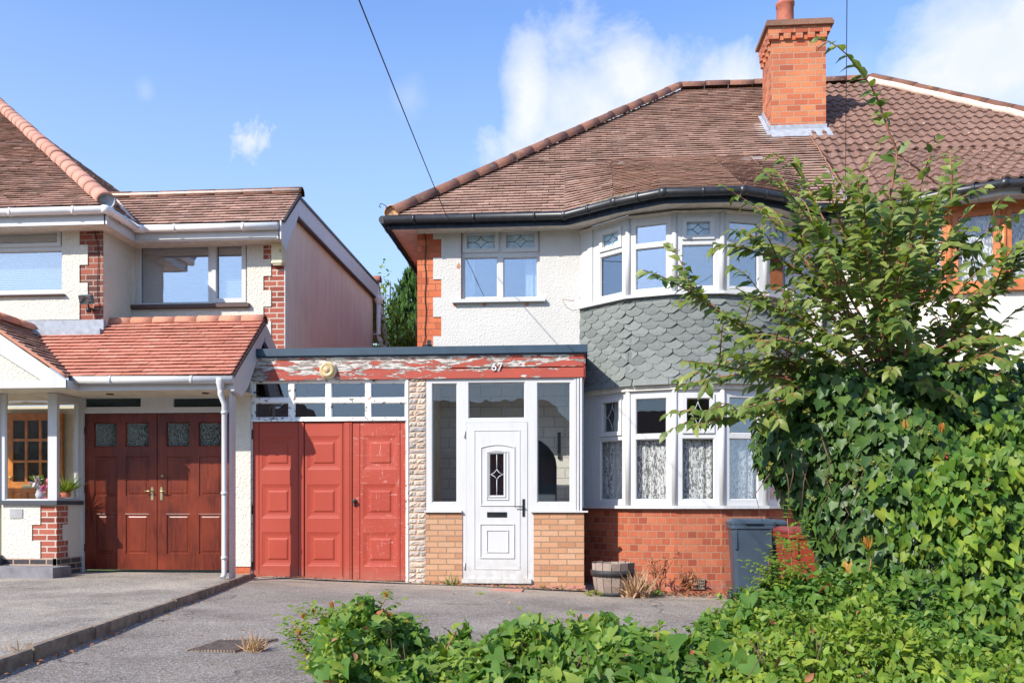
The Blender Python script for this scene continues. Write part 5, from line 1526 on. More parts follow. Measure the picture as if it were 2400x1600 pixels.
# eaves and gutters
zgl, zgr = UZ(100, 495, 10.78), UZ(500, 526, 11.56)
xco, xci = UX(264, 10.78), UX(333, 11.56)
zfl = zgl - .07
mb = MB()
EQ = [(-14, 10.84), (xqc + .22, 10.84), (xqc + .22, 11.62), (XS + .02, 11.62)]
for i in range(3):
    (a, b), (c, d) = EQ[i], EQ[i + 1]; F = Fr((a, b), (c - a, d - b)); mb.box(F, 0, math.dist(EQ[i], EQ[i + 1]) + (.0 if i != 0 else .02), -.02, 0 if i != 1 else -.002, zfl - .10, zfl + .05)
mb.build('fascia', MT['upvc_soft'], nb)
mb = MB(); mb.face([(-14, 10.86, zfl - .08), (xqc + .2, 10.86, zfl - .08), (xqc + .2, 11.6, zfl - .08), (XS, 11.6, zfl - .08), (XS, 12.0, zfl - .08), (-14, 12.0, zfl - .08)])
mb.build('soffit', MT['soffit'], nb)
gutter('gutter', [(-14, 10.78, zgl), (xqc + .26, 10.78, zgl), (xqc + .28, 10.82, zgl), (xqc + .28, 11.54, zgl - .005), (xqc + .33, 11.56, zgl - .005), (XS + .04, 11.56, zgl - .01)], .052, MT['gutter_white'], nb)
# roofs
T3 = .75
ZE3 = zgl + .06; X3 = xqc + .24; Y3 = 10.82
APX = 6.0
mb = MB()
tiles(mb, (-16, Y3, ZE3), (X3, Y3, ZE3), (X3 - APX, Y3 + APX, ZE3 + T3 * APX), (-16, Y3 + APX, ZE3 + T3 * APX), gauge=.1, w=.165)
r3 = mb.build('roof', MT['tile_left'], nb)
mb = MB(); mb.face([(X3, Y3, ZE3), (X3, Y3 + 12, ZE3), (X3 - APX, Y3 + APX, ZE3 + T3 * APX)])
tiles(mb, (X3, Y3, ZE3), (X3, Y3 + 12, ZE3), (X3 - APX, Y3 + APX + .02, ZE3 + T3 * APX), (X3 - APX, Y3 + APX, ZE3 + T3 * APX), gauge=.2, w=.33, base=False)
mb.build('side_roof', MT['tile_left'], r3)
mb = MB(); ridge(mb, (X3 + .02, Y3 - .02, ZE3 + .04), (X3 - APX, Y3 + APX, ZE3 + T3 * APX + .06), .125, .36, up0=.01); mb.build('hip_tiles', MT['ridge_orange'], r3)
mb = MB(); mb.lathe([(.001, 0), (.105, 0), (.11, .03)], (X3 + .03, Y3 - .0, ZE3 + .06), 14, axis='y'); mb.build('hip_end_cap', MT['lead'], r3)
# dummy pitched roof over the right part
ye4, yt4 = 11.60, 12.32
ze4, zt4 = zgl + .05, UZ(600, 458, 12.32)
mb = MB()
tiles(mb, (X3 - .02, ye4, ze4), (XS + .10, ye4, ze4), (XS + .10, yt4, zt4), (X3 - .75, yt4, zt4), gauge=.098)
r4 = mb.build('front_roof_slope', MT['tile_left'], nb)
mb = MB(); ridge(mb, (X3 - .9, yt4 + .05, zt4 + .03), (XS + .13, yt4 + .05, zt4 + .03), .10, .46); mb.build('ridge_tiles', MT['ridge_brown'], r4)
mb = MB(); mb.tube([(X3 - .8, yt4 - .04, zt4 + .05), (XS + .1, yt4 - .04, zt4 + .05)], .022, 6)
P0, P1 = Vector((X3 - .04, ye4 + .03, ze4 + .05)), Vector((X3 - .75, yt4 - .03, zt4 + .04))
mb.tube([P0.lerp(P1, i / 12) + Vector((rnd.uniform(-.01, .01), 0, rnd.uniform(-.006, .006))) for i in range(13)], .03, 6)
mb.build('ridge_mortar', MT['lime'], r4)
mb = MB()
mb.prism([(XS + .10, ye4, ze4 + .03), (XS + .10, ye4, ze4 - .02), (XS + .10, yt4, zt4 - .05), (XS + .10, yt4, zt4 + .02)], (.02, 0, 0)); mb.build('verge', MT['felt'], r4)
mb = MB()
xs_ = XS + .06
mb.prism([(xs_, ye4 - .03, ze4 + .01), (xs_, ye4 - .03, zfl - .12), (xs_, ye4 + .16, zfl - .24), (xs_, yt4, zt4 - .32), (xs_, yt4, zt4 - .04)], (.02, 0, 0))
mb.prism([(xs_, yt4 + .005, zt4 - .04), (xs_, yt4 + .005, zt4 - .32), (xs_, 17.28, zt4 - .34), (xs_, 17.28, zt4 - .06)], (.02, 0, 0))
mb.build('bargeboard', MT['upvc_soft'], nb)
mb = MB(); mb.xbox(XS + .005, XS + .085, yt4, 17.3, zt4 - .355, zt4 - .335); mb.build('cover_bead', MT['browntrim'], nb)
mb = MB(); mb.xbox(-12, XS + .10, yt4 + .02, 17.35, zt4 - .05, zt4 - .015); mb.build('flat_roof', MT['capgrey'], nb)
mb = MB(); mb.prism([(-6, 17.4, zt4 + .02), (XS + .1, 17.4, zt4 + .02), (XS + .1, 18.2, zt4 - 1.0), (-6, 18.2, zt4 - 1.0)], (0, 0, -.1)); mb.build('rear_roof_slope', MT['tile_left'], nb)
mb = MB(); ridge(mb, (-6, 17.4, zt4 + .04), (XS + .14, 17.4, zt4 + .04), .11, .46); mb.build('ridge_tiles', MT['ridge_orange2'], nb)
mb = MB()
mb.prism([(XS + .08, 17.3, zt4 - .05), (XS + .08, 17.3, zt4 - .5), (XS + .08, 18.3, zt4 - 1.4), (XS + .08, 18.3, zt4 - 1.05)], (.02, 0, 0))
mb.tube([(XS + .12, 17.25, zt4 - .38), (XS + .12, 17.25, zt4 - 1.15), (XS + .2, 17.3, zt4 - 1.3), (XS + .55, 17.6, zt4 - 2.1), (XS + .55, 17.6, zt4 - 2.4)], .045, 8)
mb.lathe([(.05, -.12), (.09, -.02), (.09, .06), (.001, .06)], (XS + .12, 17.25, zt4 - .36), 10)
mb.tube([(XS + .02, 17.2, zt4 - 1.1), (XS + .18, 17.2, zt4 - 1.1)], .015, 6)
mb.build('rear_downpipe', MT['gutter_white'], nb)

# --- canopy with orange tiles
zce = UZ(400, 883, 10.24); xcr = -4.24
ycr = 11.37; zcr = UZ(500, 752, ycr)
SC = (zcr - zce) / (ycr - 10.24)
xv = UX(74, YL); zv = zce + (YL - 10.24) * SC
xg = UX(160, 10.2)
mb = MB()
tiles(mb, (xg, 10.24, zce), (xcr, 10.24, zce), (xcr, YL, zv), (xv, YL, zv), gauge=.098, w=.165, jit=.003)
tiles(mb, (xqc, YL, zv), (xcr, YL, zv), (xcr, ycr, zcr), (xqc, ycr, zcr), gauge=.098, jit=.003)
mb.face([(xqc, ycr, zcr), (xcr, ycr, zcr), (xcr, YU, zcr - .5), (xqc, YU, zcr - .5)])
rc = mb.build('canopy_roof', MT['tile_orange'], nb)
mb = MB(); ridge(mb, (xqc, ycr + .02, zcr - .015), (xcr + .01, ycr + .02, zcr - .015), .10, .33); mb.build('ridge_tiles', MT['ridge_orange2'], rc)
mb = MB(); mb.xbox(xv - .1, xqc + .02, YL - .03, YL + .02, zv - .05, UZ(150, 751, YL)); mb.xbox(xv, xqc + .02, YL - .12, YL - .02, zv - .06, zv + .02); mb.build('lead_flashing', MT['lead'], rc)
# porch gable: ridge runs front to back, right slope drops to the valley
xr_, zr_ = UX(74, YL), zv + .02
yg = 10.06
GS = (zr_ - zce) / (xg + .02 - xr_)
mb = MB()
tiles(mb, (xg + .06, yg, zce - .02), (xg + .0, 10.26, zce), (xr_, YL, zr_), (xr_, yg, zr_), gauge=.098, w=.165, jit=.003)
mb.face([(xr_, yg, zr_), (xr_, YL, zr_), (xr_ - 1.4, YL, zr_ - 1.0), (xr_ - 1.4, yg, zr_ - 1.0)])
tiles(mb, (xr_ - 1.2, YL, zr_ - 1.2 * GS), (xr_ - 1.2, yg, zr_ - 1.2 * GS), (xr_, yg, zr_), (xr_, YL, zr_), gauge=.098, base=False)
rg = mb.build('gable_roof', MT['tile_left'], nb)
mb = MB(); ridge(mb, (xr_, yg, zr_ + .02), (xr_, YL, zr_ + .02), .10, .33); mb.build('ridge_tiles', MT['ridge_orange2'], rg)
mb = MB(); A, B = Vector((xr_, yg - .02, zr_ - .0)), Vector((xg + .08, yg - .02, zce - .015))
mb.tube([A.lerp(B, i / 14) + Vector((0, 0, rnd.uniform(-.006, .006))) for i in range(15)], .022, 6); mb.build('verge_mortar', MT['ridge_orange2'], rg)
mb = MB()
zb0 = UZ(50, 910, 10.08)
for s_ in (1, -1):
    p = [(xr_, yg, zr_ - .035), (xr_ + s_ * (xg + .07 - xr_), yg, zce - .05), (xr_ + s_ * (xg + .07 - xr_), yg, zb0), (xr_ + s_ * (xg - .1 - xr_), yg, zb0), (xr_, yg, zr_ - .30)]
    mb.prism(p, (0, -.022, 0))
mb.xbox(-9, xg + .07, yg - .021, yg - .001, zb0, UZ(50, 892, 10.08)); mb.xbox(xg + .05, xg + .07, yg, 10.35, zb0, zce - .05)
mb.build('bargeboard', MT['upvc'], nb)
mb = MB(); mb.prism([(xr_ - 1.2, yg + .03, zb0 + .02), (xg, yg + .03, zb0 + .02), (xr_, yg + .03, zr_ - .05)], (0, .03, 0)); mb.build('gable_render', MT['cream'], nb)
# fascia, gutter, soffit
zfc = UZ(400, 914, 10.33)
mb = MB(); mb.xbox(xg + .05, xcr - .02, 10.31, 10.33, zfc, zce + .0); mb.build('canopy_fascia', MT['upvc'], nb)
zcg = UZ(400, 891, 10.26)
gutter('canopy_gutter', [(xg + .02, 10.22, zcg + .01), (xcr + .02, 10.25, zcg)], .050, MT['upvc'], nb)
mb = MB()
mb.face([(xg - .3, 10.32, zfc + .02), (xcr, 10.32, zfc + .02), (xcr, YU, zfc + .02), (xg - .3, YU, zfc + .02)]); mb.face([(-9, yg, zb0 + .015), (xg + .06, yg, zb0 + .015), (xg + .06, YU, zb0 + .015), (-9, YU, zb0 + .015)])
mb.build('canopy_soffit', MT['hallcream'], nb)
mb = MB()
for px in (544, 1052): 
    x = UX(px / 2.24, 10.6); mb.lathe([(.045, 0), (.05, -.008), (.04, -.012), (.001, -.012)], (x, 10.75, zfc + .018), 16)
mb.build('downlight', MT['browntrim'], nb)
# right end of the canopy
mb = MB(); xe = xcr - .04
mb.prism([(xe, 10.3, zce - .02), (xe, 10.3, zfc - .02), (xe, 10.55, zfc - .06), (xe, 10.75, zfc + .08), (xe, ycr, zcr - .22), (xe, ycr, zcr - .03)], (.05, 0, 0))
mb.prism([(xe, ycr, zcr - .03), (xe, ycr, zcr - .3), (xe, YU, zcr - .6), (xe, YU, zcr - .4)], (.05, 0, 0))
mb.build('end_bargeboard', MT['upvc'], nb)
mb = MB(); mb.prism([(xcr + .012, 10.26, zce + .02), (xcr + .012, 10.26, zce - .02), (xcr + .012, ycr, zcr - .05), (xcr + .012, ycr, zcr + .0)], (.012, 0, 0)); mb.build('verge', MT['browntrim'], nb)
# downpipe, post, rendered pier
xd0, xd1 = UX(520, 10.3), UX(531.5, 10.3)
xd = (xd0 + xd1) / 2
mb = MB(); mb.lathe([(.035, -.12), (.042, -.08), (.06, -.02), (.06, .02), (.001, .02)], (xd - .03, 10.25, zcg), 12)
mb.tube([(xd - .03, 10.25, zcg - .10), (xd - .03, 10.25, zcg - .18), (xd, 10.30, zcg - .30), (xd, 10.30, .22), (xd + .0, 10.24, .17)], .033, 10)
for z in (2.2, 1.2, .4): mb.tube([(xd, 10.30, z), (xd, 10.30, z + .04)], .040, 10)
mb.build('downpipe', MT['upvc'], nb)
xp1 = UX(545, 10.4)
mb = MB(); mb.xbox(xd1 + .005, xp1, 10.36, 10.50, .12, zfc + .01); mb.build('canopy_post', MT['upvc'], nb)
xpl, xpr = UX(546, YP - .03), UX(588.5, YP - .03)
mb = MB(); mb.xbox(xpl, xpr, YP - .05, YU - .1, UZ(570, 1326, YP), UZ(570, 835, YP)); mb.build('rendered_pier', MT['cream'], nb)
mb = MB(); mb.xbox(xpl, xpr - .01, YP - .035, YP + .2, .0, UZ(570, 1326, YP)); mb.build('pier_base', MT['brick_quoin'], nb)

# --- mahogany doors
mb = MB()
zhd = UZ(300, 968, YD); 
tw = [RECT(201, 934, 331, 954, YD), RECT(407, 934, 530, 954, YD)]
mb.wall(PD, UX(194, YD), xpl, zhd, zfc + .04, tw, -.06, .012); mb.xbox(UX(187, YD), UX(198.5, YD), YD - .04, YD + .05, .15, zfc + .03); mb.xbox(UX(538.5, YD), xpl + .02, YD - .02, YD + .05, .15, zhd)
mb.build('door_surround', MT['upvc_soft'], nb)
for r in tw: MB().box(PD, r[0], r[1], -.03, -.02, r[2], r[3]).build('fanlight_pane', MT['frostdark'], nb)
def cy(y): return UZ(300, 700 + y / 2.24, YD)
def cxx(x): return UX(x / 2.24, YD)
zb_ = .195
for side, (a, b, p1, p2, hx_, dr_) in enumerate(((446, 823, (493, 617), (658, 783), 800, -1), (827, 1204, (873, 998), (1042, 1166), 848, 1))):
    mb = MB()
    gl_ = [(cxx(p[0]), cxx(p[1]), cy(778), cy(648)) for p in (p1, p2)]
    pn = [(cxx(p[0]), cxx(p[1]), cy(y1), cy(y0)) for p in (p1, p2) for y0, y1 in ((825, 1037), (1127, 1340))]
    mb.wall(PD, cxx(a), cxx(b), zb_, zhd - .008, gl_ + pn, -.045, 0)
    for r in pn: mb.loft(PD, rect_outline(*r), [(0, 0), (.006, .002), (.016, -.012), (.036, -.012), (.050, -.007), (.052, -.006)])
    for r in gl_: mb.loft(PD, rect_outline(*r), [(0, 0), (.008, .006), (.016, -.02)], cap=False)
    d_ = mb.build('garage_door', MT['mahog'], nb)
    for r in gl_: MB().box(PD, r[0] - .003, r[1] + .003, -.028, -.020, r[2] - .003, r[3] + .003).build('pane', MT['frost'], d_)
    hm = MB(); hX = cxx(hx_); z0, z1 = cy(1057), cy(985)
    hm.loft(PD, arch_outline(hX - .02, hX + .02, z0, z1, .02, 6), [(0, .0), (.004, .008)])
    hm.tube([PD(hX, .006, (z0 + z1) / 2 + .03), PD(hX, .05, (z0 + z1) / 2 + .03), PD(hX + dr_ * .02, .055, (z0 + z1) / 2 + .03), PD(hX + dr_ * .085, .05, (z0 + z1) / 2 + .03)], .009, 8)
    hm.build('handle', MT['brass'], d_)
    if side: MB().lathe([(.018, 0), (.016, .008), (.001, .01)], (cxx(851), YD, cy(930)), 12, axis='y').build('lock', MT['brass'], d_)
mb = MB()
for y in (690, 1000, 1305): z = cy(y); mb.xbox(cxx(441), cxx(447), YD - .014, YD, z - .05, z + .05)
mb.build('hinge', MT['iron'], nb)
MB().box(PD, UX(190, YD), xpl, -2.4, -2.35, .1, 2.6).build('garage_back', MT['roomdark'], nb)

# --- glazed porch
YF = 10.62; PF = plane(YF)
xf1 = UX(133, YF); zs1, zs0 = UZ(60, 1172.5, YF), UZ(60, 1182.5, YF)
zhF = zb0 + .01
gp = RECT(11, 919, 112, 1171, YF)
PSd = Fr((xf1, YF), (0, 1)); LS = YD - YF + .02
w_ = window(nb, PF, (UX(0, YF), xf1, zs1, zhF), [gp], glass='glass_low', depth=.06)
window(nb, Fr((UX(0, YF), YF), (1, 0)), (-2.0, 0, .12, zhF), [(-1.9, -.10, .3, zhF - .15)], glass='glass_low', depth=.06, proud=.03)
Fs = Fr((xf1, YF + LS), (0, -1))
def PSz(py): return UZ(137, py, YF)
ws = window(nb, Fr((xf1 + .0, YF), (0, 1)), (.002, LS, zs1, zhF), [(.06, LS - .12, zs1 + .03, zhF - .09)], glass='glass_low', depth=.06, proud=.001)
mb = MB(); mb.xbox(UX(2, YF), xf1 + .03, YF - .05, YF + .02, zs0, zs1); mb.build('sill', MT['slatetrim'], nb)
mb = MB(); mb.xbox(xf1 + .0, xf1 + .04, YF + .021, YD - .03, zs0 + .001, zs1 - .001); mb.build('sill', MT['slatetrim'], nb)
qz = [zs0] + [UZ(100, 880 + y / 3.015, YF) for y in (1052, 1168, 1290)]
mb = MB()
qa, qb = UX(76, YF), UX(95.5, YF)
zpl = UZ(100, 1308, YF)
mb.wall(PF, UX(9, YF), qb, zpl, zs0, [(qa, qb, qz[2], qz[1])], -.1, .012)
mb.build('cream_render', MT['cream'], nb); mb = MB()
mb.wall(Fr((xf1, YF), (0, 1)), 0.12, LS, zpl, zs0, [(.12, .24, zpl, qz[2]), (.12, .24, qz[1], zs0)], -.06, .012)
mb.build('cream_render', MT['cream'], nb)
mb = MB(); mb.wall(PF, qa - .05, xf1, zpl, zs0, [], -.1, 0, outer=False); mb.wall(Fr((xf1, YF), (0, 1)), 0.001, .3, zpl, zs0, [], -.05, .001, outer=False)
mb.build('brick_quoin', MT['brick_red'], nb)
mb = MB(); mb.wall(PF, -9, xf1 + .004, .05, zpl, [], -.1, .014); mb.wall(Fr((xf1 + .005, YF - .014), (0, 1)), 0, LS, .05, zpl + .0, [], -.05, .008); mb.build('plinth', MT['brick_black'], nb)
mb = MB(); mb.xbox(-9, UX(127, 10.25), 10.22, YF - .016, .05, UZ(50, 1329, 10.25)); mb.build('doorstep', mat('blue_grey_step', plain((.20, .19, .20), .85, .2, var=.25, vs=8, bump=.5)), nb)
mb = MB(); mb.xbox(-9, UX(9, YF), YF - .12, YF - .016, .2, UZ(5, 1300, YF)); mb.build('door_threshold', MT['slatetrim'], nb)
mb = MB(); r = RECT(25, 1192, 55, 1214, YF); mb.box(PF, r[0], r[1], .012, .022, r[2], r[3]); mb.build('vent_plate', mat('grey_vent_plate', plain((.34, .33, .33), .5, .4)), nb)
# inside the porch: cream walls, glazed pine door
YI = 12.0; PI_ = plane(YI)
mb = MB(); mb.face([(-9, YI, .2), (xf1 + .9, YI, .2), (xf1 + .9, YI, zhF), (-9, YI, zhF)]); mb.face([(xf1 + .0, YD + .1, .2), (xf1 + .0, YI, .2), (xf1 + .0, YI, zhF), (xf1 + .0, YD + .1, zhF)])
mb.face([(-9, YF + .1, .21), (xf1, YF + .1, .21), (xf1, YI, .21), (-9, YI, .21)])
mb.build('porch_lining', MT['hallcream'], nb)
def ux3(x): return UX(x / 3.015, YI - .08)
def uz3(y): return UZ(60, 880 + y / 3.015, YI - .08)
pd_ = plane(YI - .08)
mb = MB()
dx0, dx1 = ux3(50), ux3(50) + .84
colx = [(ux3(90), ux3(175)), (ux3(193), ux3(275)), (ux3(292), ux3(372))]
rowz = [(uz3(445), uz3(315)), (uz3(597), uz3(464)), (uz3(748), uz3(614))]
gls = [(a, b, c, d) for a, b in colx for c, d in rowz]
pnl = [(ux3(85), ux3(160), uz3(1150), uz3(815)), (ux3(188), ux3(270), uz3(1150), uz3(815)), (ux3(296), ux3(372), uz3(1150), uz3(815))]
mb.wall(pd_, dx0, dx1, .2, uz3(265), gls + pnl, -.04, 0)
for r in pnl: mb.loft(pd_, rect_outline(*r), [(0, 0), (.02, -.02), (.05, -.006), (.052, -.005)])
pdoor = mb.build('pine_inner_door', MT['orangewood'], nb)
for r in gls: MB().box(pd_, r[0] - .004, r[1] + .004, -.03, -.024, r[2] - .004, r[3] + .004).build('pane', MT['frostdark'], pdoor)
r = (ux3(163), ux3(300), uz3(795), uz3(768)); MB().box(pd_, *r[:2], 0.001, .02, *r[2:]).build('letterbox', MT['brass'], pdoor)
MB().tube([pd_(ux3(60), .03, uz3(720)), pd_(ux3(98), .03, uz3(718))], .011, 6).build('handle', MT['brass'], pdoor)
# flowers in the porch window
fx, fz = UP(93, 1130, YF + .22)
fl = thing('flower_vase', 'vase of pink and white lilies standing inside the glazed porch window', 'flowers', (fx, YF + .24, zs1))
MB().lathe([(.001, 0), (.05, 0), (.065, .08), (.035, .17), (.045, .2), (.03, .2)], (fx, YF + .24, zs1), 16).build('vase', mat('white_vase', plain((.6, .6, .62), .2, .5)), fl)
lv = Leaves(); P = np.array([(fx, YF + .24, zs1 + .25)]) + unit(14) * .03
lv.add('ovate', P, unit(14) + [0, 0, .8], unit(14), rng.uniform(.08, .14, 14)); lv.build('foliage', MT['leaf_bright'], fl)
for m_, n_, off_ in (('petal', 26, (-.02, -.03, .24)), ('pink', 20, (.10, -.02, .2)), ('pink', 12, (.12, 0, .02))):
    lv = Leaves(); c = np.array([fx, YF + .24, zs1]) + off_
    lv.add('narrow', c + unit(n_) * .035, unit(n_) + [0, -.5, .3], unit(n_), rng.uniform(.06, .1, n_)); lv.build('petals', MT[m_], fl)
px_, pz_ = UP(153, 1150, YF + .35)
sp = thing('spider_plant', 'spiky green houseplant behind the side pane of the glazed porch', 'houseplant', (px_, YF + .35, zs1))
lv = Leaves(); n_ = 60; a = unit(n_); a[:, 2] = np.abs(a[:, 2]) + .4
lv.add('blade', np.tile((px_, YF + .35, zs1 + .1), (n_, 1)), a, unit(n_), rng.uniform(.2, .34, n_)); lv.build('foliage', MT['leaf_bright'], sp)
MB().lathe([(.001, 0), (.05, 0), (.07, .11), (.06, .11)], (px_, YF + .35, zs1), 14).build('pot', MT['terracotta'], sp)

# --- floodlight and alarm box on the neighbour
fx, fz = UP(205, 705, YL - .12)
fd = thing('floodlight', 'small square security floodlight on the brick quoin upstairs next door', 'floodlight', (fx, YL - .02, fz))
mb = MB(); mb.prism([(fx - .085, YL - .16, fz - .055), (fx + .085, YL - .16, fz - .055), (fx + .085, YL - .20, fz + .055), (fx - .085, YL - .20, fz + .055)], (0, .07, .03)); mb.build('lamp_housing', MT['ledgrey'], fd)
mb = MB(); mb.prism([(fx - .075, YL - .163, fz - .047), (fx + .075, YL - .163, fz - .047), (fx + .075, YL - .203, fz + .050), (fx - .075, YL - .203, fz + .050)], (0, .002, .001)); mb.build('lamp_glass', MT['lampglass'], fd)
mb = MB(); mb.tube([(fx, YL - .12, fz - .02), (fx + .01, YL - .1, fz - .09), (fx + .03, YL, fz - .10)], .012, 6); mb.lathe([(.001, -.04), (.03, -.03), (.035, 0), (.03, .03), (.001, .035)], (fx + .0, YL - .09, fz - .115), 12); mb.build('sensor', MT['black'], fd)
mb = MB(); xk = UX(231, YL); pts = [(xk - .06, YL - .02, 4.86), (xk - .02, YL - .02, 4.7)] + [(xk + .008 * math.sin(i), YL - .015, 4.6 - i * .12) for i in range(7)] + [(xk + .03, YL - .015, 3.72), (fx + .03, YL - .02, fz - .10)]
tag(mb.tube(pts, .005, 5).build('cable', MT['cable']), 'thin dark cable running down the brick quoin to the floodlight', 'cable')
r = RECT(633.5, 569, 664, 619, YU - .1)
ab = thing('alarm_box', 'cream plastic alarm box under the eaves at the corner of the neighbouring house', 'alarm box', ((r[0] + r[1]) / 2, YU, r[2]))
mb = MB(); w = r[1] - r[0]
mb.prism([(r[0], YU, r[2] + .02), (r[0], YU - .07, r[2] + .025), (r[0] + .02, YU - .09, r[2] + .02), (r[1] - .03, YU - .09, r[2] + .02), (r[1] - .01, YU - .07, r[2] + .025), (r[1] - .0, YU, r[2] + .02)], (0, 0, r[3] - r[2] - .02))
mb.prism([(r[0] + .01, YU, r[2] + .02), (r[0] + .03, YU - .075, r[2] + .019), (r[1] - .04, YU - .075, r[2] + .019), (r[1] - .01, YU, r[2] + .02)], (0, 0, -.022))
mb.build('case', MT['cream_plastic'], ab)
mb = MB()
for i in range(3): mb.xbox(r[1] - .062, r[1] - .035, YU - .092, YU - .089, r[3] - .13 + i * .016, r[3] - .124 + i * .016)
mb.build('louvre', MT['iron'], ab)

# ================================================================== THINGS ON THE GROUND
def wheelie(name, label, x, y, z, w, dpt, h, m, ml, rz=0.0, group='wheelie bins by the bay'):
    t = thing(name, label, 'bin', (x, y, z), group)
    mb = MB(); n0 = 0
    secs = [(.74, 0, .04), (.78, 0, .10), (.96, .0, h * .78), (1.0, 0, h * .90), (1.0, 0, h - .06)]
    def ring(s, zz):
        a, b, r_ = w / 2 * s, dpt / 2 * s, .045; out = []
        for cx_, cy_, g0 in ((a - r_, b - r_, 0), (-a + r_, b - r_, 90), (-a + r_, -b + r_, 180), (a - r_, -b + r_, 270)):
            for k in range(4):
                g = R(g0 + 30 * k); out.append((cx_ + r_ * math.cos(g), cy_ + r_ * math.sin(g), zz))
        return out
    rings = [ring(s, zz) for s, _, zz in secs]
    for i in range(len(rings) - 1):
        for k in range(16): mb.face([rings[i][k], rings[i][(k + 1) % 16], rings[i + 1][(k + 1) % 16], rings[i + 1][k]], False)
    mb.face(list(reversed(rings[0])))
    V = lambda o: o
    body = mb; body.v = [(a + x, b + y, c + z) for a, b, c in body.v]
    rim = ring(1.06, 0)
    bo = body.build('body', m, t)
    mb = MB()
    for zz0, zz1, s in ((h - .10, h - .055, 1.07),):
        a, b = ring(s, z + zz0), ring(s, z + zz1)
        for k in range(16): mb.face([a[k], a[(k + 1) % 16], b[(k + 1) % 16], b[k]])
        mb.face(b); mb.face(list(reversed(a)))
    for sx in (-1, 1): mb.xbox(sx * w * .40 - .012, sx * w * .40 + .012, -dpt / 2 * 1.03, -dpt / 2 * .97, z + h * .68, z + h - .1)
    mb.v = [(a + x, b + y, c) for a, b, c in mb.v]; mb.build('rim', m, t)
    mb = MB()
    a, b, c = ring(1.10, z + h - .052), ring(1.10, z + h - .025), ring(.93, z + h + .005)
    for p, q in ((a, b), (b, c)):
        for k in range(16): mb.face([p[k], p[(k + 1) % 16], q[(k + 1) % 16], q[k]], False)
    mb.face(c); mb.face(list(reversed(a)))
    mb.tube([(-w * .36, dpt / 2 + .06, z + h - .01), (w * .36, dpt / 2 + .06, z + h - .01)], .016, 8)
    for sx in (-1, 1): mb.tube([(sx * w * .36, dpt / 2 - .02, z + h - .02), (sx * w * .36, dpt / 2 + .06, z + h - .01)], .014, 6)
    mb.xbox(-w * .2, w * .2, -dpt / 2 * 1.1 - .025, -dpt / 2 * 1.05, z + h - .045, z + h - .03)
    mb.v = [(p + x, q + y, r_) for p, q, r_ in mb.v]; mb.build('lid', ml, t)
    for sx in (-1, 1):
        mb = MB(); mb.tube([(x + sx * w * .40, y + dpt * .36, z + .1), (x + sx * w * .49, y + dpt * .36, z + .1)], .1, 16); mb.build('wheel', MT['black'], t)
    t.rotation_euler = (0, 0, rz)
    return t
gb = gz(2.3) + .004
wheelie('wheelie_bin', 'slim blue grey wheelie bin with closed lid standing in front of the brick bay', (UX(1718, 9.8) + UX(1812, 9.8)) / 2, 9.95, gb, .465, .50, 1.02, MT['binblue'], MT['binblue'], R(-4))
wheelie('wheelie_bin', 'dark bin mostly hidden between the blue grey bin and the brown bin', UX(1812, 10.2) + .0, 10.75, gb, .42, .50, 1.0, MT['bindark'], MT['binblue'], R(5))
wheelie('wheelie_bin', 'rust brown wheelie bin with maroon lid behind the ivy covered bush', UX(1905, 9.3), 9.45, gb - .02, .58, .62, .96, MT['binbrown'], MT['binlid'], R(4))

# half barrel planter
bx_, by_ = UX(1437, 10.75), 10.75; bz_ = gz(bx_)
br = thing('barrel_planter', 'weathered half barrel planter with dark iron hoop by the brick bay', 'planter', (bx_, by_, bz_))
mb = MB(); N_ = 15
for k in range(N_):
    g0, g1 = 2 * math.pi * k / N_, 2 * math.pi * (k + .93) / N_; dr = rnd.uniform(-.006, .006); hh = .40 + rnd.uniform(-.012, .008)
    prof = [(.215, 0), (.245, .12), (.262, .25), (.268, hh)]
    for (r0, z0), (r1, z1) in zip(prof, prof[1:]):
        for (ra, rb, flip) in ((r0 + dr, r1 + dr, 0), (r0 + dr - .025, r1 + dr - .025, 1)):
            q = [(bx_ + ra * math.cos(g0), by_ + ra * math.sin(g0), bz_ + z0), (bx_ + ra * math.cos(g1), by_ + ra * math.sin(g1), bz_ + z0), (bx_ + rb * math.cos(g1), by_ + rb * math.sin(g1), bz_ + z1), (bx_ + rb * math.cos(g0), by_ + rb * math.sin(g0), bz_ + z1)]
            i = len(mb.v); mb.v += q; mb.f.append((i, i + 1, i + 2, i + 3)); mb.sm.append(False)
        if z1 == hh:
            a, b = r1 + dr, r1 + dr - .025
            mb.face([(bx_ + a * math.cos(g0), by_ + a * math.sin(g0), bz_ + hh), (bx_ + a * math.cos(g1), by_ + a * math.sin(g1), bz_ + hh), (bx_ + b * math.cos(g1), by_ + b * math.sin(g1), bz_ + hh), (bx_ + b * math.cos(g0), by_ + b * math.sin(g0), bz_ + hh)])
mb.build('staves', MT['oldwood'], br)
mb = MB(); mb.lathe([(.268, .24), (.276, .24), (.282, .315), (.272, .315)], (bx_, by_, bz_), 32); mb.build('hoop', MT['iron'], br)
mb = MB(); mb.lathe([(.222, .0), (.232, .0), (.24, .04), (.23, .04)], (bx_, by_, bz_), 32); mb.build('hoop', MT['iron'], br)
mb = MB(); mb.face([(bx_ + .24 * math.cos(g), by_ + .24 * math.sin(g), bz_ + .35) for g in [2 * math.pi * k / 20 for k in range(20)]]); mb.build('soil', MT['concrete'], br)

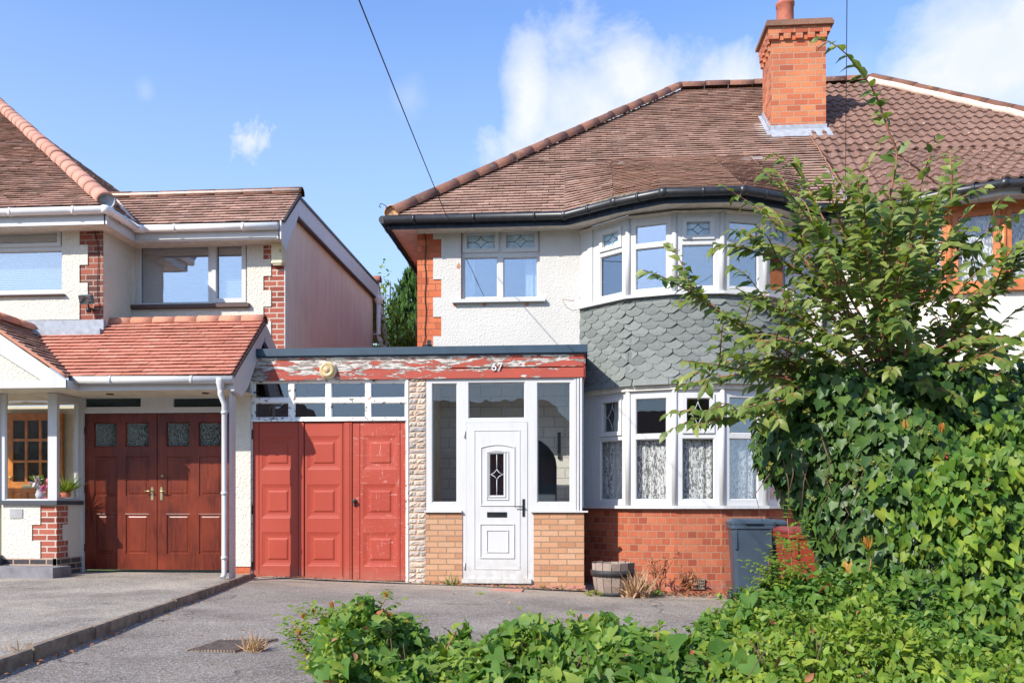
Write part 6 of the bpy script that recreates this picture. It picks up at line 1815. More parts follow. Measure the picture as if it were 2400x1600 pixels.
# dead plants
def dead_plant(name, label, x, y, z, h, n, spread, m='deadstem', leaves=90, group=None, lean=(0, 0)):
    t = thing(name, label, 'plant', (x, y, z), group)
    mb = MB(); P = []; A = []
    for i in range(n):
        g = rnd.uniform(0, 2 * math.pi); s_ = rnd.uniform(.1, 1) * spread; hh = h * rnd.uniform(.55, 1)
        pts = [Vector((x, y, z))]
        for k in range(1, 7):
            q = k / 6
            pts.append(Vector((x + s_ * math.cos(g) * q + lean[0] * q * q + rnd.uniform(-.02, .02), y + s_ * .4 * math.sin(g) * q + lean[1] * q, z + hh * (q - .15 * q * q * (s_ / spread)) + rnd.uniform(-.01, .01))))
        mb.tube(pts, .0085, 4, taper=.003, cap=False)
        for k in range(2, 6):
            a = pts[k]; d = Vector((rnd.uniform(-1, 1), rnd.uniform(-.5, .5), rnd.uniform(.1, 1))).normalized() * rnd.uniform(.05, .16)
            mb.tube([a, a + d * .5 + Vector((0, 0, .01)), a + d], .003, 4, taper=.0015, cap=False)
            for _ in range(4): P.append(tuple(a + d * rnd.uniform(.3, 1))); A.append((rnd.uniform(-1, 1), rnd.uniform(-1, .3), rnd.uniform(-1, .2)))
    mb.build('stems', MT[m], t)
    lv = Leaves(); lv.add('ovate', P, A, unit(len(P)), rng.uniform(.025, .06, len(P))); lv.build('withered_leaves', MT['deadleaf'], t)
    return t
x = UX(1545, 11.0)
dead_plant('dead_shrub', 'tall withered brown shrub against the brick bay wall', x, 11.02, gz(x), .72, 7, .26, lean=(.02, 0))
x = UX(1610, 11.1)
dead_plant('dead_weed', 'low dead brown weed at the foot of the bay near the air brick', x, 11.0, gz(x), .34, 9, .22, group=None)
def straw(name, label, x, y, z, n, L, m='straw', spread=.8, cat='dry grass'):
    lv = Leaves(); a = rng.normal(size=(n, 3)) * [spread, spread, .25] + [0, 0, 1]; P = np.array([x, y, z]) + rng.normal(size=(n, 3)) * [L * .18, L * .12, 0]
    lv.add('blade', P, a, unit(n), rng.uniform(.5, 1.1, n) * L)
    return tag(lv.build(name, MT[m]), label, cat)
straw('dry_grass', 'clump of dry straw coloured grass spilling beside the barrel planter', UX(1487, 10.6), 10.55, gz(.7), 200, .38, spread=.6)
straw('dry_grass', 'straw coloured tuft growing beside the iron drain cover', -2.27, 5.88, gz(-2.3), 110, .15, spread=.7)
straw('dry_grass', 'pale dry tuft at the near end of the kerb', -3.62, 5.28, gz(-3.6), 60, .15, spread=1.8)
straw('weed', 'small green weed in the tarmac in front of the white door', UX(1125, 10.1), 10.1, gz(-.8), 60, .08, 'leaf_bright', 1.8, 'weed')
straw('weed', 'green weed sprouting beneath the left porch brick panel', UX(1062, 10.95), 10.98, gz(-1), 26, .2, 'leaf_hedge', .5, 'weed')
for i, (px, lb) in enumerate(((1178, 'tiny weed in front of the white door sill'), (1227, 'tiny weed at the right end of the white door sill'), (1270, 'tiny weed under the left end of the right porch brick panel'), (1318, 'tiny weed under the right porch brick panel'))):
    straw('weed', lb, UX(px, 11.02), 11.02, gz(-.5) + .0, 16, .09, 'leaf_bright', .8, 'weed')
def clump(name, label, cat, x, y, z, r, n, size, m, kind='ovate', h=.5, group=None):
    lv = Leaves(); d = unit(n); d[:, 2] = np.abs(d[:, 2]) * h
    P = np.array([x, y, z]) + d * r * rng.uniform(.4, 1, (n, 1)) ** .6
    a = d + unit(n) * .7; nn = d + unit(n) * .5 + [0, -.3, .5]
    lv.add(kind, P, a, nn, rng.uniform(.6, 1.2, n) * size)
    return tag(lv.build(name, MT[m]), label, cat, group)
x = UX(1415, 10.5); clump('weed', 'yellowing weed at the left foot of the barrel planter', 'weed', UX(1393, 10.6), 10.6, gz(.2), .12, 70, .04, 'leaf_far', h=.5)
x = UX(1512, 10.7); clump('weed', 'low green weed between the barrel and the dead shrub', 'weed', x, 10.75, gz(x), .2, 120, .05, 'leaf_hedge', h=.9)
lv = Leaves(); n = 320; P = np.stack([rng.uniform(UX(1480, 10.8), UX(1730, 10.8), n), 10.95 + rng.normal(size=n) * .1, np.full(n, gz(1.5) + .02) + rng.uniform(0, .04, n)], 1)
lv.add('ovate', P, unit(n) * [1, 1, .2], unit(n) * .4 + [0, 0, 1], rng.uniform(.03, .07, n)); tag(lv.build('leaf_litter', MT['deadleaf']), 'dead leaves and stalks littering the foot of the brick bay', 'leaf litter', kind='stuff')
lv = Leaves(); n = 300; t_ = rng.uniform(-2.8, 10.7, n); P = np.stack([np.array([kx(a) for a in t_]) + .02 + np.abs(rng.normal(size=n)) * .05, t_, np.full(n, gz(-3.6) + .012)], 1)
lv.add('ovate', P, unit(n) * [1, 1, .2], unit(n) * .4 + [0, 0, 1], rng.uniform(.02, .05, n)); tag(lv.build('leaf_litter', MT['deadleaf']), 'dry leaves collected along the foot of the kerb', 'leaf litter', kind='stuff')
lv = Leaves(); n = 160; P = np.stack([rng.uniform(-2.2, .1, n), 10.97 + np.abs(rng.normal(size=n)) * .05, np.full(n, .04) + 0 * rng.uniform(0, .04, n)], 1)
P[:, 2] = [gz(a) + .03 for a in P[:, 0]]; lv.add('ovate', P, unit(n) * [1, 1, .3], unit(n) * .4 + [0, 0, 1], rng.uniform(.03, .06, n)); tag(lv.build('leaf_litter', MT['deadleaf']), 'crisp leaves along the foot of the porch', 'leaf litter', kind='stuff')
lv = Leaves(); n = 90; P = np.stack([rng.uniform(-4.2, -2.3, n), 10.98 + np.abs(rng.normal(size=n)) * .04, np.zeros(n)], 1); P[:, 2] = [gz(a) + .03 for a in P[:, 0]]
lv.add('ovate', P, unit(n) * [1, 1, .3], unit(n) * .4 + [0, 0, 1], rng.uniform(.02, .05, n)); tag(lv.build('leaf_litter', MT['deadleaf']), 'leaf scraps along the foot of the red garage doors', 'leaf litter', kind='stuff')
# stray scraps on the tarmac
lv = Leaves(); n = 60; P = np.stack([rng.uniform(-3.4, 2, n), rng.uniform(5, 10.8, n), np.zeros(n)], 1); P[:, 2] = [gz(a) + .015 for a in P[:, 0]]
lv.add('narrow', P, unit(n) * [1, 1, .1], unit(n) * .3 + [0, 0, 1], rng.uniform(.03, .08, n)); tag(lv.build('leaf_litter', MT['straw']), 'scattered dry scraps on the worn tarmac drive', 'leaf litter', kind='stuff')
# air brick
x = UX(1632, 11.3)
mb = MB(); z0 = gz(1.6) + .06
mb.wall(Fr((x - .11, 11.33 - .02)), 0, .22, z0, z0 + .14, [(.02 + i * .0245, .034 + i * .0245, z0 + .02 + j * .036, z0 + .045 + j * .036) for i in range(8) for j in range(3)], -.02, .008)
tag(mb.build('air_brick', MT['castiron']), 'rusty perforated air brick low in the bay wall', 'air brick')
# drain cover
q = [(-2.704, 5.773), (-2.669, 6.244), (-2.257, 6.316), (-2.36, 5.764)]
zc = gz(-2.5) + .006
dc = thing('drain_cover', 'ribbed cast iron drain cover sunk in the drive beside the straw coloured tuft', 'drain cover', (-2.5, 6.0, zc))
mb = MB(); mb.prism([(x, y, zc - .003) for x, y in q], (0, 0, -.03)); mb.build('cover_plate', MT['castiron'], dc)
mb = MB(); A, B, C, D = [Vector((x, y, zc + .004)) for x, y in (q[0], q[3], q[2], q[1])]
for i in range(1, 15):
    a, b = A.lerp(B, i / 15), D.lerp(C, i / 15); mb.tube([a.lerp(b, .04), a.lerp(b, .96)], .010, 5, smooth=False)
mb.build('ribs', mat('rust_brown_rib', plain((0.21, 0.155, 0.12), .8, .2, var=.4, vs=15)), dc)
mb = MB(); pts = [A, D, C]
for a, b in zip(pts, pts[1:]): mb.tube([a.lerp(b, i / 6) + Vector((rnd.uniform(-.012, .012), rnd.uniform(-.012, .012), .0)) for i in range(7)], .009, 5)
mb.build('broken_edge', MT['concrete'], dc)
tag(MB().xbox(UX(1125, 10.7), UX(1225, 10.7), 10.55, 10.85, gz(-.8) - .01, gz(-.8) + .014).build('stone_slab', MT['pinkbase']), 'pinkish slab set in the drive in front of the white door', 'slab')

# ================================================================== CABLES
def cable(name, label, A, B, sag, r=.0055):
    A, B = Vector(A), Vector(B)
    return tag(MB().tube([A.lerp(B, i / 24) - Vector((0, 0, sag * 4 * (i / 24) * (1 - i / 24))) for i in range(25)], r, 5).build(name, MT['cable']), label, 'cable')
a = UP(1045, 503, 11.66); b = UP(853, 0, 6.0)
A = Vector((a[0], 11.66, a[1])); B = Vector((b[0], 6.0, b[1])); D = (B - A)
cable('overhead_cable', 'black overhead cable slanting down across the sky to the gutter of the white house', A, A + D * 2.9, .10)
a = UP(1981, 492, 11.66); b = UP(1985, 0, 7.0); A = Vector((a[0], 11.66, a[1])); B = Vector((b[0], 7.0, b[1]))
cable('overhead_cable', 'thin vertical looking cable dropping to the gutter between the two bays', A, A + (B - A) * 3, .05, .0035)
mb = MB(); x = UX(997, YM - .02)
pts = [(x - .03, YM - .02, 4.98)] + [(x + .01 * math.sin(i * 1.7), YM - .014, 4.9 - i * .13) for i in range(12)] + [(x - .05, YM - .02, 3.3)]
tag(mb.tube(pts, .006, 5).build('cable', MT['cable']), 'thin cable hanging down the orange brick corner of the white house', 'cable')
mb = MB(); x, z = UP(1003, 806, 12.0); mb.xbox(x - .06, x + .06, 11.95, 12.05, 3.28, 3.34); mb.xbox(x - .0, x + .05, 11.93, 12.0, 3.33, 3.40)
tag(mb.build('cable_clip_box', MT['black']), 'small black cable box on the flat roof at the brick corner', 'cable box')

# ================================================================== BACKGROUND TREES
def conifer(x, y, z0, h, r, n, label):
    t = thing('conifer_tree', label, 'tree', (x, y, z0))
    MB().tube([(x, y, z0), (x + .1, y, z0 + h * .5), (x, y, z0 + h * .9)], .18, 8, taper=.03).build('trunk', MT['barkbrown'], t)
    k = rng.uniform(0, 1, n) ** .75; g = rng.uniform(0, 2 * math.pi, n)
    lump = 1 + .16 * np.sin(5 * g + 9 * k) + .1 * np.sin(11 * g - 23 * k)
    rad = r * (1 - k) ** .62 * lump * rng.uniform(.65, 1.05, n) + .05
    P = np.stack([x + rad * np.cos(g), y + rad * np.sin(g), z0 + .2 + k * (h - .3)], 1)
    a = np.stack([np.cos(g) * .5, np.sin(g) * .5, np.full(n, 1.0)], 1) + unit(n) * .45
    nn = np.stack([np.cos(g), np.sin(g), np.full(n, .3)], 1) + unit(n) * .4
    lv = Leaves(); lv.add('narrow', P, a, nn, rng.uniform(.10, .24, n)); lv.build('crown', MT['conifer'], t)
def ellip(x, y, z, rx, ry, rz, n, inner=.55):
    d = unit(n); s_ = rng.uniform(inner, 1, (n, 1)) ** .5
    return np.array([x, y, z]) + d * s_ * [rx, ry, rz], d
cxn, _ = UP(985, 700, 19)
conifer(cxn + .05, 19.5, -.4, UZ(985, 603, 19.5) + .4, 2.0, 24000, 'dense dark green conifer filling the gap between the two houses')
def bush(name, label, x, y, z0, rx, ry, rz, n, size, m, kind='ovate', cat='bush', trunk=True, group=None):
    t = thing(name, label, cat, (x, y, z0), group)
    if trunk:
        mb = MB()
        for i in range(7):
            g = rnd.uniform(0, 6.28); s_ = rnd.uniform(.2, .7)
            mb.tube([(x, y, z0), (x + rx * s_ * .5 * math.cos(g), y + ry * s_ * .5 * math.sin(g), z0 + rz * .8), (x + rx * s_ * math.cos(g), y + ry * s_ * math.sin(g), z0 + rz * 1.6)], .03, 5, taper=.008)
        mb.build('stems', MT['barkbrown'], t)
    lv = Leaves()
    for c in range(6):
        g = rnd.uniform(0, 6.28); q = rnd.uniform(.0, .5)
        P, d = ellip(x + rx * q * math.cos(g), y + ry * q * math.sin(g), z0 + rz * rnd.uniform(.75, 1.25), rx * rnd.uniform(.5, .75), ry * rnd.uniform(.5, .75), rz * rnd.uniform(.5, .8), n // 6)
        lv.add(kind, P, d + unit(len(P)) * .8 + [0, 0, -.2], d + unit(len(P)) * .5 + [0, 0, .5], rng.uniform(.6, 1.2, len(P)) * size)
    lv.build('crown', MT[m], t); return t
x = UX(938, 17.5); bush('garden_bush', 'yellow green bush in front of the dark conifer', x + .2, 17.8, .1, 1.3, .8, 3.0, 7000, .10, 'leaf_far')
x = UX(893, 21); bush('garden_tree', 'thin leafed small tree just right of the rear downpipe', x, 21.5, .5, .55, .6, 3.9, 1800, .12, 'leaf_privet', cat='tree')

# ================================================================== FOREGROUND TREE
HX, HY = 1.85, 5.6
tree = thing('cherry_tree', 'wild young cherry tree with long pinkish shoots rising out of the ivy on the right', 'tree', (2.0, 5.7, gz(2)))
shoots = [  # photo pixels of the shoots (2352 wide view) and the distance of their two ends
 ([(2050, 900), (2035, 640), (2040, 480), (2060, 360), (2040, 300), (2010, 215), (1975, 165), (1930, 112), (1872, 82)], 5.6, 5.2),
 ([(2060, 1000), (1900, 890), (1790, 810), (1690, 740), (1600, 680), (1530, 640), (1478, 620)], 5.7, 4.9),
 ([(2040, 960), (1900, 860), (1780, 790), (1700, 745), (1620, 700), (1560, 690)], 5.7, 5.4),
 ([(2060, 1020), (1900, 900), (1760, 862), (1660, 840), (1572, 828)], 5.7, 5.1),
 ([(2060, 1040), (1880, 890), (1740, 860), (1640, 868), (1570, 885)], 5.7, 5.6),
 ([(2080, 1060), (1900, 930), (1780, 935), (1680, 958), (1592, 978)], 5.7, 4.8),
 ([(2050, 900), (1930, 720), (1830, 620), (1740, 580), (1650, 560)], 5.7, 5.3),
 ([(2040, 860), (1930, 700), (1860, 590), (1770, 500), (1665, 430)], 5.7, 5.7),
 ([(2045, 840), (1940, 660), (1880, 540), (1810, 440), (1748, 395)], 5.7, 5.2),
 ([(2050, 820), (1960, 640), (1900, 520), (1860, 440), (1832, 370)], 5.7, 5.9),
 ([(2050, 860), (1930, 690), (1850, 600), (1760, 560), (1700, 520)], 5.7, 6.2),
 ([(2060, 900), (2050, 700), (2080, 560), (2160, 480), (2270, 425)], 5.7, 5.3),
 ([(2070, 900), (2100, 720), (2170, 620), (2260, 540), (2350, 485)], 5.7, 5.6),
 ([(2080, 960), (2150, 800), (2230, 700), (2350, 600)], 5.7, 5.2),
 ([(2080, 1000), (2180, 860), (2260, 800), (2352, 765)], 5.7, 5.4),
 ([(2080, 1000), (2150, 880), (2200, 760), (2240, 690), (2330, 640)], 5.8, 6.0),
 ([(2050, 900), (2020, 700), (2000, 560), (1975, 470), (1960, 400)], 5.8, 6.0),
 ([(2050, 880), (2000, 660), (1940, 540), (1920, 480), (1900, 440)], 5.6, 5.4),
 ([(2060, 900), (2100, 640), (2130, 520), (2100, 440), (2060, 400)], 5.8, 6.0),
 ([(2060, 950), (1960, 820), (1860, 740), (1760, 700), (1690, 660)], 5.6, 5.0),
 ([(2060, 980), (1970, 900), (1900, 820), (1800, 780), (1740, 800)], 5.6, 4.9),
 ([(2060, 1000), (1960, 940), (1860, 900), (1760, 960), (1740, 990)], 5.6, 4.9),
 ([(2070, 980), (2140, 900), (2260, 860), (2340, 880)], 5.7, 5.2),
 ([(2070, 960), (2200, 760), (2300, 660), (2345, 560)], 5.8, 5.0),
 ([(2050, 900), (2080, 700), (2110, 610), (2200, 560), (2290, 600)], 5.8, 5.4),
]
def smooth_path(pts, n):
    out = []
    m = len(pts) - 1
    for i in range(n + 1):
        t = i / n * m; k = min(int(t), m - 1); f = t - k
        p0, p1, p2, p3 = pts[max(k - 1, 0)], pts[k], pts[k + 1], pts[min(k + 2, m)]
        out.append(.5 * ((2 * p1) + (p2 - p0) * f + (2 * p0 - 5 * p1 + 4 * p2 - p3) * f * f + (3 * p1 - p0 - 3 * p2 + p3) * f ** 3))
    return out
LV = Leaves(); LT = Leaves()
def dress(pts, size=.075, dens=.030, start=.25, taper=True):
    """alternate hanging leaves along a shoot"""
    P, A, N, S = [], [], [], []
    L = sum((pts[i + 1] - pts[i]).length for i in range(len(pts) - 1)); acc = 0; nxt = L * start; side = 1
    for i in range(len(pts) - 1):
        d = (pts[i + 1] - pts[i]); l = d.length; d.normalize()
        while nxt < acc + l:
            p = pts[i].lerp(pts[i + 1], (nxt - acc) / l)
            s_ = Vector((d.y, -d.x, 0)); s_ = s_.normalized() if s_.length > .1 else Vector((1, 0, 0))
            side = -side
            up = Vector((rnd.uniform(-.7, .15), rnd.uniform(-1.1, -.1), rnd.uniform(.3, 1)))
            a = d * rnd.uniform(.55, 1.0) + s_ * side * rnd.uniform(.35, 1.0) + Vector((0, 0, rnd.uniform(-.75, .1)))
            t = nxt / L
            P.append(p); A.append(a); N.append(up + s_ * side * .2); S.append(size * 1.22 * rnd.uniform(.75, 1.2) * (1 - .25 * abs(t - .5) * 2))
            nxt += dens * rnd.uniform(.6, 1.4)
        acc += l
    if P: LV.add('ovate', P, A, N, S)
wood = MB()
allp = []
for pts, y0, y1 in shoots:
    m = len(pts) - 1
    P3 = []
    for i, (a, b) in enumerate(pts):
        y = y0 + (y1 - y0) * (i / m); X, Z = UP(a / .98, b / .98, y); P3.append(Vector((X, y, Z)))
    sp_ = smooth_path(P3, 26)
    wood.tube(sp_, .010, 5, taper=.0024, cap=False)
    long_ = len(pts) == 9
    dress(sp_, .088 if long_ else .085, .026 if not long_ else .034, .12)
    allp.append(sp_)
    # side twigs
    if long_: continue
    for _ in range(5):
        k = rnd.randint(6, 21); p = sp_[k]; d = (sp_[k + 1] - sp_[k - 1]).normalized()
        v = (d * .8 + Vector((rnd.uniform(-1, 1), rnd.uniform(-1, 1), rnd.uniform(-.2, .9))) * .8).normalized() * rnd.uniform(.18, .42)
        tw_ = smooth_path([p, p + v * .5 + Vector((0, 0, .03)), p + v - Vector((0, 0, .02))], 6)
        wood.tube(tw_, .005, 4, taper=.002, cap=False); dress(tw_, .078, .026, .1)
for _ in range(200):  # dense middle
    b = rnd.uniform(560, 960); hw = (b - 430) * .55 + 20; a = 2060 + rnd.uniform(-1.0, .75) * hw; y = rnd.uniform(5.0, 6.4)
    X, Z = UP(a / .98, b / .98, y); c = Vector((X, y, Z)); o = Vector((2.0 + rnd.uniform(-.15, .15), 5.7 + rnd.uniform(-.2, .2), 1.9))
    dirv = (c - o).normalized() * rnd.uniform(.22, .42)
    tw_ = smooth_path([c, c + dirv * .5 + Vector((0, 0, rnd.uniform(0, .08))), c + dirv], 7)
    wood.tube(tw_, .006, 4, taper=.002, cap=False); dress(tw_, .082, .026, .05)
# trunk and limbs
base = Vector((2.02, 5.72, gz(2)))
for tgt in ((1.85, 5.6, 1.9), (2.15, 5.8, 2.1), (2.0, 5.9, 2.3), (1.7, 5.5, 1.8)):
    wood.tube(smooth_path([base + Vector((rnd.uniform(-.06, .06), 0, 0)), base + Vector((rnd.uniform(-.15, .15), .02, .8)), Vector(tgt)], 10), .045, 7, taper=.014)
wood.build('trunk', MT['bark'], tree)
LV.build('crown', MT['leaf_tree'], tree)

# ================================================================== IVY
ivy = thing('ivy_mass', 'dark glossy ivy smothering the lower part of the cherry tree', 'ivy', (2.2, 5.6, gz(2)))
lv = Leaves(); yl = Leaves(); 
def ppx(px, py, Y): X, Z = UP(px, py, Y); return X, Y, Z
blobs = [  # px, py, Y, half sizes in m
 (1960, 1010, 5.55, .46, .45, .42), (2080, 1090, 5.5, .62, .55, .50), (2230, 1080, 5.6, .62, .55, .50), (2060, 1180, 5.4, .42, .4, .36),
 (2350, 1000, 5.7, .40, .5, .35), (1880, 1040, 5.5, .24, .3, .22), (2150, 950, 5.75, .55, .5, .33), (2280, 1260, 5.3, .55, .5, .5), (2380, 1180, 5.4, .5, .5, .5),
 (2010, 1260, 5.45, .20, .25, .24), (2160, 1300, 5.35, .45, .45, .45), (2330, 1430, 5.2, .55, .45, .45), (2180, 1420, 5.0, .34, .3, .28), (2230, 1500, 4.8, .3, .3, .2), (1955, 1110, 5.5, .26, .3, .26), (2400, 1340, 5.3, .5, .5, .5)]
for (a, b, y, rx, ry, rz_) in blobs:
    X, Y, Z = ppx(a, b, y)
    n = int(5200 * (rx * rz_) ** .5 * 1.5)
    P, d = ellip(X, Y, Z, rx, ry, rz_, n, .45)
    P += unit(n) * .03
    lump = .05 * np.sin(P[:, :1] * 9 + P[:, 2:] * 7)
    P += d * lump
    A_ = d * .35 + unit(n) * .45 + [0, 0, -.9]; N_ = d + unit(n) * .35 + [0, -.2, .15]
    lv.add('ivy', P, A_, N_, rng.uniform(.035, .085, n) * np.where(rng.uniform(0, 1, n) < .12, 1.35, 1.0))
lv.build('foliage', MT['leaf_ivy'], ivy)
X, Y, Z = ppx(1990, 1160, 5.4)
mb = MB(); 
for k in range(14):
    a, b = rnd.uniform(1800, 2050), rnd.uniform(1000, 1200); X, Y, Z = ppx(a, b, 5.15)
    mb.tube([(X, Y, Z), (X + rnd.uniform(-.1, .05), Y - .05, Z - .12), (X + rnd.uniform(-.12, .05), Y - .05, Z - .28)], .004, 4, taper=.002)
mb.tube([ppx(1985, 1180, 5.6), ppx(1982, 1270, 5.6), ppx(1995, 1340, 5.6), ppx(2000, 1420, 5.6)], .05, 8)
mb.build('stems', MT['barkbrown'], ivy)
# ivy flower heads, yellow green
for _ in range(60):
    a, b = rnd.uniform(1800, 2300), rnd.uniform(960, 1180); X, Y, Z = ppx(a, b, 5.02 + rnd.uniform(-.05, .15))
    n = 14; c = np.array([X, Y, Z]); d = unit(n); yl.add('narrow', np.tile(c, (n, 1)), d, unit(n), np.full(n, .018))
yl.build('flower_heads', mat('ivy_flower', leafm([(.22, .26, .06), (.30, .32, .08)], .2, .6, .2)), ivy)

# bindweed curtain of large bright leaves at the right edge
bw = thing('bindweed_curtain', 'large bright heart shaped bindweed leaves hanging over the right end of the ivy', 'climbing plant', (2.9, 5.0, gz(3)))
lv = Leaves(); lv2 = Leaves()
for (a, b, y, rx, ry, rz_, n) in [(2330, 1180, 4.9, .42, .25, .38, 330), (2370, 1320, 4.8, .38, .25, .36, 250), (2290, 1400, 4.8, .30, .2, .3, 130), (2380, 1060, 5.0, .26, .2, .22, 110), (2340, 1460, 4.6, .34, .2, .24, 230), (2240, 1540, 4.4, .3, .2, .14, 120), (2250, 1150, 4.95, .25, .2, .22, 110), (2200, 1250, 4.9, .25, .2, .22, 90), (2140, 1190, 4.95, .3, .15, .3, 60), (2330, 970, 5.1, .2, .2, .25, 45)]:
    n = int(n * 1.7); X, Y, Z = ppx(a, b, y); P, d = ellip(X, Y, Z, rx, ry, rz_, n, .5)
    h_ = int(n * .33)
    lv.add('heart', P[:h_], d[:h_] * .3 + unit(h_) * .55 + [0, -.1, -1.0], d[:h_] * .6 + unit(h_) * .8 + [-.2, -.6, .4], rng.uniform(.035, .085, h_))
    lv2.add('ovate', P[h_:], d[h_:] * .3 + unit(n - h_) * .7 + [0, -.1, -.6], d[h_:] * .6 + unit(n - h_) * .8 + [-.2, -.6, .5], rng.uniform(.035, .075, n - h_))
lv.build('foliage', MT['leaf_bright'], bw); lv2.build('foliage', MT['leaf_hedge'], bw)

# ================================================================== HEDGE AND BUSHES IN FRONT
def ypix(px):   # top line of the hedge in the photo, px -> py
    T = [(690, 1600), (705, 1500), (740, 1440), (800, 1430), (860, 1410), (930, 1450), (975, 1495), (1040, 1520), (1095, 1540), (1140, 1505), (1200, 1480), (1290, 1480), (1350, 1490), (1420, 1465), (1500, 1480), (1560, 1500), (1610, 1530), (1660, 1500), (1710, 1470), (1760, 1440), (1850, 1425), (2000, 1430), (2120, 1460), (2200, 1490), (2400, 1500)]
    for (a, b), (c, d) in zip(T, T[1:]):
        if a <= px <= c: return b + (d - b) * (px - a) / (c - a)
    return T[-1][1] if px > 2400 else 1600
hedge = thing('hedge', 'low overgrown hedge tangled with bindweed along the front edge of the drive', 'hedge', (.2, 4.3, gz(0)))
lvs = {'leaf_hedge': Leaves(), 'leaf_bright': Leaves(), 'leaf_privet': Leaves()}
n = 52000
px = rng.uniform(700, 2560, n); yy = rng.uniform(3.1, 5.0, n)
hz = np.empty(n); X = np.empty(n)
for i in range(n):
    X[i], top = UP(px[i], ypix(px[i]), 4.55)
    prof = max(0.0, 1 - abs((yy[i] - 4.3) / 1.3) ** 2.4)
    k = rng.uniform(0, 1) ** .5
    X[i] = X[i] * (0.86 + .14 * yy[i] / 4.55)
    nzv = mnoise.noise(Vector((X[i] * 3.2, yy[i] * 3.2, 1.3))) * .22 + mnoise.noise(Vector((X[i] * 8, yy[i] * 8, 4.1))) * .12
    hz[i] = gz(X[i]) + .05 + (top - gz(X[i]) - .05) * prof * k * (1 + nzv) + (.035 * math.sin(X[i] * 17 + yy[i] * 9) + .03 * math.sin(X[i] * 7.3 - yy[i] * 5)) * prof
P = np.stack([X, yy, hz], 1)
left_ = X < -.305 * yy
P = P[~left_]; n = len(P)
kind = rng.uniform(0, 1, n) + .35 * np.sin(P[:, 0] * 2.3 + P[:, 1])
kind = np.where(P[:, 0] > .145 * P[:, 1], .62 + .55 * rng.uniform(0, 1, n) ** .7, kind)
for m_, sel, kd, sz in (('leaf_hedge', kind < .62, 'heart', (.03, .075)), ('leaf_bright', (kind >= .62) & (kind < .74), 'heart', (.03, .065)), ('leaf_bright', (kind >= .74) & (kind < .92), 'ovate', (.028, .055)), ('leaf_privet', kind >= .92, 'ovate', (.025, .055))):
    Q_ = P[sel]; q = len(Q_)
    a = unit(q) * .9 + [0, -.35, -.35]; nn = unit(q) * .8 + [-.15, -.4, .8]
    lvs[m_].add(kd, Q_, a, nn, rng.uniform(*sz, q))
for c_ in range(260):      # tufts and trailing shoots standing proud of the mass
    i_ = rng.integers(0, n); p = P[i_]; q = rng.integers(6, 16)
    if p[2] < gz(p[0]) + .12: continue
    st = unit(1)[0] * [1, .7, .3] + [0, -.1, .9]; st /= np.linalg.norm(st); ln = rng.uniform(.06, .20)
    t_ = np.linspace(0, 1, q)[:, None]
    Q_ = p + st * ln * t_
    lvs[['leaf_hedge', 'leaf_bright', 'leaf_privet'][c_ % 3]].add(['heart', 'ovate', 'ovate'][c_ % 3], Q_, unit(q) + st * .6, unit(q) * .6 + [-.1, -.4, .8], np.linspace(1.1, .5, q) * rng.uniform(.05, .085))
dd = P[rng.uniform(0, 1, n) < .006]; q = len(dd); dl_ = Leaves(); dl_.add('ovate', dd + [0, 0, .03], unit(q), unit(q) + [0, -.5, .5], rng.uniform(.03, .07, q)); dl_.build('dead_leaves', MT['deadleaf'], hedge)
big = P[(rng.uniform(0, 1, n) < .035) & (P[:, 0] < .2 * P[:, 1])]; q = len(big)
lvs['leaf_hedge'].add('heart', big + [0, -.02, .03], unit(q) * .6 + [0, -.5, -.5], unit(q) * .5 + [-.1, -.5, .8], rng.uniform(.08, .125, q))
for k_, l_ in lvs.items(): l_.build('foliage', MT[k_], hedge)
mb = MB()
for _ in range(150):
    a = rnd.uniform(760, 2350); y = rnd.uniform(3.8, 4.8); x0, tz_ = UP(a, ypix(a), y); z0 = gz(x0)
    mb.tube([(x0, y, z0), (x0 + rnd.uniform(-.1, .1), y - .03, (z0 + tz_) / 2), (x0 + rnd.uniform(-.15, .15), y - .05, tz_ - .10)], .004, 4, taper=.002)
mb.build('stems', MT['barkbrown'], hedge)

def pinnate(t, label_m, pts, size=.045, dens=.06):
    """compound leaves along a stem"""
    out = Leaves(); P, A, N, S = [], [], [], []; L = 0; nxt = .05; s_ = 1
    for i in range(len(pts) - 1):
        d = pts[i + 1] - pts[i]; l = d.length
        while nxt < L + l:
            p = pts[i].lerp(pts[i + 1], (nxt - L) / l); s_ = -s_
            g = rnd.uniform(0, 6.28); r_ = (Vector((math.cos(g), math.sin(g) * .6 - .25, .35)).normalized())
            ln = rnd.uniform(.10, .17)
            sd_ = r_.cross(Vector((0, 0, 1))).normalized()
            for k in range(1, 5):
                q = p + r_ * ln * k / 5
                for e in (-1, 1): P.append(q); A.append(sd_ * e + r_ * .6 + Vector((0, 0, -.15))); N.append(Vector((rnd.uniform(-.2, .2), rnd.uniform(-.3, .1), 1))); S.append(size * rnd.uniform(.8, 1.1))
            P.append(p + r_ * ln); A.append(r_); N.append(Vector((0, -.2, 1))); S.append(size * 1.1)
            nxt += dens * rnd.uniform(.7, 1.3)
        L += l
    return P, A, N, S
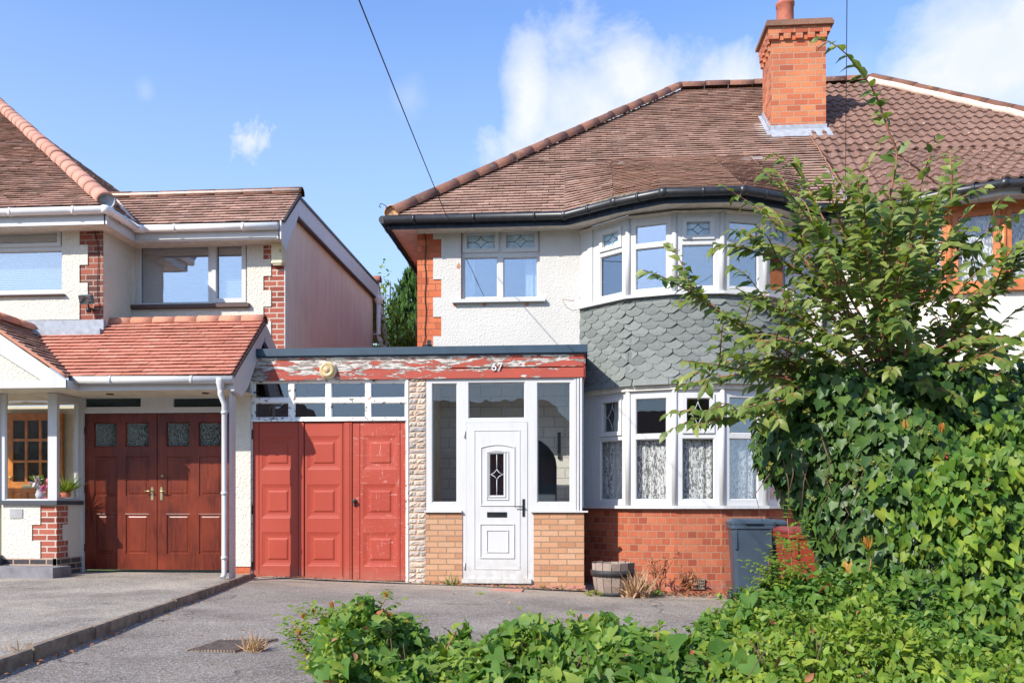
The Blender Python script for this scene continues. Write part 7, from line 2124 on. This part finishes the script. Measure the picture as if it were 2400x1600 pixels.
def spray_bush(name, label, cat, base, tips, m, size, dens, tipm=None):
    t = thing(name, label, cat, base); mb = MB(); lv = Leaves(); tl = Leaves()
    for tp_ in tips:
        b = Vector(base); e = Vector(tp_); mid = b.lerp(e, .5) + Vector((rnd.uniform(-.08, .08), rnd.uniform(-.05, .05), .06))
        pts = smooth_path([b, mid, e], 10); mb.tube(pts, .007, 4, taper=.002)
        P, A, N, S = pinnate(t, m, pts[2:], size, dens); lv.add('ovate', P, A, N, S)
        if tipm:
            k = 7; tl.add('narrow', np.tile(tuple(e), (k, 1)), unit(k) * .5 + [0, 0, 1], unit(k), np.full(k, size * .9))
    mb.build('stems', MT['bark'], t); lv.build('foliage', MT[m], t)
    if tipm: tl.build('young_tips', MT[tipm], t)
    return t
def tips(lst, y):
    out = []
    for a, b in lst:
        q = y + rnd.uniform(-.2, .2); X, Z = UP(a, b, q); out.append((X, q, Z))
    return out
spray_bush('rose_bush', 'feathery leaved bush with reddish shoot tips at the left end of the hedge', 'bush', (UX(800, 4.5), 4.5, gz(-1.2)),
   tips([(690, 1480), (712, 1450), (735, 1440), (760, 1455), (700, 1510), (720, 1540), (780, 1425), (820, 1440), (850, 1430), (905, 1400), (900, 1440), (880, 1470), (930, 1480), (955, 1465), (830, 1480), (760, 1500), (790, 1530), (860, 1520), (745, 1570), (700, 1490), (838, 1430), (912, 1450)], 4.5), 'leaf_bright', .045, .034, 'leaf_tip')
pv = spray_bush('privet_bush', 'loose leafy privet bush in front of the rust brown bin', 'bush', (UX(1830, 5.1), 5.1, gz(1.2)),
   tips([(1845, 1215), (1835, 1275), (1800, 1310), (1850, 1340), (1780, 1350), (1760, 1380), (1880, 1350), (1930, 1340), (1720, 1400), (1745, 1420), (1800, 1400), (1860, 1380), (1910, 1400), (1960, 1380), (1700, 1450), (1830, 1340), (1790, 1330), (1975, 1350), (1870, 1330), (1770, 1440), (1840, 1420), (1900, 1440), (1990, 1420), (1665, 1480), (1735, 1470), (1810, 1460)], 5.0), 'leaf_privet', .042, .028)
lv = Leaves()
for (a, b, y, rx, ry, rz_, n_) in [(1850, 1430, 4.9, .36, .3, .16, 1300), (1740, 1480, 4.8, .26, .25, .13, 900), (1960, 1440, 4.8, .4, .3, .26, 1500), (2100, 1440, 4.75, .4, .3, .22, 1200), (1840, 1510, 4.6, .5, .3, .2, 1500), (2050, 1530, 4.5, .5, .3, .2, 1200), (2200, 1500, 4.6, .4, .3, .16, 700)]:
    X, Y, Z = ppx(a, b, y); P, d = ellip(X, Y, Z, rx, ry, rz_, n_, .4)
    lv.add('ovate', P, d * .4 + unit(n_) * .7, d * .5 + unit(n_) * .5 + [0, -.2, .8], rng.uniform(.03, .065, n_))
lv.build('foliage', MT['leaf_hedge'], pv)
def upright(name, label, px, py, y, h, n_, size, m='leaf_bright', tip=True):
    X, Z = UP(px, py, y); t = thing(name, label, 'plant', (X, y, Z - h)); mb = MB(); lv = Leaves()
    pts = [Vector((X + .02 * math.sin(i), y, Z - h + h * i / 8)) for i in range(9)]; mb.tube(pts, .006, 4, taper=.003); mb.build('stem', MT['bark'], t)
    k = np.arange(n_); z = Z - h + h * (k + 1) / n_; g = k * 2.4
    P = np.stack([np.full(n_, X), np.full(n_, y), z], 1); a = np.stack([np.cos(g), np.sin(g) * .8, np.where(z > Z - .05, 1.2, .25)], 1)
    lv.add('ovate', P, a, np.tile((0, -.4, 1.0), (n_, 1)) + unit(n_) * .2, np.full(n_, size) * rng.uniform(.8, 1.1, n_)); lv.build('foliage', MT[m], t)
    if tip:
        tl = Leaves(); q = 5; tl.add('narrow', np.tile((X, y, Z), (q, 1)), unit(q) * .35 + [0, 0, 1], unit(q), np.full(q, size * .9)); tl.build('young_tip', MT['leaf_tip'], t)
upright('laurel_sapling', 'upright sapling with orange tip near the centre of the bushes left of the ivy gap', 2035, 1290, 4.9, .6, 26, .10, 'leaf_hedge')
upright('laurel_sapling', 'sapling with narrow orange young leaves low beside the ivy', 1988, 1350, 4.8, .5, 20, .10)
upright('laurel_sapling', 'bright sapling rising at the far right above the bindweed', 2310, 1110, 4.8, .5, 18, .10, tip=False)
upright('hedge_shoot', 'single upright bright shoot standing above the middle of the hedge', 1058, 1478, 4.4, .22, 9, .075, tip=False)
# red seed heads in the ivy
for k, (a, b, s_, m_) in enumerate(((2215, 1060, .55, 'redpetal'), (2120, 985, .6, 'leaf_tip'), (2208, 993, .6, 'leaf_tip'))):
    X, Y, Z = ppx(a, b, 4.95); lv = Leaves(); q = 12; lv.add('narrow', np.array([X, Y, Z]) + unit(q) * .012, unit(q) * .3 + [0, 0, -1], unit(q), np.full(q, .075 * s_))
    tag(lv.build('fuchsia_flower', MT[m_]), ['crimson hanging flower cluster on the right part of the ivy', 'small orange seed cluster hanging in the upper ivy, left one', 'small orange seed cluster hanging in the upper ivy, right one'][k], 'flower')
# curling vine tips above the hedge
for k, (pts, lb) in enumerate((([(1165, 1500), (1168, 1470), (1185, 1460), (1195, 1470), (1190, 1482), (1178, 1478)], 'curled vine tip above the middle of the hedge'), ([(1400, 1490), (1380, 1470), (1362, 1462), (1352, 1440)], 'thin dark twig poking above the hedge in front of the barrel'), ([(1415, 1480), (1412, 1460), (1418, 1448), (1408, 1462)], 'twisted vine tip right of the thin dark twig'))):
    P3 = [Vector(ppx(a, b, 4.4)) for a, b in pts]; tag(MB().tube(smooth_path(P3, 16), .004, 4, taper=.0025).build('vine_tip', MT['leaf_far' if k != 1 else 'deadstem']), lb, 'vine')

# ================================================================== ACROSS THE STREET (seen only as reflections)
def far_house(x, y, w, h, label):
    t = thing('brick_house', label, 'house', (x, y, -.4), 'houses across the street')
    mb = MB(); mb.xbox(x - w / 2, x + w / 2, y - 7, y, -.4, h); mb.build('wall', MT['brick_dark'], t)
    mb = MB(); A, B = (x - w / 2 - .3, y + .35, h - .05), (x + w / 2 + .3, y + .35, h - .05); C, D = (x + w / 2 - 3, y - 3.5, h + 3.3), (x - w / 2 + 3, y - 3.5, h + 3.3)
    E, G = (x + w / 2 + .3, y - 7.3, h - .05), (x - w / 2 - .3, y - 7.3, h - .05)
    mb.face([A, B, C, D]); mb.face([B, E, C]); mb.face([E, G, D, C]); mb.face([G, A, D]); mb.build('roof', MT['tile_conc'], t)
    for u in (-.3, .3):
        for z in (1.0, 3.6):
            mb = MB(); mb.box(Fr((x + u * w, y), (-1, 0)), -.9, .9, .01, .06, z, z + 1.2); mb.build('window', MT['room'], t)
for x_, l_ in ((-5.5, 'second'), (9.5, 'first'), (-20.5, 'third'), (-35.5, 'fourth'), (24.5, 'last')): far_house(x_, -26, 13.5, 4.0, 'brick house with brown roof, %s from the round tree in the row across the street' % l_)
bush('street_tree', 'round green tree across the street', 2.0, -21, -.4, 2.2, 2.2, 3.6, 4200, .4, 'leaf_far', cat='tree')
